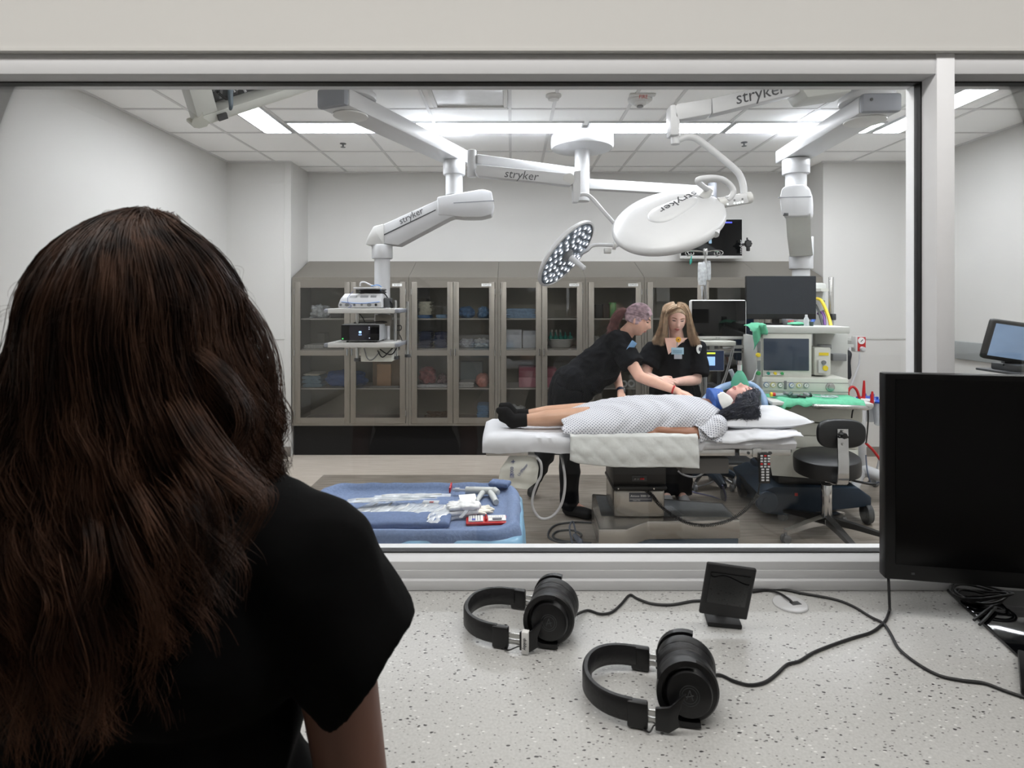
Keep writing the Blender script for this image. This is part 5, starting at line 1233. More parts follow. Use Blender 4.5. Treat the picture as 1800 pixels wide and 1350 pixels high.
def add_hand(g, w, d, n_, k=1.0, curl=.5, spread=.12, side=1, thumb=1.0):
    """hand from wrist w along d, palm facing -n_ ; side: +1 thumb on the (d x n) side"""
    d = Vector(d).normalized(); n_ = Vector(n_); n_ = (n_ - d * n_.dot(d)).normalized(); s = d.cross(n_) * side
    R = Matrix((s, d, n_)).transposed(); w = Vector(w)
    def L(x, y, z): return w + R @ (V(x, y, z) * k)
    g.cap(L(0, -.03, 0), .024 * k, L(0, .012, 0), .026 * k, 14)
    for x in (-.028, -.009, .010, .028): g.cap(L(x * .55, .01, 0), .0155 * k, L(x, .078 - abs(x) * .15, .002), .0125 * k, 10)
    for i, (x, ln) in enumerate(((.029, .070), (.0105, .078), (-.009, .072), (-.028, .056))):
        p = L(x, .078 - abs(x) * .15, .002); a = spread * x / .02; cu = curl * (1 + .15 * i)
        seg = (ln * .45, ln * .32, ln * .25); an = .25 * cu; rr = .0092 * k
        for q, sl_ in enumerate(seg):
            dd = R @ V(sin(a) * cos(an), cos(a) * cos(an), -sin(an)); p2 = p + dd * sl_ * k
            g.cap(p, rr, p2, rr * .9, 10); p = p2; rr *= .9; an += .75 * cu
    p = L(.026, .02, -.004); 
    for dx, dy, dz, r_ in ((.022, .026, -.010, .0125), (.012, .026, -.006, .0105), (.003, .022, -.003, .0085)):
        p2 = p + R @ (V(dx * thumb, dy, dz) * k); g.cap(p, r_ * k, p2, r_ * .9 * k, 10); p = p2
def strands(name, guides, m, parent=None, per=30, rad=.0009, spread=.008, seed=1, n=3, seg=18, taper=.25, wave=.0022):
    """hair: thin tubes that follow guide polylines (lists of Vectors)"""
    rnd = np.random.RandomState(seed); Vs = []; Fs = []; base = 0
    for gi, gd in enumerate(guides):
        pts, _ = spline([Vector(p) for p in gd], [1] * len(gd), 6)
        A = np.array([tuple(p) for p in pts]); idx = np.linspace(0, len(A) - 1, seg)
        C = np.stack([np.interp(idx, np.arange(len(A)), A[:, k]) for k in range(3)], 1)
        t = np.linspace(0, 1, seg)
        for s in range(per):
            off = rnd.normal(size=3) * spread; off2 = rnd.normal(size=3) * spread * .9; ph = rnd.uniform(0, 6.28); w = .25 + .75 * np.sin(np.pi * np.minimum(t * .55 + .12, 1))
            f_ = 1.0 - rnd.uniform(0, taper); Cc = C
            if f_ < 1:
                ii = np.linspace(0, (seg - 1) * f_, seg); Cc = np.stack([np.interp(ii, np.arange(seg), C[:, k]) for k in range(3)], 1)
            Q = Cc + off * w[:, None] + off2 * (t ** 2)[:, None] * .8
            Q = Q + np.stack([np.sin(t * 9 + ph), np.cos(t * 7 + ph), np.zeros(seg)], 1) * (wave * t)[:, None]
            D = np.gradient(Q, axis=0); D /= np.linalg.norm(D, axis=1)[:, None] + 1e-9
            X = np.cross(D, np.array([.31, .2, .93])); X /= np.linalg.norm(X, axis=1)[:, None] + 1e-9; Yv = np.cross(D, X)
            r = rad * (1 - .75 * t ** 2) * rnd.uniform(.7, 1.25)
            ring = [Q + (X * cos(a) + Yv * sin(a)) * r[:, None] for a in [2 * pi * q / n for q in range(n)]]
            Vs.append(np.stack(ring, 1).reshape(-1, 3))
            j = np.arange(seg - 1)[:, None] * n; i = np.arange(n)[None]
            f = np.stack([j + i, j + (i + 1) % n, j + n + (i + 1) % n, j + n + i], -1).reshape(-1, 4) + base
            Fs.append(f); base += seg * n
    Vv = np.concatenate(Vs); F = np.concatenate(Fs)
    o0 = np.array(WL[parent.name]) if parent is not None else Vv.mean(0)
    me = bpy.data.meshes.new(name); me.vertices.add(len(Vv)); me.vertices.foreach_set('co', (Vv - o0).ravel())
    me.loops.add(F.size); me.loops.foreach_set('vertex_index', F.ravel().astype(np.int32)); me.polygons.add(len(F))
    me.polygons.foreach_set('loop_start', np.arange(0, F.size, 4, dtype=np.int32)); me.polygons.foreach_set('loop_total', np.full(len(F), 4, dtype=np.int32))
    me.materials.append(m); me.update(calc_edges=True); me.validate(); me.shade_smooth()
    o = bpy.data.objects.new(name, me); COL.objects.link(o)
    if parent is not None: o.parent = parent
    else: o.location = tuple(o0)
    WL[o.name] = tuple(o0); return o
def hair_cap(c, R, k, name, m, parent, front=.2, grow=.008, low=-.03, extra=None):
    """hair shell hugging the skull behind the hairline"""
    g = G(); nu, nv = 48, 30; c = Vector(c); rows = []
    for j in range(nv + 1):
        t = pi * .5 * 1.25 * j / nv; row = []
        for i in range(nu):
            a = 2 * pi * i / nu; u = V(sin(t) * cos(a), sin(t) * sin(a), cos(t)); p = head_point(u)
            lim = low if u.y < .1 else low + (u.y - .1) * (.09 - low) / .75
            hide = p.z < lim
            s_ = 1 + (grow / .09) * (1 if not hide else -.6)
            row.append(c + R @ (p * s_ * k))
        rows.append(row)
    g.loft(rows, cap=True)
    if extra: extra(g)
    return remesh(g, name, m, parent, voxel=.004, it=3, disp=fold((60, 60, 60), .0015))

# ---- leaning person
pc = V(1.15 * .4, 4.3, 0)
p1 = E('person', P(1000, 908, 4.25), 'person in black scrubs leaning over the patient with lilac hair in a ponytail', 'person')
hc = P(1121, 563, 4.22); hR = fr((.86, -.28, -.34), (.36, -.05, .93))
sh_n, sh_f = P(1093, 610, 4.16), P(1082, 604, 4.46)
el, wr = P(1124, 662, 4.02), P(1189, 687, 3.90)
elf, wrf = P(1082, 655, 4.38), P(1091, 688, 4.22)
g = G()
add_head(g, hc, hR, 1.0)
nb = P(1094, 594, 4.3)
g.cap(nb, .06, hc + hR @ V(0, -.02, -.06), .05, 18)
g.cap(nb, .06, P(1082, 608, 4.31), .075, 18)
g.cap(P(1082, 612, 4.24), .06, P(1082, 612, 4.38), .06, 18); g.cap(P(1075, 618, 4.31), .09, P(1035, 650, 4.32), .09, 20); g.cap(P(1035, 650, 4.32), .09, P(1000, 682, 4.34), .10, 20)
g.cap(sh_n, .055, el, .040, 16); g.cap(el, .040, el + (wr - el) * .35, .040, 16); g.cap(el + (wr - el) * .35, .040, wr, .026, 16)
g.cap(sh_f, .055, elf, .040, 16); g.cap(elf, .040, wrf, .026, 16)
add_hand(g, wr, P(1222, 700, 3.84) - wr, (.2, -.2, 1), 1.0, curl=.32, side=1)
add_hand(g, wrf, P(1094, 705, 4.13) - wrf, (.3, -1, .3), .95, curl=.3, side=-1)
hipn, hipf = P(1002, 690, 4.26), P(990, 690, 4.44)
kn, an = P(1001, 795, 4.24), P(1003, 885, 4.27)
knf, anf = P(968, 778, 4.50), P(938, 842, 4.68)
g.cap(hipn, .085, kn, .055, 16); g.cap(kn, .052, an, .036, 16); g.cap(hipf, .085, knf, .055, 16); g.cap(knf, .052, anf, .036, 16)
g.cap(an, .036, an + V(.09, -.05, -.035), .03, 14); g.cap(anf, .036, anf + V(-.02, -.03, -.08), .03, 14)
body1 = remesh(g, 'body', skin1, p1, voxel=.0055, it=4)
face_parts(hc, hR, p1, 1.0)
# hair
hair_cap(hc, hR, 1.0, 'hair', hairp, p1, grow=.010)
pb_ = hc + hR @ V(0, -.095, .03)
gd = []
rn = random.Random(2)
for i in range(26):
    o_ = V(rn.uniform(-.014, .014), rn.uniform(-.014, .014), rn.uniform(-.014, .014)); e_ = V(rn.uniform(-.045, .03), rn.uniform(-.03, .03), rn.uniform(-.04, .03))
    gd.append([hc + hR @ V(0, -.07, .03), pb_ + o_ * .5, pb_ + V(-.045, 0, .0) + o_, pb_ + V(-.085, -.005, -.06) + o_ * 1.9, pb_ + V(-.10, -.01, -.115) + e_ * .7, pb_ + V(-.115, -.02, -.145) + e_])
strands('ponytail', gd, hairpd, p1, per=30, rad=.0013, spread=.008, seed=5, seg=12)
G().lathe([(.02, -.008), (.024, 0), (.02, .008)], pb_ + V(-.008, 0, .002), frame_from((-1, 0, .1)), 16).out('hair_tie', M['black'], p1)
gd = []
for i in range(60):
    a = -1.35 + 2.7 * i / 59
    st_ = [hc + hR @ (head_point(V(sin(t) * sin(a), cos(t), sin(t) * cos(a)).normalized()) * 1.145) for t in np.linspace(.60 + .16 * abs(a), 2.75, 7)]
    gd.append(st_ + [hc + hR @ V(0, -.10, .03)])
strands('hair_strands', gd, hairp, p1, per=10, rad=.0010, spread=.0026, seed=8, seg=14, taper=0)
# scrubs
def scrub_top(name, prims, parent, sc=(9, 9, 12), amp=.010, off=0, m=None, voxel=.008):
    g = G()
    for pr in prims: g.cap(*pr[:4], 20, flat1=pr[4] if len(pr) > 4 else False, flat2=pr[5] if len(pr) > 5 else False)
    return remesh(g, name, m or scrub, parent, voxel=voxel, it=12, disp=fold(sc, amp, off))
slv_n = sh_n + (el - sh_n) * .62; slv_f = sh_f + (elf - sh_f) * .66
scrub_top('scrub_top', [(P(1088, 603, 4.2), .095, P(1085, 601, 4.42), .090), (P(1083, 608, 4.30), .125, P(1062, 632, 4.31), .145), (P(1062, 632, 4.31), .145, P(1030, 656, 4.32), .135), (P(1030, 656, 4.32), .140, P(1003, 678, 4.34), .155),
    (P(1008, 672, 4.26), .13, P(1003, 672, 4.42), .13), (P(1003, 676, 4.34), .15, P(1001, 694, 4.34), .155, False, True), (P(1045, 668, 4.25), .10, P(1010, 690, 4.28), .12), (P(1076, 625, 4.27), .12, P(1060, 655, 4.27), .11),
    (sh_n + V(-.01, 0, .005), .078, slv_n, .088, False, True), (sh_f, .075, slv_f, .078, False, True), (P(1095, 594, 4.3), .066, P(1083, 603, 4.3), .09)], p1, amp=.013)
scrub_top('scrub_trousers', [(P(1001, 682, 4.3), .14, P(1001, 700, 4.3), .13), (hipn, .125, P(1001, 740, 4.26), .105), (hipf, .125, P(985, 735, 4.44), .105), (P(1001, 740, 4.26), .105, kn, .080), (kn, .080, an + V(-.004, 0, -.035), .070, False, True), (P(985, 735, 4.44), .105, knf, .08), (knf, .08, anf, .066, False, True)], p1, sc=(9, 9, 6), amp=.010, off=4)
def shoe(g, a, tip, r=.042):
    a, tip = Vector(a), Vector(tip); g.cap(a, r, tip, r * .85, 16); g.cap(a + V(0, 0, .04), r * .9, a, r, 14)
g = G(); an0 = an.copy(); shoe(g, V(an.x - .02, an.y, .045), V(an.x + .12, an.y - .09, .04), .046); remesh(g, 'shoe', mat('black_shoe', (22, 22, 24), .6), p1, voxel=.006, it=3)
g = G(); shoe(g, anf + V(.01, .0, -.03), V(anf.x - .02, anf.y - .06, .045), .043); remesh(g, 'shoe', bpy.data.materials['black_shoe'], p1, voxel=.006, it=3)
dr = (wr - el).normalized(); q = wr - dr * .02
G().lathe([(.030, -.006), (.0315, 0), (.030, .006)], q, frame_from(dr), 24, cap=False).out('red_wristband', M['red'], p1)
dr = (wrf - elf).normalized(); q = wrf - dr * .01
G().lathe([(.029, -.012), (.031, 0), (.029, .012)], q, frame_from(dr), 24, cap=False).out('watch_band', solid('navy_band', (24, 34, 60)), p1)
g = G(); g.box((-.014, -.02, -.006), (.014, .02, .006), R=frame_from((1, -.5, 0)), c=q + V(.027, -.014, 0), bev=.004); g.out('watch', M['rod'], p1)
q = P(1109, 611, 4.07); g = G(); g.box((-.03, -.002, -.05), (.03, .002, .05), R=fr((.5, -.8, -.3), (.5, 0, .8)), c=q, bev=.001); g.out('badge', mat('badge_blue', (120, 160, 200), .4), p1)

# ---- blonde person
p2 = E('person', V(P(1180, 0, 4.6).x, 4.6, 0), 'blonde person in black scrubs with a yellow flower badge, hands together', 'person')
hc = P(1189, 561, 4.5); hR = fr((-.10, -.93, -.30), (0.05, -.2, .97))
g = G(); add_head(g, hc, hR, .98)
nb = P(1190, 601, 4.56); g.cap(nb, .062, hc + hR @ V(0, -.02, -.06), .05, 18)
shL, shR = P(1147, 617, 4.56), P(1226, 615, 4.56)
eL, wL = P(1133, 662, 4.50), P(1158, 668, 4.30)
eR, wR = P(1224, 668, 4.48), P(1181, 672, 4.31)
g.cap(nb, .065, P(1188, 620, 4.58), .10, 16); g.cap(P(1162, 618, 4.58), .085, P(1212, 617, 4.58), .085, 18); g.cap(P(1187, 625, 4.58), .13, P(1186, 690, 4.58), .13, 20)
for a, b, c_ in ((shL, eL, wL), (shR, eR, wR)):
    g.cap(a, .052, b, .040, 16); g.cap(b, .041, b + (c_ - b) * .35, .040, 16); g.cap(b + (c_ - b) * .35, .040, c_, .026, 16)
add_hand(g, wL, V(.9, -.25, -.15), (-.1, -.8, .6), .95, curl=.55, side=-1); add_hand(g, wR, V(-.9, -.2, .05), (.1, -.5, .8), .95, curl=.6, side=1)
for s_, px in ((-1, 1172), (1, 1199)):
    h = P(px, 700, 4.58); k_ = V(h.x - .01, 4.57, .48); a_ = V(h.x - .02, 4.58, .09)
    g.cap(h, .09, k_, .056, 16); g.cap(k_, .054, a_, .037, 16); g.cap(a_, .036, a_ + V(0, -.12, -.045), .03, 12)
remesh(g, 'body', skin2, p2, voxel=.0055, it=4)
face_parts(hc, hR, p2, .98, brow=mat('light_brow', (160, 120, 96), .7))
hair_cap(hc, hR, .98, 'hair', hairb, p2, grow=.009, low=.01)
gd = []; rn = random.Random(6)
cvs = {-1: ([(1184, 531), (1168, 537), (1163, 552), (1160, 572), (1153, 590), (1147, 601), (1152, 606)], [(1189, 541), (1180, 545), (1173, 556), (1172, 574), (1172, 590), (1168, 602), (1166, 608)]),
       1: ([(1192, 531), (1206, 535), (1213, 550), (1217, 570), (1223, 588), (1230, 599), (1233, 607)], [(1190, 541), (1199, 545), (1206, 555), (1209, 572), (1209, 588), (1212, 600), (1214, 610)])}
for s_ in (-1, 1):
    for i in range(40):
        q_ = rn.random(); ya = rn.random(); pts = []
        for k, (o_, n_) in enumerate(zip(*cvs[s_])):
            yy = [4.50 - .10 * q_, 4.47 - .06 * q_, 4.43, 4.44, 4.46, 4.46, 4.45][k] + ya * .10 * min(1, k / 2)
            pts.append(P(o_[0] + (n_[0] - o_[0]) * q_, o_[1] + (n_[1] - o_[1]) * q_, yy))
        gd.append(pts)
strands('hair_strands', gd, hairb, p2, per=24, rad=.0011, spread=.0045, seed=3, seg=14, taper=.12)
sl_L = shL + (eL - shL) * .60 + V(-.01, 0, 0); sl_R = shR + (eR - shR) * .86 + V(.01, 0, 0)
g = G()
for pr in [(P(1160, 616, 4.58), .095, P(1214, 615, 4.58), .095), (P(1186, 622, 4.58), .135, P(1186, 655, 4.57), .14), (P(1186, 655, 4.57), .14, P(1186, 700, 4.57), .165, False, True), (P(1176, 655, 4.58), .13, P(1197, 655, 4.58), .13), (P(1170, 690, 4.58), .13, P(1202, 690, 4.58), .13),
           (shL, .078, sl_L, .094, False, True), (shR, .078, sl_R, .088, False, True)]:
    g.cap(*pr[:4], 20, flat1=False, flat2=len(pr) > 5)
tp = remesh(g, 'scrub_top', scrub, p2, voxel=.008, it=12, disp=fold((10, 10, 10), .010, 7))
# V-neck skin inset
nz0 = P(1187, 604, 4.43)
g = G(); vn = [P(1168, 594, 4.475), P(1209, 594, 4.475), P(1196, 604, 4.45), P(1175, 623, 4.415)]
g.loft([[p + V(0, .004, 0) for p in vn], [p + V(0, -.004, 0) for p in vn]]); g.out('neck_opening', skin2, p2)
g = G()
for s_, px in ((-1, 1172), (1, 1200)):
    h = P(px, 700, 4.58); k_ = V(h.x - .01, 4.57, .48); a_ = V(h.x - .02, 4.58, .06)
    g.cap(h, .115, k_, .095, 18); g.cap(k_, .095, a_, .090, 18, flat2=True)
remesh(g, 'scrub_trousers', scrub, p2, voxel=.008, it=4, disp=fold((9, 9, 6), .009, 2))
for px in (1172, 1200):
    h = P(px, 700, 4.58); g = G(); shoe(g, V(h.x - .02, 4.58, .045), V(h.x - .02, 4.44, .04), .045); remesh(g, 'shoe', mat('grey_shoe', (150, 150, 150), .6) if 'gshoe' not in M else M['gshoe'], p2, voxel=.007, it=3)
    M['gshoe'] = bpy.data.materials['grey_shoe']
q = P(1192.5, 597, 4.385)
g = G()
for i in range(10): a = 2 * pi * i / 10; g.sph(q + V(.014 * cos(a), 0, .014 * sin(a)), (.008, .004, .008), nu=8, nv=6)
g.sph(q, (.012, .006, .012)); bd = g.out('flower_badge_reel', mat('orange_yellow_petal', (236, 176, 50), .5), p2)
G().sph(q + V(0, -.005, 0), (.005, .004, .005)).out('flower_centre', mat('flower_brown', (70, 40, 24), .6), bd)
G().box(tuple(P(1189.5, 610, 4.395)), tuple(P(1191.5, 601, 4.395) + V(0, .004, 0))).out('badge_strap', M['clear2'], p2)
g = G(); g.box(tuple(P(1180, 623, 4.40)), tuple(P(1202, 611, 4.40) + V(0, .003, 0)), bev=.001); b1 = g.out('badge_card', mat('badge_pale_blue', (168, 204, 222), .35), p2)
g = G(); g.box(tuple(P(1185, 631, 4.403)), tuple(P(1199, 622, 4.403) + V(0, .003, 0)), bev=.001); g.out('badge_card', mat('badge_grey', (190, 196, 206), .35), p2)
for i in range(3): G().box(tuple(P(1183, 616.4 + i * 2, 4.3995)), tuple(P(1199, 615.6 + i * 2, 4.3995) + V(0, .0006, 0))).out('badge_print', solid('badge_ink', (90, 120, 150)), b1)
q = P(1230, 614, 4.475); Rp = frame_from((.5, -.86, .1))
G().lathe([(.002, -.003), (.036, -.003), (.038, .002), (.002, .004)], q, Rp, 28, sx=1.0).out('sleeve_patch', M['paper'], p2)
G().lathe([(.016, .0035), (.018, .0045), (.002, .005)], q, Rp, 20).out('patch_emblem', solid('patch_ink', (60, 62, 70)), p2)

# ------------------------------------------------------------------ operating table
TZ = .77
tb = E('operating_table', (1.0, 3.9, 0), 'steel operating table with white sheeted mattress and pillar base', 'operating table')
g = G(); top = [(.547, 3.6), (.727, 3.6), (.888, 3.73), (1.507, 3.75), (1.51, 4.08), (.60, 4.27), (.56, 4.0)]
g.prism([V(x, y, .035) for x, y in top], (0, 0, .125), bev=.012); g.out('base_plate', M['steel2'], tb)
g = G(); g.prism([V(x * .97 + .03, y * .99 + .04, 0) for x, y in top], (0, 0, .036)); g.out('base_skirt', mat('dark_blue_skirt', (58, 72, 84), .5), tb)
g = G(); g.prism([V(x, y, .1605) for x, y in [(.60, 3.82), (1.48, 3.80), (1.49, 4.04), (.62, 4.22)]], (0, 0, .002)); g.out('base_cover', mat('grey_floor_cover', (96, 98, 100), .4, var=.1), tb)
G().prism([V(x, y, .163) for x, y in [(1.02, 3.82), (1.16, 3.82), (1.12, 4.0), (1.02, 4.0)]], (0, 0, .001)).out('warning_label', mat('grey_label', (130, 132, 134), .5, var=.4, scale=120), tb)
g = G(); g.box((.68, 3.78, .162), (1.018, 4.12, .348), bev=.02, seg=3); cl = g.out('column_housing', M['steel2'], tb)
g = G(); g.box((.672, 3.77, .345), (1.03, 4.13, .375), bev=.012); g.out('column_collar', M['black'], tb)
g = G(); g.box((.675, 3.80, .37), (1.03, 4.1, .55), bev=.012); g.box((.70, 3.83, .55), (1.05, 4.08, .62), bev=.01); g.out('bellows', M['black'], tb)
g = G(); g.box((.80, 3.793, .40), (.90, 3.80, .44), bev=.003); pn = g.out('control_panel', M['dgrey'], tb)
for x, mm in ((.82, 'grey'), (.84, 'grey'), (.86, 'red'), (.875, 'red')): G().cyl((x, 3.793, .42), (x, 3.787, .418), .007, n=12).out('indicator', M[mm], pn)
for x in (.705, .94): G().cyl((x, 3.770, .36), (x, 3.766, .36), .005, n=10).out('screw', M['rod'], cl)
g = G(); q0, q1 = P(1106, 882, 3.779), P(1146, 866, 3.779); g.box(tuple(q0), (q1.x, q1.y + .002, q1.z)); pl = g.out('name_plate', mat('plate_slate', (62, 66, 78), .4), cl)
text('Amsco 3080 SP', .021, P(1126, 872, 3.7775), (1, 0, 0), (0, 0, 1), M['textw'], 'lettering', pl, depth=.0004)
text('Surgical Table', .009, P(1119, 879.5, 3.7775), (1, 0, 0), (0, 0, 1), M['textw'], 'lettering', pl, depth=.0004)
G().box(tuple(P(1107, 877.5, 3.7778)), tuple(P(1145, 877, 3.7778) + V(0, .001, 0))).out('plate_line', M['textw'], pl)
# frame, rails, mattress
g = G(); g.box((-.10, 3.56, .655), (1.75, 4.0, .688)); g.box((.72, 3.65, .60), (1.05, 4.0, .66)); g.out('top_frame', M['dgrey'], tb)
g = G(); g.box((1.06, 3.56, .52), (1.36, 3.75, .62), bev=.01); g.out('motor_housing', mat('grey_motor_cover', (86, 84, 82), .5), tb)
for a, b in (((-.16, .10)), (1.15, 1.375), (1.40, 1.72)):
    g = G(); g.box((a, 3.505, .648), (b, 3.52, .688), bev=.004); rl = g.out('side_rail', M['rod'], tb)
    g = G(); g.box((a + .02, 3.515, .655), (a + .04, 3.565, .68)); g.box((b - .04, 3.515, .655), (b - .02, 3.565, .68)); g.out('rail_bracket', M['dgrey'], rl)
    g = G(); g.box((a, 4.03, .648), (b, 4.045, .688), bev=.004); g.out('side_rail', M['rod'], tb)
g = G(); g.box((1.48, 3.495, .642), (1.535, 3.53, .698), bev=.004); g.out('rail_clamp', M['rod'], tb)
for x in (1.455, 1.59): G().cyl((x, 3.504, .668), (x, 3.498, .668), .009, n=14).out('screw', M['dgrey'], tb)
g = G(); g.box((-.19, 3.60, .64), (-.15, 3.98, .67), bev=.008); g.out('end_bar', M['dgrey'], tb)
def mattress_disp(p): return 0
g = G(); nx, ny = 60, 18
def msheet(u, v, top):
    x = -.175 + 1.95 * u; y = 3.5 + .55 * v
    if top: z = TZ + .006 * noise.noise(V(x * 5, y * 9, 0))
    else: z = TZ - .085
    return V(x, y, z)
g.box((-.165, 3.515, .689), (1.73, 4.04, TZ - .004), bev=.03, seg=3)
g.out('mattress', M['vinyl'], tb)
# sheet: closed soft loft hugging the mattress, sagging at the near side
rings = []
for i in range(90):
    u = i / 89; x = -.182 + 1.93 * u; ring = []
    e_ = min(1, (u + .002) / .02, (1.002 - u) / .02) ; e_ = max(.35, e_) ; 
    sag = .015 * noise.noise(V(x * 4, 0, 3)); hz = .05 if u < .5 else .015
    prof = [(3.62, TZ + .004), (3.54, TZ + .003), (3.503, TZ - .012), (3.492, TZ - .045), (3.494, TZ - .070 + sag + (.03 if u > .7 else 0)), (3.50, TZ - .088 - hz * .3 + sag + (.035 if u > .7 else 0))]
    inn = [(3.512, TZ - .085 + sag), (3.507, TZ - .04), (3.54, TZ - .003), (3.62, TZ - .001), (3.95, TZ - .001), (4.03, TZ - .01), (4.052, TZ - .06)]
    far = [(4.062, TZ - .07), (4.058, TZ - .04), (4.045, TZ - .004), (3.98, TZ + .004)]
    for k, (y, z) in enumerate(prof + inn + far):
        w = 1 if (k < 6) else 0
        dz = (.018 * noise.noise(V(x * 3 + y * 8, z * 30, 2)) + .008 * noise.noise(V(x * 16, z * 30, 5))) * w
        yy = y - abs(dz) * 1.2 * w
        ring.append(V(x, yy, z + dz * .6 + (-.03 * (1 - e_) if z > TZ - .02 else 0)))
    rings.append(ring)
sh = G().loft(rings, cap=True).out('bed_sheet', M['sheet'], None, smooth=70)
T(sh, 'white fitted sheet with wrinkled edge covering the operating table', 'sheet')
# quilted pad hanging down in front
qx0, qx1 = (1003 - 900) / 1000 * 3.46, (1227 - 900) / 1000 * 3.46
rows = []
for j in range(40):
    v = j / 39; row = []
    for i in range(60):
        u = i / 59; x = qx0 + (qx1 - qx0) * u
        ql = .006 * (abs(sin((x + v * .25) * 28)) ** .5 + abs(sin((x - v * .25) * 28)) ** .5)
        wv = .006 * noise.noise(V(x * 7, v * 4, 1))
        if v < .22: y, z = 3.60 - v / .22 * .105, TZ + .012 + wv * .5
        else:
            t = (v - .22) / .78; drop = .145 + .05 * u + .012 * sin(u * 5); y, z = 3.485 - .018 * sin(t * 2.4) - .004, TZ + .008 - t * drop * 1.05
            if u < .06: z += .012 * (1 - u / .06) * t
        row.append(V(x + .012 * v * (u - .4), y - ql * .7 + wv, z + (ql * .3 if v < .22 else 0)))
    rows.append(row)
drape_sheet(rows, 'quilted_pad', M['pad'], 'white quilted pad draped over the near side of the operating table', 'pad', .006)
# loose sheet corner under the pillow
rows = []
for j in range(14):
    v = j / 13; row = []
    for i in range(40):
        u = i / 39; x = P(1252, 0, 3.55).x + u * .52
        y = 3.66 - v * .19; z = TZ + .016 + .018 * abs(noise.noise(V(x * 9 + v * 7, v * 3, 2))) - max(0, v - .7) * (.20 - .16 * u)
        row.append(V(x + v * .02 * sin(u * 9), y - .01 * sin(u * 14 + v * 5) * v, z))
    rows.append(row)
drape_sheet(rows, 'folded_sheet', M['sheet'], 'loose white sheet bunched under the pillow at the head end', 'sheet', .006)
# pillow
pc_ = V(1.60, 3.80, TZ + .046)
bm = bmesh.new(); bmesh.ops.create_grid(bm, x_segments=40, y_segments=30, size=1)
vs = []; 
g = G(); nxp, nyp = 44, 30
def pil(u, v, s):
    a, b = abs(u) ** 3.0, abs(v) ** 3.0; h = ((1 - a) * (1 - b)) ** .45
    px_, py_ = u * (.255 + .02 * v * v) * (1 - .06 * (1 - abs(v)) * abs(u)), v * (.235 + .03 * abs(u) ** 3)
    wr_ = .006 * noise.noise(V(u * 3 + v * 5, v * 2, s)) * h
    z = s * h * (.07 if s > 0 else .042) + wr_ + (.035 * max(0, u) ** 3 + .012 * max(0, -u) ** 3) * (1 if True else 0)
    return V(pc_.x + px_, pc_.y + py_, pc_.z + z - (.03 if s > 0 and u < -.2 and abs(v) < .6 else 0) * 0)
rowsT = [[pil(-1 + 2 * i / nxp, -1 + 2 * j / nyp, 1) for i in range(nxp + 1)] for j in range(nyp + 1)]
rowsB = [[pil(-1 + 2 * i / nxp, -1 + 2 * j / nyp, -1) for i in range(nxp + 1)] for j in range(nyp + 1)]
def addgrid(g, rows, flip=False):
    n = len(rows[0]); vs = [p for r_ in rows for p in r_]
    fs = [(j * n + i, j * n + i + 1, (j + 1) * n + i + 1, (j + 1) * n + i) for j in range(len(rows) - 1) for i in range(n - 1)]
    g.add(vs, [tuple(reversed(f)) for f in fs] if flip else fs)
addgrid(g, rowsT); addgrid(g, rowsB, True)
rim = [pil(-1 + 2 * i / nxp, -1, 0) for i in range(nxp + 1)]
pil_o = E('pillow', pc_ - V(0, 0, .08), 'plump white pillow under the black-haired patient head', 'pillow')
plo = g.out('cover', M['sheet'], pil_o, smooth=80)
per = [pil(-1 + 2 * i / 20, -1, 0) for i in range(21)] + [pil(1, -1 + 2 * i / 14, 0) for i in range(1, 15)] + [pil(1 - 2 * i / 20, 1, 0) for i in range(1, 21)] + [pil(-1, 1 - 2 * i / 14, 0) for i in range(1, 15)]
G().tube(per, .0045, n=6, sub=2).out('piping', M['sheet'], pil_o)
bm.free()
# remote on a coiled cord
q0, q1 = P(1335, 850, 3.48), P(1354, 797, 3.48)
rm = E('table_remote', ((q0.x + q1.x) / 2, 3.48, q0.z), 'black table remote with rows of white buttons hanging from the rail', 'remote control')
G().box((q0.x, 3.475, q0.z), (q1.x, 3.50, q1.z), bev=.006).out('housing', M['black'], rm)
for j in range(10):
    for i in range(2 if j > 4 else 3):
        n_ = 2 if j > 4 else 3
        cx_ = q0.x + (q1.x - q0.x) * ((i + .5) / n_ if n_ == 3 else (.28 + .44 * i)); cz_ = q1.z - .014 - j * .0165
        col = M['red'] if (j == 0 and i == 1) or (j == 3 and n_ == 3 and i != 1) else M['white']
        G().box((cx_ - .0075 if n_ == 3 else cx_ - .009, 3.4735, cz_ - .005), (cx_ + .0075 if n_ == 3 else cx_ + .009, 3.476, cz_ + .005), bev=.001).out('button', col, rm)
# coiled cord from remote to the column
ctr = [P(1333, 868, 3.50), P(1325, 880, 3.52), P(1305, 900, 3.56), P(1280, 915, 3.58), P(1245, 923, 3.6), P(1215, 921, 3.62), P(1185, 908, 3.66), P(1160, 888, 3.7), P(1146, 870, 3.76), P(1135, 862, 3.79)]
cp_, _ = spline(ctr, [1] * len(ctr), 60); hel = []
L_ = 0
for i, p in enumerate(cp_[:-1]):
    d = (cp_[i + 1] - p); L_ += d.length; d.normalize(); x = frame_from(d).col[0]; y = d.cross(x); a = L_ / .0105 * 2 * pi; hel.append(p + (x * cos(a) + y * sin(a)) * .010)
g = G(); g.tube(hel, .0032, n=5, smooth=False)
T(g.out('coiled_cord', M['cable']), 'black coiled cord looping from the table remote to the table pillar', 'cord')
hose([P(1336, 850, 3.5), P(1334, 858, 3.5), P(1333, 868, 3.50)], .004, 'cord_end', M['cable'], 'straight end of black cord under the table remote', 'cord')

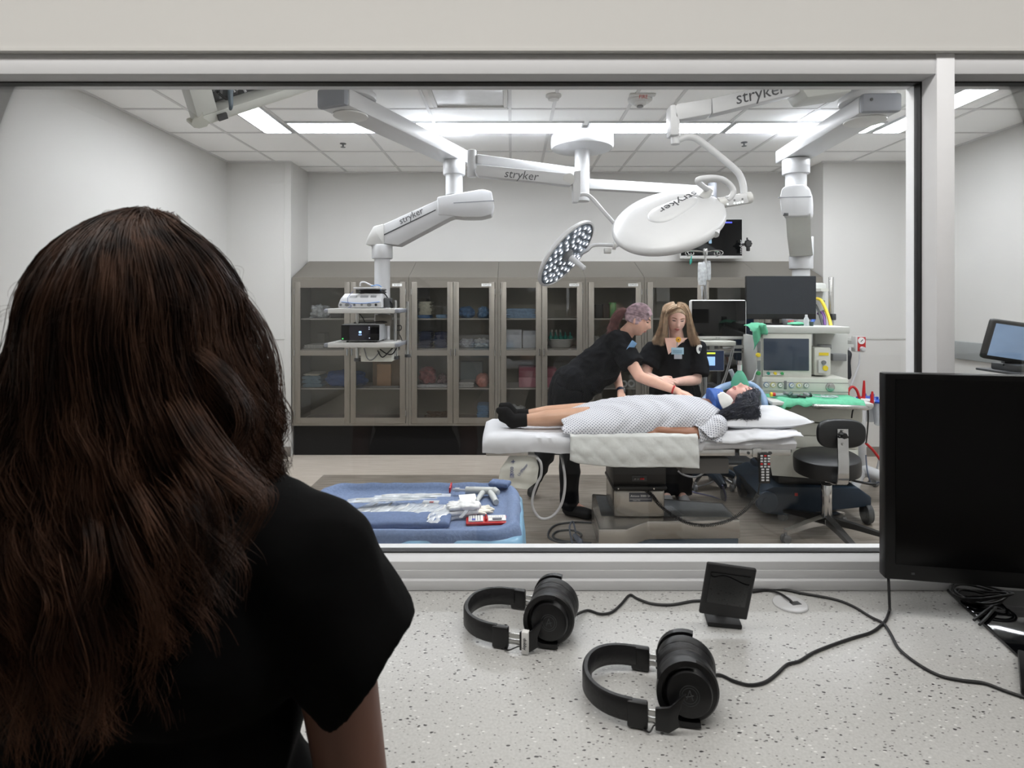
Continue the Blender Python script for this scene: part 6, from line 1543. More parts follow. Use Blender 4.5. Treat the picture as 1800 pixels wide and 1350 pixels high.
# ------------------------------------------------------------------ patient manikin
pt = E('person', V(1.0, 3.78, TZ + .006), 'manikin patient lying on its back in a dotted gown with black hair', 'patient manikin')
g = G(); zt = TZ + .012
# legs
for y_, a_, b_, c_, r_ in ((3.70, 921, 960, 1003, 0), (3.86, 924, 962, 1003, .0)):
    ank = V((a_ - 900) / 1000 * y_, y_, zt + .045 + .0); kn_ = V((c_ + 20 - 900) / 1000 * y_, y_ + .0, zt + .075); cf = V((b_ - 900) / 1000 * y_, y_, zt + .058)
    g.cap(ank, .036, cf, .053, 16); g.cap(cf, .053, kn_, .056, 16); g.cap(kn_, .056, V(.90, y_ * .5 + 3.78 * .5, zt + .075), .068, 16)
    g.cap(ank, .034, ank + V(-.05, 0, -.005), .030, 12)
g.cap(V(.95, 3.71, zt + .08), .075, V(.95, 3.84, zt + .08), .075, 18); g.cap(V(.98, 3.78, zt + .085), .09, V(1.28, 3.78, zt + .085), .09, 20)
g.cap(V(1.30, 3.69, zt + .08), .06, V(1.30, 3.87, zt + .08), .06, 18)
g.cap(V(1.34, 3.78, zt + .10), .055, V(1.45, 3.79, zt + .13), .052, 16)
hcp = P(1303, 700, 3.80); hRp = fr((-.12, -.30, .95), (-1, .05, -.16)); hRp = fr((.02, -.28, .96), (.97, .10, .02))
add_head(g, hcp, hRp, 1.0)
# near arm, far arm
shp, elp, wrp = V(1.30, 3.62, zt + .06), P(1218, 764, 3.53), P(1156, 757, 3.53)
g.cap(shp, .045, elp, .045, 16); g.cap(elp, .045, elp + (wrp - elp) * .4, .040, 16); g.cap(elp + (wrp - elp) * .4, .040, wrp, .027, 16)
add_hand(g, wrp, P(1120, 764, 3.515) - wrp, (.1, -.55, .8), .95, curl=.25, side=-1)
shq, elq, wrq = V(1.30, 3.92, zt + .05), V(1.12, 3.93, zt + .045), V(.92, 3.92, zt + .035)
g.cap(shq, .045, elq, .042, 16); g.cap(elq, .042, wrq, .028, 16); add_hand(g, wrq, V(-1, 0, 0), (0, .3, 1), .95, curl=.2)
pbm = remesh(g, 'body', skin3, pt, voxel=.0055, it=4)
# face and leg skin differ in tone: assign by position
pbm.data.materials.append(skin5); pbm.data.materials.append(skin4)
off = Vector(WL[pt.name]); n = len(pbm.data.polygons)
for p_ in pbm.data.polygons:
    c = p_.center + off
    if c.x > 1.36: p_.material_index = 1
    elif c.x < .5: p_.material_index = 2
face_parts(hcp, hRp, pt, 1.0, lip=mat('manikin_lips', (200, 120, 116), .4), brow=mat('manikin_brow', (196, 140, 128), .6))
# socks
sock = mat('black_sock', (14, 14, 16), .95, bump=.4, scale=90, spec=.15)
for y_, a_ in ((3.70, 921), (3.86, 924)):
    ank = V((a_ - 900) / 1000 * y_, y_, zt + .045)
    heel = ank + V(-.075, 0, -.008)
    g = G(); g.cap(ank + V(.022, 0, .002), .043, ank + V(-.04, 0, -.0), .045, 16, flat1=True); g.cap(ank + V(-.04, 0, -.0), .045, heel + V(0, 0, .0), .044, 16)
    g.cap(heel, .043, heel + V(-.045, -.01, .06), .040, 16); g.cap(heel + V(-.045, -.01, .06), .040, heel + V(-.085, -.015, .075), .024, 14)
    g.cap(heel + V(-.02, -.0, .02), .042, heel + V(-.06, -.0, .03), .035, 14)
    remesh(g, 'sock', sock, pt, voxel=.006, it=5)
# gown with a dot print (UV mapped)
gm = bpy.data.materials.new('dotted_gown'); gm.use_nodes = True; nt = gm.node_tree; b_ = nt.nodes['Principled BSDF']; b_.inputs['Roughness'].default_value = .9
uvn = nt.nodes.new('ShaderNodeUVMap'); sxyz = nt.nodes.new('ShaderNodeSeparateXYZ'); nt.links.new(uvn.outputs[0], sxyz.inputs[0])
def mth(op, a, b=None):
    n_ = nt.nodes.new('ShaderNodeMath'); n_.operation = op
    for i_, v_ in enumerate((a, b)):
        if v_ is None: continue
        if isinstance(v_, (int, float)): n_.inputs[i_].default_value = v_
        else: nt.links.new(v_, n_.inputs[i_])
    return n_.outputs[0]
u_ = mth('MULTIPLY', sxyz.outputs[0], 1 / .022); v_ = mth('MULTIPLY', sxyz.outputs[1], 1 / .022)
a_ = mth('ADD', u_, v_); c_2 = mth('SUBTRACT', u_, v_)
fa = mth('SUBTRACT', mth('FRACT', a_), .5); fc_ = mth('SUBTRACT', mth('FRACT', c_2), .5)
d2 = mth('ADD', mth('MULTIPLY', fa, fa), mth('MULTIPLY', fc_, fc_)); dot = mth('LESS_THAN', d2, .055)
mx = nt.nodes.new('ShaderNodeMixRGB'); nt.links.new(dot, mx.inputs[0]); mx.inputs[1].default_value = lin((200, 201, 206)) + (1,); mx.inputs[2].default_value = lin((84, 88, 104)) + (1,)
nt.links.new(mx.outputs[0], b_.inputs['Base Color'])
def uvloft(name, rings, m, parent, uvs, closed=True):
    n = len(rings[0]); g = G().loft(rings, cap=False, closed=closed); o = g.out(name, m, parent, smooth=80)
    me = o.data; uvl = me.uv_layers.new(name='UVMap')
    flat = [p for r_ in uvs for p in r_]
    q = n if closed else n - 1
    for pl_ in me.polygons:
        for li, vi in zip(pl_.loop_indices, pl_.vertices):
            u, v = flat[vi]
            uvl.data[li].uv = (u, v)
    if closed:   # fix the seam
        per_ = 2.0
    return o
# cross sections: x, top z, near y, near-bottom z, far y
secs = [(985, 728, 3.50, TZ + .018), (1000, 722, 3.49, TZ + .014), (1030, 713, 3.485, TZ + .012), (1070, 704, 3.49, TZ + .014), (1110, 698, 3.50, TZ + .018), (1150, 696.5, 3.52, TZ + .03), (1190, 696, 3.53, TZ + .04), (1222, 697, 3.54, TZ + .05), (1245, 702, 3.55, TZ + .05), (1262, 712, 3.57, TZ + .05), (1275, 727, 3.60, TZ + .05)]
def interp(k, t):
    xs_ = [s[0] for s in secs]; return float(np.interp(t, xs_, [s[k] for s in secs]))
rings = []; uvs = []
NX = 110
for i in range(NX):
    px = 985 + (1275 - 985) * i / (NX - 1)
    zt_ = P(0, interp(1, px), 3.80).z; yn = interp(2, px); zb = interp(3, px)
    xx = (px - 900) / 1000 * 3.70
    ring = []; uv = []; L_ = 0; prev = None
    for k in range(64):
        t = k / 63                                # from near hem over the top to the far hem
        if t < .78:
            a = t / .78 * pi * .5
            y = 3.80 - (3.80 - yn) * cos(a) ** .85 if a < pi / 2 else 3.80
            z = zb + (zt_ - zb) * sin(a) ** .95
        else:
            a = (t - .78) / .22 * pi * .5; y = 3.80 + .22 * sin(a); z = zb + (zt_ - zb) * cos(a) ** .9
        dg_ = (xx * .8 - (z - zb) * 1.6 + (y - 3.5) * 1.1)
        fo = .012 * (1 - abs(noise.noise(V(dg_ * 9, xx * 1.2, 3))) * 2.6) * min(1, t * 5 + .25) * (1 - .55 * max(0, (t - .5) * 2))
        nrm = V(0, -(cos(min(a, 1.5)) if t < .78 else -sin(a)), sin(min(a, 1.5)) if t < .78 else cos(a)).normalized()
        xo = xx + .018 * (t - .3) * (1 if i < 6 else 0) + .006 * sin(t * 23) * (1 if i < 3 or i > NX - 4 else 0)
        p = V(xo, y, z) + nrm * fo
        if prev is not None: L_ += (p - prev).length
        prev = p; ring.append(p); uv.append((xx, L_))
    rings.append(ring); uvs.append(uv)
gw = uvloft('gown', rings, gm, pt, uvs, closed=False)
md = gw.modifiers.new('thickness', 'SOLIDIFY'); md.thickness = .004; md.offset = -1
# near sleeve
rings = []; uvs = []
c0_, c1_ = P(1266, 742, 3.60), P(1232, 770, 3.53)
for i in range(26):
    t = i / 25; c = c0_.lerp(c1_, t); r0 = .085 + .0 * t; ring = []; uv = []
    d = (c1_ - c0_).normalized(); xv = V(0, -1, 0); xv = (xv - d * xv.dot(d)).normalized(); yv = d.cross(xv)
    for k in range(40):
        a = 2 * pi * k / 40; rr = r0 * (1 + .10 * sin(3 * a + t * 3) + .05 * noise.noise(V(a * 2, t * 6, 1))) * (.7 + .3 * min(1, t * 3 + .2))
        p = c + (xv * cos(a) + yv * sin(a)) * rr
        if p.z < TZ + .006: p.z = TZ + .006 - (0 if p.y > 3.5 else .0)
        ring.append(p); uv.append((t * .2, (a if k else 0) * r0))
    rings.append(ring); uvs.append(uv)
slv = uvloft('gown_sleeve', rings, gm, pt, uvs, closed=True); md = slv.modifiers.new('thickness', 'SOLIDIFY'); md.thickness = .004
# sleeve hem flap lying down over the sheet edge
rows = []; uvr = []
for j in range(20):
    v = j / 19; row = []; uvq = []
    for i in range(18):
        u = i / 17; x = P(1226, 0, 3.5).x + u * .13 + v * .012; y = 3.53 - v * .055 - .01 * sin(u * 6 + v * 3); z = TZ + .10 - v * (.135 - .02 * u) + .01 * sin(u * 5)
        row.append(V(x, y, z)); uvq.append((x, v * .16))
    rows.append(row); uvr.append(uvq)
fl = uvloft('gown_sleeve_hem', rows, gm, pt, uvr, closed=False); md = fl.modifiers.new('thickness', 'SOLIDIFY'); md.thickness = .004
# collar brace, hair
g = G(); cc = P(1263, 706, 3.78); ax_ = (hcp - cc).normalized()
g.lathe([(.075, -.06), (.095, -.055), (.085, .0), (.078, .03), (.07, .028)], cc, frame_from(V(.96, -.02, .10)), 32, sx=1.15)
remesh(g, 'neck_collar', mat('blue_collar', (46, 92, 170), .6, bump=.3), pt, voxel=.006, it=4, disp=fold((14, 14, 14), .006))
g = G(); g.prism([P(1272, 689, 3.66), P(1284, 696, 3.66), P(1290, 704, 3.64), P(1281, 718, 3.63), P(1272, 720, 3.63), P(1266, 708, 3.64), P(1262, 694, 3.66)], (0, .02, 0), bev=.006); g.out('white_collar_pad', M['paper'], pt)
g = G(); g.prism([P(1261, 690, 3.72), P(1268, 689, 3.72), P(1270, 699, 3.70), P(1256, 700, 3.71)], (0, .04, 0), bev=.005); g.out('yellow_mask_strap', M['yellow'], pt)
g = G()
hair_cap(hcp, hRp, 1.02, 'hair', hairk, pt, grow=.014, low=-.02)
gd = []; rn = random.Random(12)
for i in range(130):
    q_ = rn.random(); st_ = P(1296 + 26 * q_, 702 - 14 * q_ ** .6 + 6 * rn.random(), 3.74 - .03 * rn.random())
    en = P(1258 + 74 * rn.random() ** .8, 726 + 16 * rn.random() , 3.585 + .04 * rn.random())
    m1 = P(1308 + 18 * q_ + rn.uniform(-4, 8), 710 + rn.uniform(-6, 6), 3.66); m2 = m1.lerp(en, .5) + V(rn.uniform(-.03, .03), rn.uniform(-.02, .02), rn.uniform(-.01, .02))
    gd.append([hcp + hRp @ (head_point(V(rn.uniform(-.5, .5), .45, .75).normalized()) * 1.12), st_, m1, m2, en, en + V(rn.uniform(-.04, .03), 0, -.008)])
strands('hair_strands', gd, hairk, pt, per=26, rad=.0020, spread=.009, seed=4, seg=16, wave=.009)
# ------------------------------------------------------------------ Mayo stand with blue towels near the window
MZ = .90
def mq(px, py, h=0.0):
    Y = (CAM_H - MZ - h) / ((py - 530) / 1000.0); return V((px - 900) / 1000.0 * Y, Y, MZ + h)
ms = E('instrument_stand', V(-.27, 1.9, 0), 'steel instrument stand covered in blue drapes close to the window', 'instrument stand')
G().box((-.66, 1.70, MZ - .03), (.0, 2.12, MZ - .012), bev=.01).out('tray', M['rod'], ms)
G().cyl((-.05, 1.95, .06), (-.05, 1.95, MZ - .03), .016).out('post', M['rod'], ms)
g = G(); g.tube([V(-.05, 1.95, .08), V(-.55, 1.95, .06)], .016, smooth=False); g.tube([V(-.55, 1.75, .06), V(-.55, 2.15, .06)], .016, smooth=False); g.tube([V(-.05, 1.78, .06), V(-.05, 2.12, .06)], .016, smooth=False); g.out('base', M['rod'], ms)
for x, y in ((-.55, 1.75), (-.55, 2.15), (-.05, 1.78), (-.05, 2.12)): G().cyl((x - .01, y, .025), (x + .01, y, .025), .025, n=16).out('caster', M['dgrey'], ms)
tow = mat('blue_towel', (108, 126, 160), .95, var=.12, scale=120, bump=.6)
towd = mat('blue_towel_darker', (96, 114, 150), .95, var=.12, scale=120, bump=.6)
film = mat('light_blue_drape', (124, 170, 202), .3, var=.15, scale=12, bump=.4)
# drape (light blue film) that hangs below the towel all round
def rrect(cx, cy, hx, hy, r, n=12):
    pts = []
    for k, (sx, sy) in enumerate(((1, -1), (1, 1), (-1, 1), (-1, -1))):
        a0 = -pi / 2 + k * pi / 2
        for i in range(n):
            a = a0 + (pi / 2) * i / (n - 1); pts.append((cx + sx * (hx - r) + r * cos(a), cy + sy * (hy - r) + r * sin(a)))
    return pts
def resample(pts, n):
    P3 = np.array(pts + [pts[0]]); d = np.r_[0, np.cumsum(np.linalg.norm(np.diff(P3, axis=0), axis=1))]
    t = np.linspace(0, d[-1], n, endpoint=False); return [(float(np.interp(q, d, P3[:, 0])), float(np.interp(q, d, P3[:, 1]))) for q in t]
base = resample(rrect(-.335, 1.905, .36, .232, .09), 160)
def ring_at(k, z, amp, fr_=9, seed=0, kx=1.0):
    out_ = []
    for i, (x, y) in enumerate(base):
        a = 2 * pi * i / len(base); w = amp * noise.noise(V(cos(a) * fr_ * .5, sin(a) * fr_ * .5, seed + z * 3))
        out_.append(V(-.335 + (x + .335) * (k + w), 1.905 + (y - 1.905) * (k + w), z + w * .15))
    return out_
g = G(); g.loft([ring_at(.90, MZ - .004, 0), ring_at(1.0, MZ - .004, .0), ring_at(1.035, MZ - .02, .02), ring_at(1.04, MZ - .08, .07), ring_at(1.02, MZ - .16, .12), ring_at(.98, MZ - .25, .16)], cap=False)
o = g.out('plastic_drape', film, None, smooth=80); md = o.modifiers.new('thickness', 'SOLIDIFY'); md.thickness = .002
T(o, 'light blue plastic drape hanging round the instrument stand', 'drape')
# towel: top surface with a raised rolled border
g = G(); prof = [(.0, MZ + .001), (.5, MZ + .001), (.84, MZ + .002), (.88, MZ + .010), (.925, MZ + .024), (.965, MZ + .022), (.995, MZ + .008), (1.012, MZ - .02), (1.018, MZ - .055), (1.006, MZ - .058), (.99, MZ - .02), (.96, MZ - .002), (.5, MZ - .002), (0.0, MZ - .002)]
rings = [ring_at(max(k, .001), z, .022 if k > .85 else 0, 11, 4) for k, z in prof]
g.loft(rings, cap=True); o = g.out('towel_wrap', tow, None, smooth=80)
T(o, 'blue cotton towel with raised border covering the instrument stand tray', 'towel')
# folded towel strip across the front
def softbox(x0, x1, y0, y1, z0, h, seed=0, amp=.25, nx=26, ny=8, R=None):
    bm = bmesh.new(); g = G(); rows = []
    n = 24
    for i in range(nx + 1):
        u = i / nx; e_ = min(1, u / .04, (1 - u) / .04); e_ = .55 + .45 * max(0, e_) ** .5; ring = []
        for k in range(n):
            a = 2 * pi * k / n; ca, sa = cos(a), sin(a); q = (abs(ca) ** 4 + abs(sa) ** 4) ** .25
            nn = noise.noise(V(u * 6 + seed, ca * 1.2, sa * 1.2))
            ring.append(V(x0 + (x1 - x0) * u, (y0 + y1) / 2 + ca / q * (y1 - y0) / 2 * (1 + .06 * nn) * (.97 + .03 * e_), z0 + h / 2 + sa / q * h / 2 * e_ * (1 + amp * nn)))
        rows.append(ring)
    bm.free(); g.loft(rows, cap=True); return g
o = softbox(-.585, mq(788, 0 + 930, .012).x, mq(0, 935).y, mq(0, 913).y, MZ + .004, .026, 3).out('folded_towel', towd, None, smooth=70); o.rotation_euler.z = radians(1)
T(o, 'long folded blue towel lying along the front of the instrument stand', 'towel')
o = softbox(mq(862, 860).x, mq(896, 860).x, 2.07, 2.12, MZ + .02, .02, 9).out('towel_corner', towd, None, smooth=70); o.rotation_euler.z = radians(-18)
T(o, 'turned-up blue towel corner at the far right of the instrument stand', 'towel')
# packages in clear film
card = mat('pale_grey_card', (196, 200, 206), .5, var=.08, scale=30)
pkf = mat_clear('package_film', (232, 238, 244), .45, .06, .55)
rnd = random.Random(21)
pk_l = ['leftmost clear sterile pouch, partly behind the dark shoulder', 'second clear sterile pouch from the left', 'third clear sterile pouch from the left', 'fourth clear sterile pouch in the fanned row', 'fifth clear sterile pouch in the fanned row, under the gloves', 'long clear pouch lying across the back of the fanned row', 'upper long clear pouch with a connector at its right end']
spots = [(640, 897, .17, .075, 62), (668, 897, .17, .075, 66), (700, 899, .17, .075, 68), (732, 901, .17, .08, 70), (768, 902, .16, .08, 72), (690, 877, .30, .05, 8), (725, 872, .26, .04, 4)]
for i, (px, py, L, Wd, ang) in enumerate(spots):
    h = .006 + .005 * i; c = mq(px, py, h)
    e = E('sterile_pouch', c, pk_l[i], 'sterile pouch', 'clear pouches fanned on the blue towel')
    R = Matrix.Rotation(radians(ang), 3, 'Z') @ Matrix.Rotation(radians(-4), 3, 'X')
    rows = []
    for jj in range(13):
        row = []
        for ii in range(19):
            u, v = ii / 18 - .5, jj / 12 - .5
            z = .006 * (1 - (2 * abs(u)) ** 3) * (1 - (2 * abs(v)) ** 3) + .004 * noise.noise(V(u * 6 + i * 3, v * 6, 0))
            row.append(c + R @ V(u * L, v * Wd, z))
        rows.append(row)
    g = G(); addgrid(g, rows); g.out('film', pkf, e, smooth=80)
    g = G(); g.box((-L * .42, -Wd * .38, -.003), (L * .30, Wd * .38, -.001), R=R, c=c); g.out('card', card, e)
    g = G(); g.tube([c + R @ V(x, y, .003) for x, y in ((-L * .4, 0), (-L * .1, Wd * .15), (L * .15, -Wd * .1), (L * .38, .0))], .0035, n=8); g.out('content_tube', M['white2'], e)
c = mq(757, 884, .008)
G_ = E('label_packet', c, 'white packet with small red print between pouches and gloves', 'packet')
R = Matrix.Rotation(radians(-4), 3, 'Z')
G().box((-.028, -.016, 0), (.028, .016, .003), R=R, c=c).out('packet', M['paper'], G_); G().box((-.004, -.007, .003), (.010, .006, .0035), R=R, c=c).out('red_print', M['redt'], G_)
c = mq(822, 876, .02); R = Matrix.Rotation(radians(14), 3, 'Z') @ Matrix.Rotation(radians(14), 3, 'X')
G().box((-.028, -.02, 0), (.03, .022, .002), R=R, c=c).out('paper_slip', M['paper'], None); T(bpy.data.objects[list(WL)[-1]], 'white paper slip standing behind the stack of gloves', 'paper')
def glove(c, R, L, label, m, thick=.007, nm='surgical_glove', curl=0):
    g = G()
    def q(x, y, z=0): return c + R @ V(x, y, z)
    g.cap(q(-L * .52, 0), thick * 1.6, q(-L * .1, 0), thick * 1.8, 14); g.cap(q(-L * .52, .016), thick, q(-L * .1, .018), thick * 1.1, 12); g.cap(q(-L * .52, -.016), thick, q(-L * .1, -.018), thick * 1.1, 12)
    for i, y in enumerate((-.021, -.0075, .0065, .020)):
        ln = (.36, .42, .40, .33)[i] * L; g.cap(q(-L * .12, y * .8), thick * .95, q(-L * .12 + ln, y * 1.25, curl), thick * .75, 10)
    g.cap(q(-L * .3, -.02), thick * .9, q(-L * .02, -.038), thick * .7, 10)
    o = remesh(g, nm, m, None, voxel=.003, it=3, disp=fold((40, 40, 60), .003)); return T(o, label, 'glove')
glm = mat('white_glove', (226, 228, 230), .6, bump=.2, scale=60)
for i, (px, py, ang, h, l) in enumerate(((800, 905, 200, .008, 'bottom white glove of the bundle on the blue towel'), (803, 898, 190, .022, 'middle white glove of the bundle on the blue towel'), (806, 889, 184, .038, 'top white glove of the bundle on the blue towel'))):
    glove(mq(px, py, h), Matrix.Rotation(radians(ang), 3, 'Z'), .115, l, glm, thick=.0085)
glove(mq(850, 896, .008), Matrix.Rotation(radians(14), 3, 'Z'), .105, 'white glove with spread fingers beside the red suture kit', mat('ivory_glove', (226, 222, 210), .6), thick=.0065)
c = mq(815, 905, .05); R = Matrix.Rotation(radians(75), 3, 'Z')
T(G().box((-.03, -.006, 0), (.03, .006, .003), R=R, c=c, bev=.001).out('grey_strip', M['greycap'], None), 'grey band lying over the white glove bundle', 'band')
# stapler
sg = mat('light_grey_tool', (186, 190, 190), .4)
st_ = E('skin_stapler', mq(850, 872, .01), 'light grey skin stapler with red tip on the blue towel', 'stapler')
a, b = mq(818, 862, .022), mq(868, 863, .022)
g = G(); g.cyl(a, b, .0135, n=20, bev=.003); g.cyl(b, mq(876, 866, .022), .015, .010, n=20, bev=.003); g.out('barrel', sg, st_)
g = G(); g.tube([mq(852, 862, .02), mq(845, 870, .018), mq(838, 882, .014)], [.010, .009, .007], n=12); g.out('trigger_handle', sg, st_)
g = G(); g.tube([mq(858, 862, .02), mq(865, 870, .018), mq(872, 883, .014)], [.011, .011, .010], n=12); g.out('grip_handle', sg, st_)
g = G(); g.cyl(mq(796, 861, .022), a, .005, n=10); g.cyl(mq(800, 861, .022), mq(808, 861, .022), .008, n=10); g.out('shaft', M['clear2'], st_)
g = G(); g.box(tuple(mq(789, 867, .01)), tuple(mq(795, 857, .01) + V(0, 0, .02)), bev=.002); g.out('red_tip', M['red'], st_)
G().cyl(a + V(.012, 0, .0), a + V(.035, 0, 0), .0138, n=20).out('barrel_label', M['greycap'], st_)
# red kit
c = mq(857, 915, .006); R = Matrix.Rotation(radians(4), 3, 'Z')
kt = E('suture_kit', c, 'open red suture needle kit with white printed cards on the blue towel', 'suture kit')
G().box((-.068, -.030, -.004), (.066, .028, .004), R=R, c=c, bev=.002).out('red_tray', M['red'], kt)
g = G(); g.box((-.060, -.022, .004), (-.014, .024, .009), R=R, c=c, bev=.001); cd1 = g.out('printed_card', M['paper'], kt)
g = G(); g.box((.002, -.020, .004), (.058, .024, .008), R=R, c=c, bev=.001); cd2 = g.out('grid_card', M['paper'], kt)
for i in range(5): G().box((-.057 + i * .008, -.020, .009), (-.054 + i * .008, .022, .0095), R=R, c=c).out('card_print', M['greycap'], cd1)
G().box((-.050, -.019, .009), (-.038, -.006, .0102), R=R, c=c).out('blue_logo', solid('logo_blue', (70, 80, 170)), cd1)
for i in range(7): G().box((.006 + i * .007, -.004, .008), (.0065 + i * .007, .021, .0083), R=R, c=c).out('grid_line', M['greycap'], cd2)
for i in range(4): G().box((.005, -.002 + i * .006, .008), (.052, -.0015 + i * .006, .0083), R=R, c=c).out('grid_line', M['greycap'], cd2)
g = G(); g.box((.015, -.018, .008), (.045, -.006, .013), R=R, c=c, bev=.002); g.out('grey_block', M['greycap'], cd2)
for i in range(4): G().cyl(c + R @ V(-.007, -.015 + i * .011, .004), c + R @ V(-.003, -.015 + i * .011, .012), .003, n=8).out('snap', M['red'], kt)

# ------------------------------------------------------------------ drainage bag and hose under the table foot, cables on the floor
Y = 3.55
cc = P(912, 797, Y)
bgm = mat_clear('drainage_bag_film', (224, 224, 216), .02, .35, .04)
rings = []
for j in range(17):
    t = j / 16; zc_ = P(0, 797 + 61 * t, Y).z; w = (.075 + .045 * min(1, t * 2.4)) * (1 if t < .8 else (1 - (t - .8) * 2.2)); xc = (912 + 2 - 6 * t - 900) / 1000 * Y + .03 * (1 - t) * .4
    rings.append([V(xc + w * cos(a), Y + .022 * sin(pi * min(t + .12, 1)) * sin(a) + .006 * noise.noise(V(a * 2, t * 6, 0)), zc_ + .02 * (cos(a)) * (.6 - t)) for a in [2 * pi * i / 30 for i in range(30)]])
dbg = E('drainage_bag', P(915, 858, Y), 'pale drainage bag with blue print hanging under the foot of the table', 'drainage bag')
G().loft(rings).out('bag', bgm, dbg, smooth=80)
ink = mat('blue_ink', (70, 80, 130), .6)
for s_, sz, px, py, rt in (('UriMeter', .024, 919, 826, -52), ('2000', .030, 900, 829, -88), ('ml', .02, 901, 812, 0), ('+', .05, 902, 812, 0)):
    a_ = radians(-rt); text(s_, sz, P(px, py, Y - .026), (cos(a_), 0, sin(a_)), (-sin(a_), 0, cos(a_)), ink, 'lettering', dbg, depth=.0005)
for i in range(4): G().box(tuple(P(896, 834 + i * 2, Y - .026)), tuple(P(904, 833.3 + i * 2, Y - .026) + V(0, .0008, 0))).out('bag_marking', ink, dbg)
G().tube([P(925, 800, Y - .02), P(938, 801, Y - .02), P(946, 806, Y - .02)], .010, n=10).out('bag_connector', M['white2'], dbg)
hose([P(944, 804, 3.52), P(951, 815, 3.5), P(951, 835, 3.5), P(944, 850, 3.5), P(937, 870, 3.5), P(936, 890, 3.5), P(946, 908, 3.5), P(959, 912, 3.5), P(974, 905, 3.5), P(986, 888, 3.5), P(992, 865, 3.5), P(993, 840, 3.52), P(989, 812, 3.56), P(986, 800, 3.6)], .0085, 'drain_tube', M['gcable'], 'grey drain tube hanging in a long loop under the table foot', 'tube')
def floor_pt(px, py, r=.006): Y = (CAM_H - r) / ((py - 530) / 1000.0); return V((px - 900) / 1000.0 * Y, Y, r)
g = G(); g.tube([floor_pt(1040, 919), floor_pt(1010, 918), floor_pt(980, 922), floor_pt(966, 932), floor_pt(965, 945), floor_pt(985, 953), floor_pt(1010, 950), floor_pt(1022, 940), floor_pt(1005, 932), floor_pt(980, 934), floor_pt(972, 943), floor_pt(990, 951), floor_pt(1040, 955)], .007, n=8)
T(g.out('floor_cable', solid('dark_floor_cable', (70, 72, 74))), 'grey cable coiled on the floor left of the table base', 'cable')
g = G(); g.tube([floor_pt(1006, 955), floor_pt(1001, 940) + V(0, 0, .05), floor_pt(1007, 932) + V(0, 0, .06), floor_pt(1012, 944) + V(0, 0, .03)], .006, n=8); g.cap(floor_pt(1011, 942, .03), .018, floor_pt(1020, 952, .02), .02, 12)
T(g.out('cable_plug', solid('blue_grey_plug', (88, 96, 112))), 'blue-grey plug standing on the coiled floor cable', 'plug')
g = G(); g.tube([floor_pt(1172, 866), floor_pt(1190, 866), floor_pt(1215, 858), floor_pt(1245, 850), floor_pt(1262, 838)], .006, n=6); T(g.out('floor_cable', M['gcable']), 'pale cable crossing the floor behind the table base', 'cable')
g = G(); g.tube([floor_pt(1190, 828), floor_pt(1205, 845), floor_pt(1212, 862), floor_pt(1250, 872), floor_pt(1275, 880), floor_pt(1270, 889) + V(0, 0, .16)], .006, n=6); T(g.out('floor_cable', solid('violet_cable', (96, 96, 128))), 'violet-grey cable curving round the rear of the table base', 'cable')
g = G(); g.tube([P(1192, 828, 4.2), P(1205, 836, 4.2), P(1225, 838, 4.2), P(1243, 826, 4.2), P(1248, 818, 4.3)], .007, n=8); T(g.out('pale_tube', M['gcable']), 'pale tube sagging beneath the head half of the table', 'tube')

# ------------------------------------------------------------------ stool
sx, sy = P(1453, 0, 3.86).x, 3.86
so = E('stool', (sx, sy, 0), 'black vinyl stool with chrome back post and five-star base on casters', 'stool')
zs = P(0, 818, 3.86).z
sr = .205
Rt = Matrix.Rotation(radians(-4), 3, 'Y') @ Matrix.Rotation(radians(3), 3, 'X')
G().lathe([(.002, -.045), (sr * .9, -.045), (sr * .985, -.038), (sr, -.02), (sr, .045), (sr * .985, .062), (sr * .93, .07), (.002, .072)], V(sx + .0, sy, zs), Rt, 56, cap=False).out('seat', M['vinyl'], so, smooth=40)
G().lathe([(sr * .55, -.07), (sr * .6, -.045)], V(sx, sy, zs), Rt, 30).out('seat_plate', M['dgrey'], so)
g = G(); g.cyl((sx, sy, .12), (sx, sy, .36), .033, bev=.002); g.cyl((sx, sy, .36), (sx, sy, .375), .035, bev=.002, m=1); g.out('gas_column', [M['chrome'], M['black']], so)
G().cyl((sx, sy, .36), (sx, sy, zs - .05), .018).out('piston', M['chrome'], so)
for i, a in enumerate((196, 268, 332, 44, 118)):
    a = radians(a); d = V(cos(a), sin(a), 0); e_ = V(sx, sy, 0) + d * .335; s = V(-d.y, d.x, 0)
    rings = []
    for t, zz, w, h in ((.03, .125, .026, .05), (.5, .105, .022, .036), (1.0, .075, .018, .026)):
        c = V(sx, sy, zz) + d * (.335 * t); rings.append([c + s * w + V(0, 0, -h / 2), c + s * w + V(0, 0, h / 2), c - s * w + V(0, 0, h / 2), c - s * w + V(0, 0, -h / 2)])
    lg = G().loft(rings).out('leg', [M['chrome'], M['black'], M['black'], M['chrome'], M['black']][i], so)
    q = e_ + V(0, 0, .028)
    g = G(); g.cyl(q - s * .022, q - s * .006, .029, n=22, bev=.004); g.cyl(q + s * .006, q + s * .022, .029, n=22, bev=.004); g.cyl(q, q + V(0, 0, .04), .008); g.out('caster', M['rubber'], lg)
G().cyl((sx, sy, .09), (sx, sy, .135), .045, bev=.006).out('hub', M['chrome'], so)
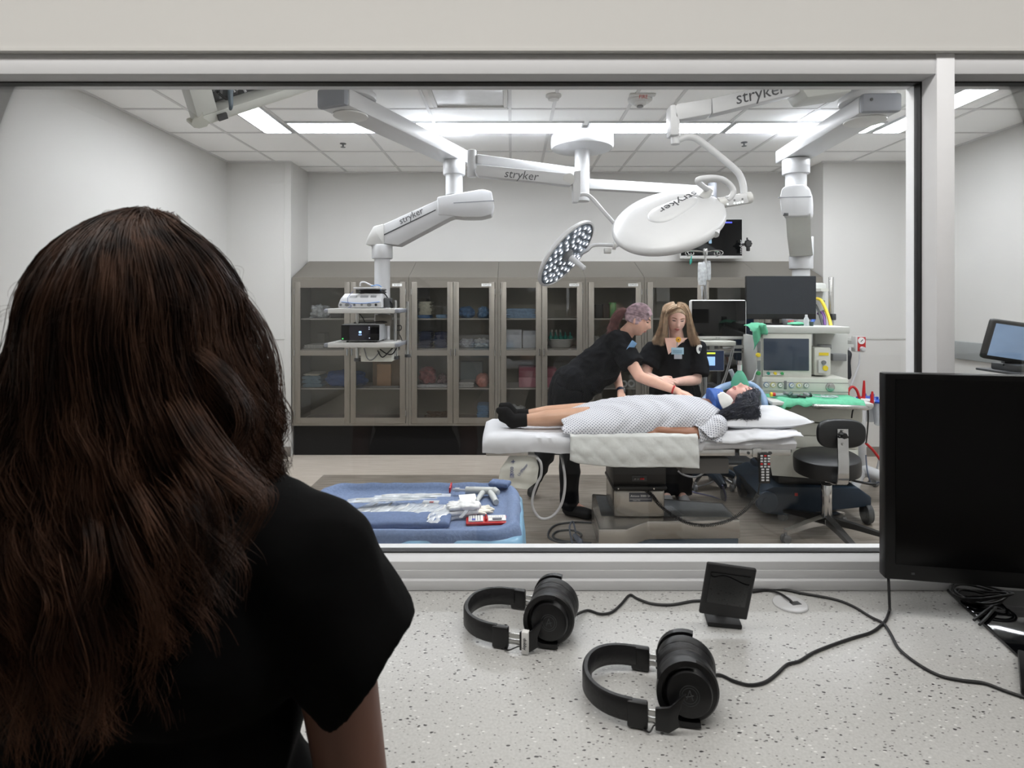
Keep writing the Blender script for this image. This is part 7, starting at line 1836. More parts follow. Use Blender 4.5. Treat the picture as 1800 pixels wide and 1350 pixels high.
# back: chrome flat bar and padded rest (seen from its rear)
by_ = 3.62
bx0 = P(1480, 0, by_).x
g = G(); w = .0165 * 1.0
pathp = [V(bx0 - .02, 3.82, zs - .055), V(bx0 - .012, 3.69, zs - .06), V(bx0 - .01, by_ - .02, zs - .04), V(bx0 - .008, by_ - .03, zs + .06), V(bx0, by_ - .01, zs + .19), V(bx0 + .004, by_ + .0, zs + .30)]
pp, _ = spline(pathp, [1] * 6, 8); rings = []
for i, p in enumerate(pp):
    d = (pp[min(i + 1, len(pp) - 1)] - pp[max(i - 1, 0)]).normalized(); x = V(1, 0, 0); n_ = d.cross(x).normalized()
    rings.append([p + x * .034 + n_ * .004, p - x * .034 + n_ * .004, p - x * .034 - n_ * .004, p + x * .034 - n_ * .004])
G().loft(rings).out('back_bar', M['chrome'], so)
cb_ = P(1475, 762, by_ + .04)
rings = []
for y_, k in ((-.022, .90), (-.016, .97), (0, 1.0), (.014, .97), (.024, .88)):
    ring = []
    for i in range(64):
        a = 2 * pi * i / 64; q = (abs(cos(a)) ** 3.2 + abs(sin(a)) ** 3.2) ** (-1 / 3.2)
        x, z = .155 * k * cos(a) * q, .094 * k * sin(a) * q
        if z < 0: x *= 1 - .10 * (z / .094) ** 2
        ring.append(V(cb_.x + x, cb_.y + y_ - .9 * x * x, cb_.z + z))
    rings.append(ring)
G().loft(rings).out('backrest', M['vinyl'], so, smooth=50)
q = V(bx0, by_ - .012, cb_.z - .01)
g = G(); g.cyl(q + V(0, .01, .01), q + V(0, -.022, .01), .020, n=7, bev=.003); g.cyl(q + V(-.03, -.004, .0), q + V(.03, -.004, 0), .007); g.out('adjust_knob', M['black'], so)
for dz in (.035, -.045): G().cyl(q + V(0, .0, dz), q + V(0, -.010, dz), .008, n=12).out('bolt', M['chrome'], so)
G().tube([V(sx + .08, sy - .15, zs - .055), V(sx + .16, sy - .2, zs - .06), V(sx + .2, sy - .2, zs - .062)], [.006, .009, .012], n=10).out('height_lever', M['black'], so)

# ------------------------------------------------------------------ screen seen through the narrow right window
Y = 2.9
q0, q1 = P(1742, 636, Y), P(1812, 566, Y)
cm = E('wall_computer', V((q0.x + q1.x) / 2, Y, q0.z - .1), 'tilted computer screen with a blue display beyond the narrow right window', 'monitor')
ax_ = fr((.12, .98, .16), (.14, -.1, 1)); cc = (q0 + q1) / 2 + V(.0, 0, 0)
hw, hh = .115, .105
G().box((-hw, -.01, -hh), (hw, .03, hh), R=ax_, c=cc, bev=.014, seg=3).out('housing', M['black'], cm)
G().box((-hw + .016, -.012, -hh + .022), (hw - .016, -.009, hh - .02), R=ax_, c=cc).out('screen', mat('blue_lit_screen', (110, 132, 160), .2, var=.15, scale=9, emit=(110, 132, 160), estr=.55), cm)
G().box((.02, .03, -.16), (.10, .06, -.02), R=ax_, c=cc, bev=.008).out('neck', M['dgrey'], cm)
g = G(); g.box((cc.x - .06, Y - .1, P(0, 652, Y).z - .012), (cc.x + .35, Y + .15, P(0, 652, Y).z), bev=.004); g.box((cc.x - .02, Y - .06, P(0, 652, Y).z), (cc.x + .2, Y + .1, P(0, 640, Y).z), bev=.006); g.cyl((cc.x + .15, Y, 0.02), (cc.x + .15, Y, P(0, 652, Y).z - .012), .03); g.cyl((cc.x + .15, Y, 0.0), (cc.x + .15, Y, 0.03), .22, bev=.008); g.out('stand', M['dgrey'], cm)
G().tube([P(1763, 640, Y + .02), P(1772, 648, Y + .02), P(1780, 650, Y + .02), P(1776, 645, Y + .02), P(1784, 641, Y + .02)], .005, n=8).out('cable', M['cable'], cm)

# ------------------------------------------------------------------ counter
def terrazzo():
    m = bpy.data.materials.new('speckled_solid_surface'); m.use_nodes = True; nt = m.node_tree; b = nt.nodes['Principled BSDF']
    tc = nt.nodes.new('ShaderNodeTexCoord'); cur = None
    base = nt.nodes.new('ShaderNodeTexNoise'); base.inputs['Scale'].default_value = 220; nt.links.new(tc.outputs['Object'], base.inputs['Vector'])
    r0 = nt.nodes.new('ShaderNodeValToRGB'); r0.color_ramp.elements[0].position = .35; r0.color_ramp.elements[1].position = .65
    r0.color_ramp.elements[0].color = lin((188, 188, 186)) + (1,); r0.color_ramp.elements[1].color = lin((200, 200, 198)) + (1,)
    nt.links.new(base.outputs[0], r0.inputs[0]); cur = r0.outputs[0]
    for sc_, size, dens, col, rot in ((70, .20, .06, (60, 58, 58), .3), (120, .23, .08, (96, 94, 94), 1.1), (150, .2, .08, (140, 140, 138), 2.0), (44, .14, .05, (40, 38, 40), .8), (90, .22, .07, (226, 226, 224), 1.9)):
        mp = nt.nodes.new('ShaderNodeMapping'); mp.inputs['Rotation'].default_value = (0, 0, rot); mp.inputs['Scale'].default_value = (1, 1.9, 1)
        dn = nt.nodes.new('ShaderNodeTexNoise'); dn.inputs['Scale'].default_value = sc_ * 1.7
        nt.links.new(tc.outputs['Object'], mp.inputs[0]); nt.links.new(mp.outputs[0], dn.inputs['Vector'])
        ad = nt.nodes.new('ShaderNodeVectorMath'); ad.operation = 'MULTIPLY_ADD'; ad.inputs[1].default_value = (.35 / sc_,) * 3
        nt.links.new(dn.outputs['Color'], ad.inputs[0]); nt.links.new(mp.outputs[0], ad.inputs[2])
        vo = nt.nodes.new('ShaderNodeTexVoronoi'); vo.inputs['Scale'].default_value = sc_; vo.voronoi_dimensions = '2D'; nt.links.new(ad.outputs[0], vo.inputs['Vector'])
        lt = nt.nodes.new('ShaderNodeMath'); lt.operation = 'LESS_THAN'; lt.inputs[1].default_value = size; nt.links.new(vo.outputs['Distance'], lt.inputs[0])
        sp = nt.nodes.new('ShaderNodeSeparateColor'); nt.links.new(vo.outputs['Color'], sp.inputs[0])
        l2 = nt.nodes.new('ShaderNodeMath'); l2.operation = 'LESS_THAN'; l2.inputs[1].default_value = dens; nt.links.new(sp.outputs[0], l2.inputs[0])
        mu = nt.nodes.new('ShaderNodeMath'); mu.operation = 'MULTIPLY'; nt.links.new(lt.outputs[0], mu.inputs[0]); nt.links.new(l2.outputs[0], mu.inputs[1])
        mx = nt.nodes.new('ShaderNodeMixRGB'); nt.links.new(mu.outputs[0], mx.inputs[0]); nt.links.new(cur, mx.inputs[1]); mx.inputs[2].default_value = lin(col) + (1,); cur = mx.outputs[0]
    nt.links.new(cur, b.inputs['Base Color']); b.inputs['Roughness'].default_value = .35
    return m
CF = .79
T(G().box((-2.4, CF, CZ - .03), (2.5, WY0 - .001, CZ), bev=.004).out('counter', terrazzo(), origin=(0, 0, CZ)), 'white speckled counter under the observation window', 'counter')
T(G().box((-2.4, 1.0, 0), (2.5, 1.30, CZ - .031)).out('counter_support', M['wall_obs']), 'plain panel carrying the speckled counter', 'counter support')

# ------------------------------------------------------------------ headphones
pleather = mat('black_pleather', (22, 22, 24), .45, var=.1, bump=.35, scale=160)
hpk = mat('headphone_plastic', (18, 18, 20), .38, var=.06)
def headphones(C0, label, slide=.0, tape=False):
    vd = V(.25, .97, 0).normalized(); ud = V(-vd.y, vd.x, 0); up = V(0, 0, 1)
    e = E('headphones', (C0.x, C0.y, CZ), label, 'headphones')
    def W(u, v, w): return V(C0.x, C0.y, CZ + .001) + ud * u + vd * v + up * w
    # band
    h = .036; zc = .021; L0 = .085 + slide; ap = .168 + slide; hv = .072
    n = 40; outer = []; rings = []
    for i in range(n + 1):
        t = -1 + 2 * i / n; a = t * pi / 2
        u = L0 + (ap - L0) * cos(a) ** .85 if abs(t) < 1 else L0
        v = hv * (abs(sin(a)) ** .9) * (1 if t > 0 else -1)
        outer.append((u, v))
    for i, (u, v) in enumerate(outer):
        a_, b_ = outer[max(i - 1, 0)], outer[min(i + 1, n)]; d = V(b_[0] - a_[0], b_[1] - a_[1], 0).normalized(); nn = V(-d.y, d.x, 0)
        if nn.dot(V(u - .07, v, 0)) < 0: nn = -nn
        lift = .010 + .006 * cos(pi * (i / n - .5))
        tk = .0045
        prof = [(tk, -h / 2 + .004), (tk, h / 2 - .004), (tk - .003, h / 2), (-tk, h / 2), (-tk - .004, h / 4), (-tk - .007, 0), (-tk - .004, -h / 4), (-tk, -h / 2), (tk - .003, -h / 2)]
        rings.append([W(u + nn.x * p, v + nn.y * p, zc + lift * .4 + q) for p, q in prof])
    G().loft(rings).out('headband', pleather, e, smooth=45)
    for s_ in (-1, 1):
        # end caps of the band
        g = G(); lo, hi = V(-.012, -.0075, 0), V(.024, .0075, 0)
        c_ = W(L0 - .004, s_ * hv, zc); Rr = Matrix((-ud, vd, up)).transposed()
        g.box((-.012, -.0065, -.020), (.020, .0065, .021), R=Rr, c=c_, bev=.003); g.out('band_end', hpk, e)
        g = G(); 
        for dz in (-.006, .006): g.box((.018, -.002, dz - .0045), (.045 + slide, .002, dz + .0045), R=Rr, c=c_, bev=.001)
        g.out('slider', M['rod'], e)
        # yoke plate
        q = W(.044, s_ * (hv - .003), zc)
        g = G(); g.prism([W(.050, s_ * (hv + .001), zc - .017), W(.050, s_ * (hv + .001), zc + .017), W(.028, s_ * (hv - .001), zc + .021), W(.012, s_ * (hv - .004), zc + .037), W(.004, s_ * (hv - .004), zc + .044), W(.010, s_ * (hv - .004), zc + .026), W(.016, s_ * (hv - .002), zc + .008), W(.014, s_ * (hv - .002), zc - .008), W(.030, s_ * (hv), zc - .019)], vd * s_ * .006, bev=.0015); yk = g.out('yoke', hpk, e)
        if tape and s_ < 0:
            g = G(); g.box((-.0065, -.009, -.0195), (.0065, .0035, .0215), R=Rr, c=W(.038, s_ * (hv + .0035), zc), bev=.001); tp_ = g.out('tape_label', M['paper'], yk)
            text('dobby', .009, W(.038, s_ * (hv + .0035) - .0093 , zc), -up, -ud * 1.0, M['text'], 'lettering', tp_, depth=.0003)
        # cup
        cup = W(0, s_ * .026, .047)
        tilt = V(.0, 0, .0); axis = (vd * s_ + up * (.10 if s_ < 0 else .05) - ud * .08).normalized(); Rc = frame_from(axis)
        prof = [(.047, -.006), (.0485, 0), (.048, .010), (.045, .013), (.038, .014), (.036, .022), (.034, .026), (.030, .0275), (.002, .0275)]
        cu = G().lathe(prof, cup, Rc, 48).out('ear_cup', hpk, e)
        pr = [(.028, -.026), (.036, -.0275), (.043, -.025), (.0465, -.020), (.0455, -.0155), (.047, -.012), (.0465, -.006), (.03, -.005)]
        g = G(); nseg = 60; vs = []
        for (r, hh_) in pr:
            for i in range(nseg):
                a = 2 * pi * i / nseg; rr = r * (1 + .012 * noise.noise(V(cos(a) * 9, sin(a) * 9, hh_ * 200 + C0.x * 9)))
                vs.append(cup + Rc @ V(rr * cos(a), rr * sin(a), hh_))
        fs = [(j * nseg + i, j * nseg + (i + 1) % nseg, (j + 1) * nseg + (i + 1) % nseg, (j + 1) * nseg + i) for j in range(len(pr) - 1) for i in range(nseg)]
        g.add(vs, fs); g.out('ear_pad', pleather, cu, smooth=60)
        if s_ < 0:
            for r_ in (.012, .0155):
                g = G(); g.lathe([(r_, .0270), (r_, .0280), (r_ - .0009, .0280), (r_ - .0009, .0270)], cup, Rc, 36, cap=False); g.out('logo_ring', M['dgrey'], cu)
            xx = -ud; g = G()
            o_ = cup + axis * .028; tr = (-ud - axis * (-ud).dot(axis)).normalized(); tu = axis.cross(tr) * -1
            if tu.z < 0: tu = -tu
            for pa, pb in (((-.005, -.006), (0, .008)), ((0, .008), (.005, -.006)), ((-.0055, -.002), (.006, .001))):
                g.tube([o_ + tr * pa[0] + tu * pa[1], o_ + tr * pb[0] + tu * pb[1]], .0008, n=5, smooth=False)
            g.out('logo_mark', M['dgrey'], cu)
        # C-shaped yoke ring round the outer cup
        g = G(); pts_ = []
        base_a = (-ud)
        e1 = (ud - axis * ud.dot(axis)).normalized(); e2 = axis.cross(e1)
        if e2.z < 0: e2 = -e2
        for i in range(22):
            a = radians(-112 + 215 * i / 21); pts_.append(cup + axis * (.019) + (e1 * cos(a) + e2 * sin(a)) * .0465)
        pts_ = [p if p.z > CZ + .006 else V(p.x, p.y, CZ + .006) for p in pts_]
        rr_ = []
        gg = []
        for i, p in enumerate(pts_):
            d = (pts_[min(i + 1, 21)] - pts_[max(i - 1, 0)]).normalized(); n2 = d.cross(axis).normalized()
            gg.append([p + n2 * .004 + axis * .006, p - n2 * .004 + axis * .006, p - n2 * .004 - axis * .004, p + n2 * .004 - axis * .004])
        G().loft(gg).out('yoke_ring', hpk, yk)
        # small wire between band end and yoke
        G().tube([W(L0 - .014, s_ * (hv + .002), zc - .019), W(L0 - .026, s_ * (hv + .012), .004), W(.052, s_ * (hv + .004), .010), W(.046, s_ * hv, zc - .014)], .0013, n=6).out('jumper_wire', M['cable'], e)
    return e
h1 = headphones(V(.290, .945, 0), 'black over-ear headphones in front, nearer the camera on the counter')
h2 = headphones(V(.082, 1.148, 0), 'black over-ear headphones at the back with a white tape label', slide=.012, tape=True)
def cpath(pts, r=.0028): return [K(x, y, r + .0005) for x, y in pts]
T(G().tube([V(.128, 1.186, CZ + .014)] + cpath([(1032, 1073), (1055, 1079), (1075, 1076), (1092, 1062), (1107, 1046), (1120, 1052), (1145, 1061), (1180, 1063), (1215, 1057), (1240, 1055), (1290, 1046), (1322, 1038), (1372, 1036), (1410, 1043), (1465, 1053), (1500, 1066), (1530, 1084), (1553, 1096), (1566, 1115), (1580, 1140), (1610, 1165), (1650, 1187), (1690, 1196), (1730, 1201), (1768, 1215), (1810, 1229)]), .0028, n=8).out('headphone_cable', M['cable']), 'black cable from the back headphones, passing behind the small tablet to the lower right', 'cable')
T(G().tube([V(.328, .99, CZ + .012)] + cpath([(1262, 1186), (1290, 1197), (1318, 1204), (1345, 1199), (1365, 1185), (1384, 1168), (1405, 1162), (1430, 1147), (1465, 1133), (1500, 1121), (1530, 1112), (1548, 1100), (1558, 1088)]) + [K(1564, 1070, .006), V(.79, 1.19, CZ + .03), V(.80, 1.21, CZ + .09), V(.81, 1.235, CZ + .14)], .0028, n=8).out('headphone_cable', M['cable']), 'black cable from the front headphones rising to the large monitor', 'cable')
gcen = K(1389, 1063)
gr_ = E('cable_grommet', gcen, 'round white cable grommet set in the counter', 'grommet')
G().lathe([(.036, .0), (.036, .003), (.034, .0045), (.002, .005)], gcen, Matrix.Identity(3), 48).out('cover', M['white'], gr_)
G().box((-.002, -.012, .0048), (.020, .002, .0056), R=Matrix.Rotation(.2, 3, 'Z'), c=gcen, bev=.001).out('cable_slot', M['dgrey'], gr_)
T(G().tube([K(1322, 1040, .004), K(1350, 1037, .004), K(1370, 1043, .006), K(1382, 1050, .010), K(1390, 1056, .008), gcen + V(.004, -.004, .004)], .0026, n=8).out('grommet_cable', M['cable']), 'short black cable running from the small tablet into the white grommet', 'cable')
# small tablet display
tb_ = E('small_tablet', K(1278, 1100), 'small black tablet display tilted on its foot on the counter', 'tablet')
cc = P(1278, 1039, 1.15); Rt_ = fr((.16, .93, .30), (0.03, -.3, .95))
G().box((-.0475, -.004, -.064), (.0475, .005, .064), R=Rt_, c=cc, bev=.004, seg=3).out('housing', M['blackm'], tb_)
G().box((-.038, -.0055, -.030), (.038, -.004, .046), R=Rt_, c=cc, bev=.0005).out('screen', M['screen'], tb_)
q = K(1277, 1104)
g = G(); g.box((-.034, -.022, 0), (.034, .03, .010), R=Matrix.Rotation(radians(-10), 3, 'Z'), c=q + V(0, .02, .0), bev=.003); g.box((-.012, -.004, .008), (.012, .008, .03), R=Matrix.Rotation(radians(-10), 3, 'Z'), c=q + V(0, .035, .0)); g.out('foot', M['blackm'], tb_)
# large monitor
dmb = mat('deep_black_plastic', (8, 8, 9), .35, spec=.3)
dm = E('monitor', V(1.1, 1.2, CZ), 'large black desk monitor at the right edge of the counter', 'monitor')
ang = radians(-10); Rm_ = Matrix.Rotation(ang, 3, 'Z') @ Matrix.Rotation(radians(0), 3, 'X')
o0 = V(.787, 1.2, 0)
zb0, zt0 = CAM_H - .488 * 1.2, CAM_H - .126 * 1.2
g = G(); g.box((0, 0, zb0), (.72, .03, zt0), R=Rm_, c=o0, bev=.004); g.box((.12, .03, zb0 + .08), (.6, .055, zt0 - .08), R=Rm_, c=o0, bev=.01); g.out('housing', dmb, dm)
G().box((.020, -.002, zb0 + .034), (.70, .001, zt0 - .012), R=Rm_, c=o0).out('screen', M['screen_d'], dm)
G().box((.05, -.0012, zb0 + .014), (.056, .0, zb0 + .018), R=Rm_, c=o0).out('status_light', M['dgrey'], dm)
g = G(); g.box((.33, .03, CZ + .01), (.39, .05, zb0 + .15), R=Rm_, c=o0, bev=.004); g.out('stand_neck', M['black'], dm)
b0 = [K(1657, 1036), K(1700, 1075), K(1760, 1130), K(1790, 1158), V(1.40, .98, CZ), V(1.45, 1.29, CZ), V(1.02, 1.312, CZ)]
b0 = [V(p.x, min(p.y, 1.312), CZ + .0005) for p in b0]
g = G(); g.prism(b0, (0, 0, .007), bev=.0015); g.out('stand_base', mat('glossy_black_glass', (10, 11, 13), .05), dm)
rr = random.Random(3); g = G()
cb0 = K(1725, 1052, .012)
for i in range(5):
    a0 = rr.uniform(0, 6); g.tube([cb0 + V((.045 + .005 * i) * cos(t), (.02 + .003 * i) * sin(t), .004 * i + .006 * sin(2 * t + a0)) for t in np.linspace(a0, a0 + 2 * pi, 16)], .0024, n=7, sub=4)
T(g.out('cable_bundle', M['cable']), 'coiled black cables lying on the monitor stand base', 'cable')
g = G(); g.tube([K(1745, 1065, .012), K(1725, 1080, .012), K(1712, 1090, .011)], .003, n=6); g.tube([K(1750, 1068, .012), K(1735, 1085, .012), K(1722, 1098, .011)], .003, n=6)
T(g.out('cable_ends', M['cable']), 'two black cable ends lying on the monitor stand base', 'cable')
g = G(); q = K(1795, 1165); g.box((0, -.10, .0), (.30, .03, .018), R=Matrix.Rotation(radians(-40), 3, 'Z'), c=V(.93, 1.045, CZ + .0005), bev=.003)
T(g.out('keyboard', M['black']), 'dark slab of a keyboard at the right edge of the counter', 'keyboard')

# ------------------------------------------------------------------ person in the foreground, seen from behind
fg = E('person', (-.38, .6, 0), 'person with long wavy brown hair and black t-shirt seen from behind in the foreground', 'person')
HY = .60
hc = V(-.386, HY, 1.560); hR = fr((.12, 1, -.04), (0, .04, 1))
tx = -.372
g = G(); add_head(g, hc, hR, 1.0)
g.cap(V(-.385, HY, 1.40), .058, hc + V(0, -.005, -.07), .052, 18); g.cap(V(-.385, HY, 1.40), .062, V(tx, HY, 1.33), .07, 18)
g.cap(V(tx - .09, HY, 1.335), .05, V(tx + .09, HY, 1.335), .05, 18); g.cap(V(tx, HY, 1.30), .07, V(tx, HY, 1.05), .07, 20); g.cap(V(tx - .06, HY, .95), .10, V(tx + .06, HY, .95), .10, 20)
for s_ in (-1, 1):
    S0 = V(tx + s_ * .16, HY, 1.325); E0 = V(tx + s_ * .208, HY - .01, 1.05); W0 = V(tx + s_ * .19, HY + .05, .83)
    if s_ > 0: E0 = V(-.162, HY, 1.06); W0 = V(-.19, HY + .05, .83)
    g.cap(S0, .042, V((S0.x + E0.x) / 2 + s_ * .004, HY, 1.2), .040, 18); g.cap(V((S0.x + E0.x) / 2 + s_ * .004, HY, 1.2), .040, E0, .034, 18); g.cap(E0, .035, W0, .025, 16)
    add_hand(g, W0, V(-s_ * .2, .2, -.95), (-s_, 0, 0), .95, curl=.6, side=s_)
    hp_ = V(tx + s_ * .08, HY, .90); kn_ = V(tx + s_ * .09, HY + .01, .49); an_ = V(tx + s_ * .09, HY - .02, .09)
    g.cap(hp_, .085, kn_, .055, 16); g.cap(kn_, .053, an_, .036, 16); g.cap(an_, .036, an_ + V(0, .12, -.045), .03, 12)
remesh(g, 'body', skin6, fg, voxel=.006, it=4)
g = G()
g.cap(V(tx - .115, HY, 1.345), .072, V(tx + .115, HY, 1.345), .072, 22); g.cap(V(tx - .05, HY, 1.33), .108, V(tx + .05, HY, 1.33), .108, 22)
g.cap(V(tx - .06, HY, 1.27), .112, V(tx + .06, HY, 1.27), .112, 22); g.cap(V(tx - .05, HY, 1.15), .10, V(tx + .05, HY, 1.15), .10, 22); g.cap(V(tx - .055, HY, 1.05), .105, V(tx + .055, HY, 1.05), .105, 22); g.cap(V(tx - .055, HY, 1.03), .115, V(tx - .055, HY, .90), .12, 22, False, False); g.cap(V(tx + .055, HY, 1.03), .115, V(tx + .055, HY, .90), .12, 22)
g.cap(V(-.385, HY, 1.37), .08, V(-.385, HY, 1.415), .066, 22, flat2=True)
def ringc(c, e1, e2, a, b, n=28): return [c + e1 * a * cos(2 * pi * i / n) + e2 * b * sin(2 * pi * i / n) for i in range(n)]
U_ = [(-.30, 1.412), (-.25, 1.408), (-.203, 1.399), (-.178, 1.389), (-.157, 1.371), (-.138, 1.333), (-.120, 1.298), (-.106, 1.267)]
L_ = [(-.30, 1.24), (-.265, 1.25), (-.245, 1.245), (-.238, 1.235), (-.228, 1.215), (-.215, 1.195), (-.20, 1.178), (-.190, 1.164)]
for s_ in (1, -1):
    rs_ = []
    for k in range(8):
        (ux, uz), (lx_, lz_) = U_[k], L_[k]
        if s_ < 0: ux, lx_ = 2 * tx - ux, 2 * tx - lx_
        u_, l_ = V(ux, HY, uz), V(lx_, HY, lz_); rs_.append(ringc((u_ + l_) / 2, (u_ - l_).normalized(), V(0, 1, 0), (u_ - l_).length / 2, .078 - .0015 * k))
    g.loft(rs_)
remesh(g, 't_shirt', tshirt, fg, voxel=.006, it=5, disp=fold((9, 9, 9), .006, 3))
g = G()
for s_ in (-1, 1):
    hp_ = V(tx + s_ * .08, HY, .93); kn_ = V(tx + s_ * .09, HY + .01, .49); an_ = V(tx + s_ * .09, HY - .02, .11)
    g.cap(hp_, .11, kn_, .07, 18); g.cap(kn_, .07, an_, .06, 18, flat2=True)
remesh(g, 'trousers', scrub, fg, voxel=.009, it=4)
for s_ in (-1, 1):
    g = G(); shoe(g, V(tx + s_ * .09, HY - .03, .045), V(tx + s_ * .09, HY + .14, .04), .045); remesh(g, 'shoe', bpy.data.materials['black_shoe'], fg, voxel=.007, it=3)
# hair
def hair_mat(name, ca, cb):
    m = bpy.data.materials.new(name); m.use_nodes = True; nt = m.node_tree; b = nt.nodes['Principled BSDF']
    tc = nt.nodes.new('ShaderNodeTexCoord'); mp = nt.nodes.new('ShaderNodeMapping'); mp.inputs['Scale'].default_value = (60, 60, 7)
    nz = nt.nodes.new('ShaderNodeTexNoise'); nz.inputs['Scale'].default_value = 1; nz.inputs['Detail'].default_value = 3
    nt.links.new(tc.outputs['Object'], mp.inputs[0]); nt.links.new(mp.outputs[0], nz.inputs['Vector'])
    cr = nt.nodes.new('ShaderNodeValToRGB'); cr.color_ramp.elements[0].position = .35; cr.color_ramp.elements[1].position = .7
    cr.color_ramp.elements[0].color = lin(ca) + (1,); cr.color_ramp.elements[1].color = lin(cb) + (1,)
    nt.links.new(nz.outputs[0], cr.inputs[0])
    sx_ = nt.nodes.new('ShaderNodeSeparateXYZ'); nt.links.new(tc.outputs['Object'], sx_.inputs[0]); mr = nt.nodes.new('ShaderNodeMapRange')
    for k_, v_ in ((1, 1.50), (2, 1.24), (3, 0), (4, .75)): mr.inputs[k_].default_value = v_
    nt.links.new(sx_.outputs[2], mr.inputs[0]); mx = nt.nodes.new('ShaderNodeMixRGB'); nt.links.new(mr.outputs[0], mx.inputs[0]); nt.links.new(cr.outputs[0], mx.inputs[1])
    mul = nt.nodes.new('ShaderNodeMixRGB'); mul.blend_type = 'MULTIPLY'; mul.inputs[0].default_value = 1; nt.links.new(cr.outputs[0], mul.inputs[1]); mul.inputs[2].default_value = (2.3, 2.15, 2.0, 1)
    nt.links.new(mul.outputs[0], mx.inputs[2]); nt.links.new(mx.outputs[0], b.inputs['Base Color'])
    b.inputs['Roughness'].default_value = .42; b.inputs['Specular IOR Level'].default_value = .22
    return m
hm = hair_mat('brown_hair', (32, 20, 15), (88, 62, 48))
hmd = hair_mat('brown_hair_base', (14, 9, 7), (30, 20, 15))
def surf(a, e):
    """point on the hair dome: a azimuth from the back (0) towards her right (+) , e elevation from the top (0) to the equator (1)"""
    th = e * pi / 2
    return hc + V((.089 + .004 * sin(a)) * sin(th) * sin(a), -.112 * sin(th) * cos(a) * (1 if cos(a) > 0 else .85), .006 + .121 * cos(th))
g = G(); g.sph(hc + V(0, .0, .004), (.083, .104, .114)); 
g.cap(hc + V(0, -.03, -.01), .078, hc + V(.0, -.035, -.13), .085, 20); g.cap(hc + V(-.05, -.03, -.05), .065, hc + V(-.055, -.055, -.20), .055, 18); g.cap(hc + V(.045, -.03, -.05), .058, hc + V(.035, -.055, -.18), .045, 18); g.cap(hc + V(0, -.06, -.14), .06, hc + V(-.02, -.085, -.24), .04, 18)
remesh(g, 'hair_base', hmd, fg, voxel=.006, it=6, disp=fold((30, 30, 8), .006))
rn = random.Random(42); guides = []; wis = []
N = 210
for i in range(N):
    a = -2.05 + 4.1 * (i + rn.uniform(-.5, .5)) / N
    part = V(.0, .035, 0)
    start_a = a * .35
    pts = [hc + V(.010 + .02 * sin(start_a), .02 - .05 * rn.random(), .127 + .003 * rn.random())]
    for e in (.28, .55, .8, 1.0): pts.append(surf(a * (.6 + .4 * min(1, e * 1.3)), e) + V(rn.uniform(-.003, .003), rn.uniform(-.004, .002), 0))
    ln = rn.uniform(.20, .31) if abs(a) < 1.1 else rn.uniform(.14, .25)
    k = 7; ph = rn.choice((0, .8, 1.9, 3.1, 4.2)) + a * 1.2; am = rn.uniform(.014, .034); wl = rn.uniform(.10, .15)
    side = 1 if a > 0 else -1
    for j in range(1, k + 1):
        z = -ln * j / k; f = j / k
        rx = .092 + .034 * min(1, f * 2.2) + (.03 * f if side < 0 else -.034 * max(0, f - .35)) ; ry = .108 + .022 * f
        x = rx * sin(a) ; y = -ry * max(cos(a), -.35) - .01 * f
        w = am * (f * 1.0 + .08); 
        pts.append(hc + V(x + w * sin(2 * pi * z / wl + ph), y + w * .7 * cos(2 * pi * z / wl + ph), z - .005))
    # tips curl
    p = pts[-1]; pts.append(p + V(rn.uniform(-.02, .02), rn.uniform(-.012, .006), -.022))
    guides.append(pts)
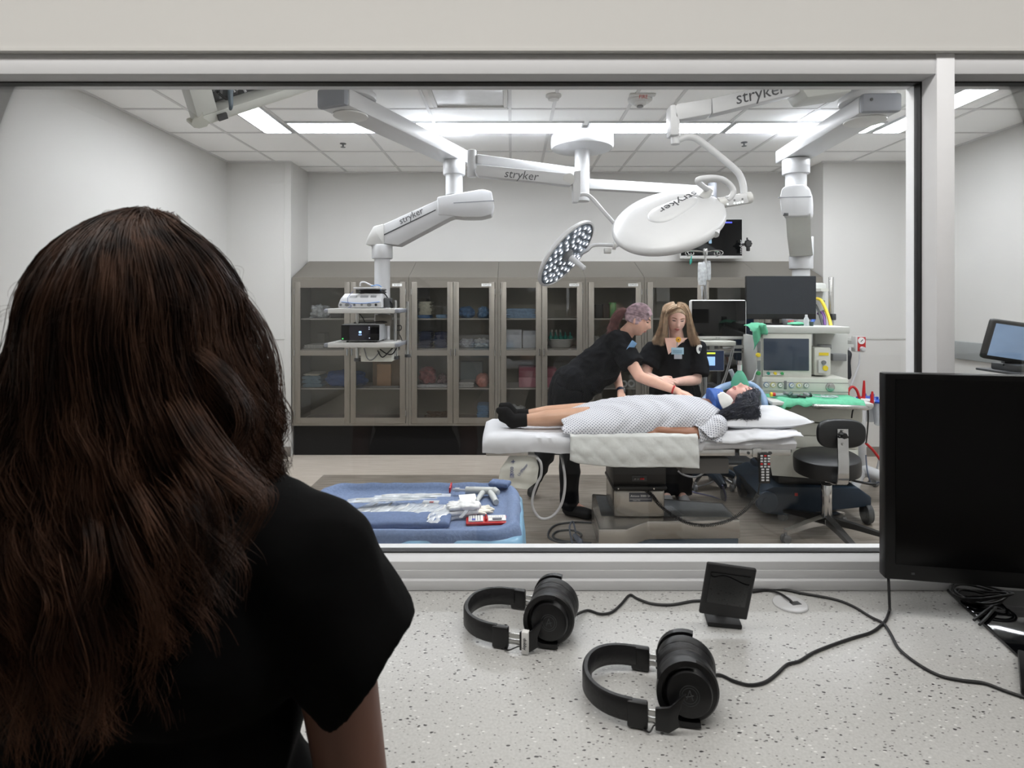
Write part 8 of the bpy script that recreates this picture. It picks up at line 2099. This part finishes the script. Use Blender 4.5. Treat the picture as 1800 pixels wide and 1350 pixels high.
# locks falling over the right shoulder and loose face-framing locks
def PL(l, Y0=.60, Y1=None):
    if Y0 < .52: return [P(l[0][0], l[0][1], .57)] + [P(x, y, Y0 + (Y1 - Y0) * i / (len(l) - 1) + (.03 if i == 0 else 0)) for i, (x, y) in enumerate(l)]
    Y1 = Y0 if Y1 is None else Y1; n = len(l) - 1
    return [P(x, y, Y0 + (Y1 - Y0) * i / n) for i, (x, y) in enumerate(l)]
extra = [PL([(330, 470), (410, 510), (458, 580), (478, 650), (474, 720), (462, 790), (474, 850)], .62, .60), PL([(350, 500), (430, 540), (468, 610), (482, 680), (480, 760), (490, 835), (482, 880)], .64, .62),
         PL([(330, 700), (380, 780), (430, 840), (462, 872), (440, 930), (400, 980)], .50, .47), PL([(300, 700), (360, 800), (420, 850), (455, 885), (425, 940), (385, 1000)], .49, .46),
         PL([(320, 800), (365, 860), (385, 930), (378, 1000), (345, 1060), (370, 1100), (395, 1160)], .47, .46), PL([(300, 850), (350, 920), (395, 960), (420, 1000), (412, 1060)], .47, .46), PL([(290, 850), (340, 900), (350, 980), (380, 1030), (408, 1075)], .47, .455),
         PL([(200, 900), (225, 980), (260, 1050), (275, 1110), (262, 1170), (240, 1230)], .46, .45), PL([(120, 950), (150, 1050), (180, 1150), (172, 1230), (150, 1300), (140, 1350)], .45, .44),
         PL([(20, 900), (30, 1000), (60, 1080), (70, 1160), (50, 1230), (20, 1300)], .46, .45), PL([(160, 900), (170, 1000), (150, 1090), (165, 1180), (180, 1260)], .45, .44), PL([(60, 980), (100, 1060), (85, 1150), (110, 1240), (95, 1330)], .45, .44),
         PL([(300, 590), (390, 660), (432, 740), (400, 810), (420, 870)], .54, .52), PL([(230, 850), (270, 930), (300, 1000), (290, 1050)], .46, .455)]
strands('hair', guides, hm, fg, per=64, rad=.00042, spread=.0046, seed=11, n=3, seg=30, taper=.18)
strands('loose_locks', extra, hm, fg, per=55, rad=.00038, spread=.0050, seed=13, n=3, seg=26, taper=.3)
wg = []
for i in range(40):
    a = rn.uniform(-1.9, 1.9); p = surf(a, rn.uniform(.1, .9)); nrm = (p - hc).normalized(); t_ = V(nrm.y, -nrm.x, .1) * rn.choice((-1, 1))
    wg.append([p, p + nrm * .006 + t_ * .012, p + nrm * .011 + t_ * .03 + V(0, 0, -.008), p + nrm * .009 + t_ * .045 + V(0, 0, -.024)])
strands('flyaway_hair', wg, hm, fg, per=3, rad=.00022, spread=.003, seed=17, n=3, seg=14)
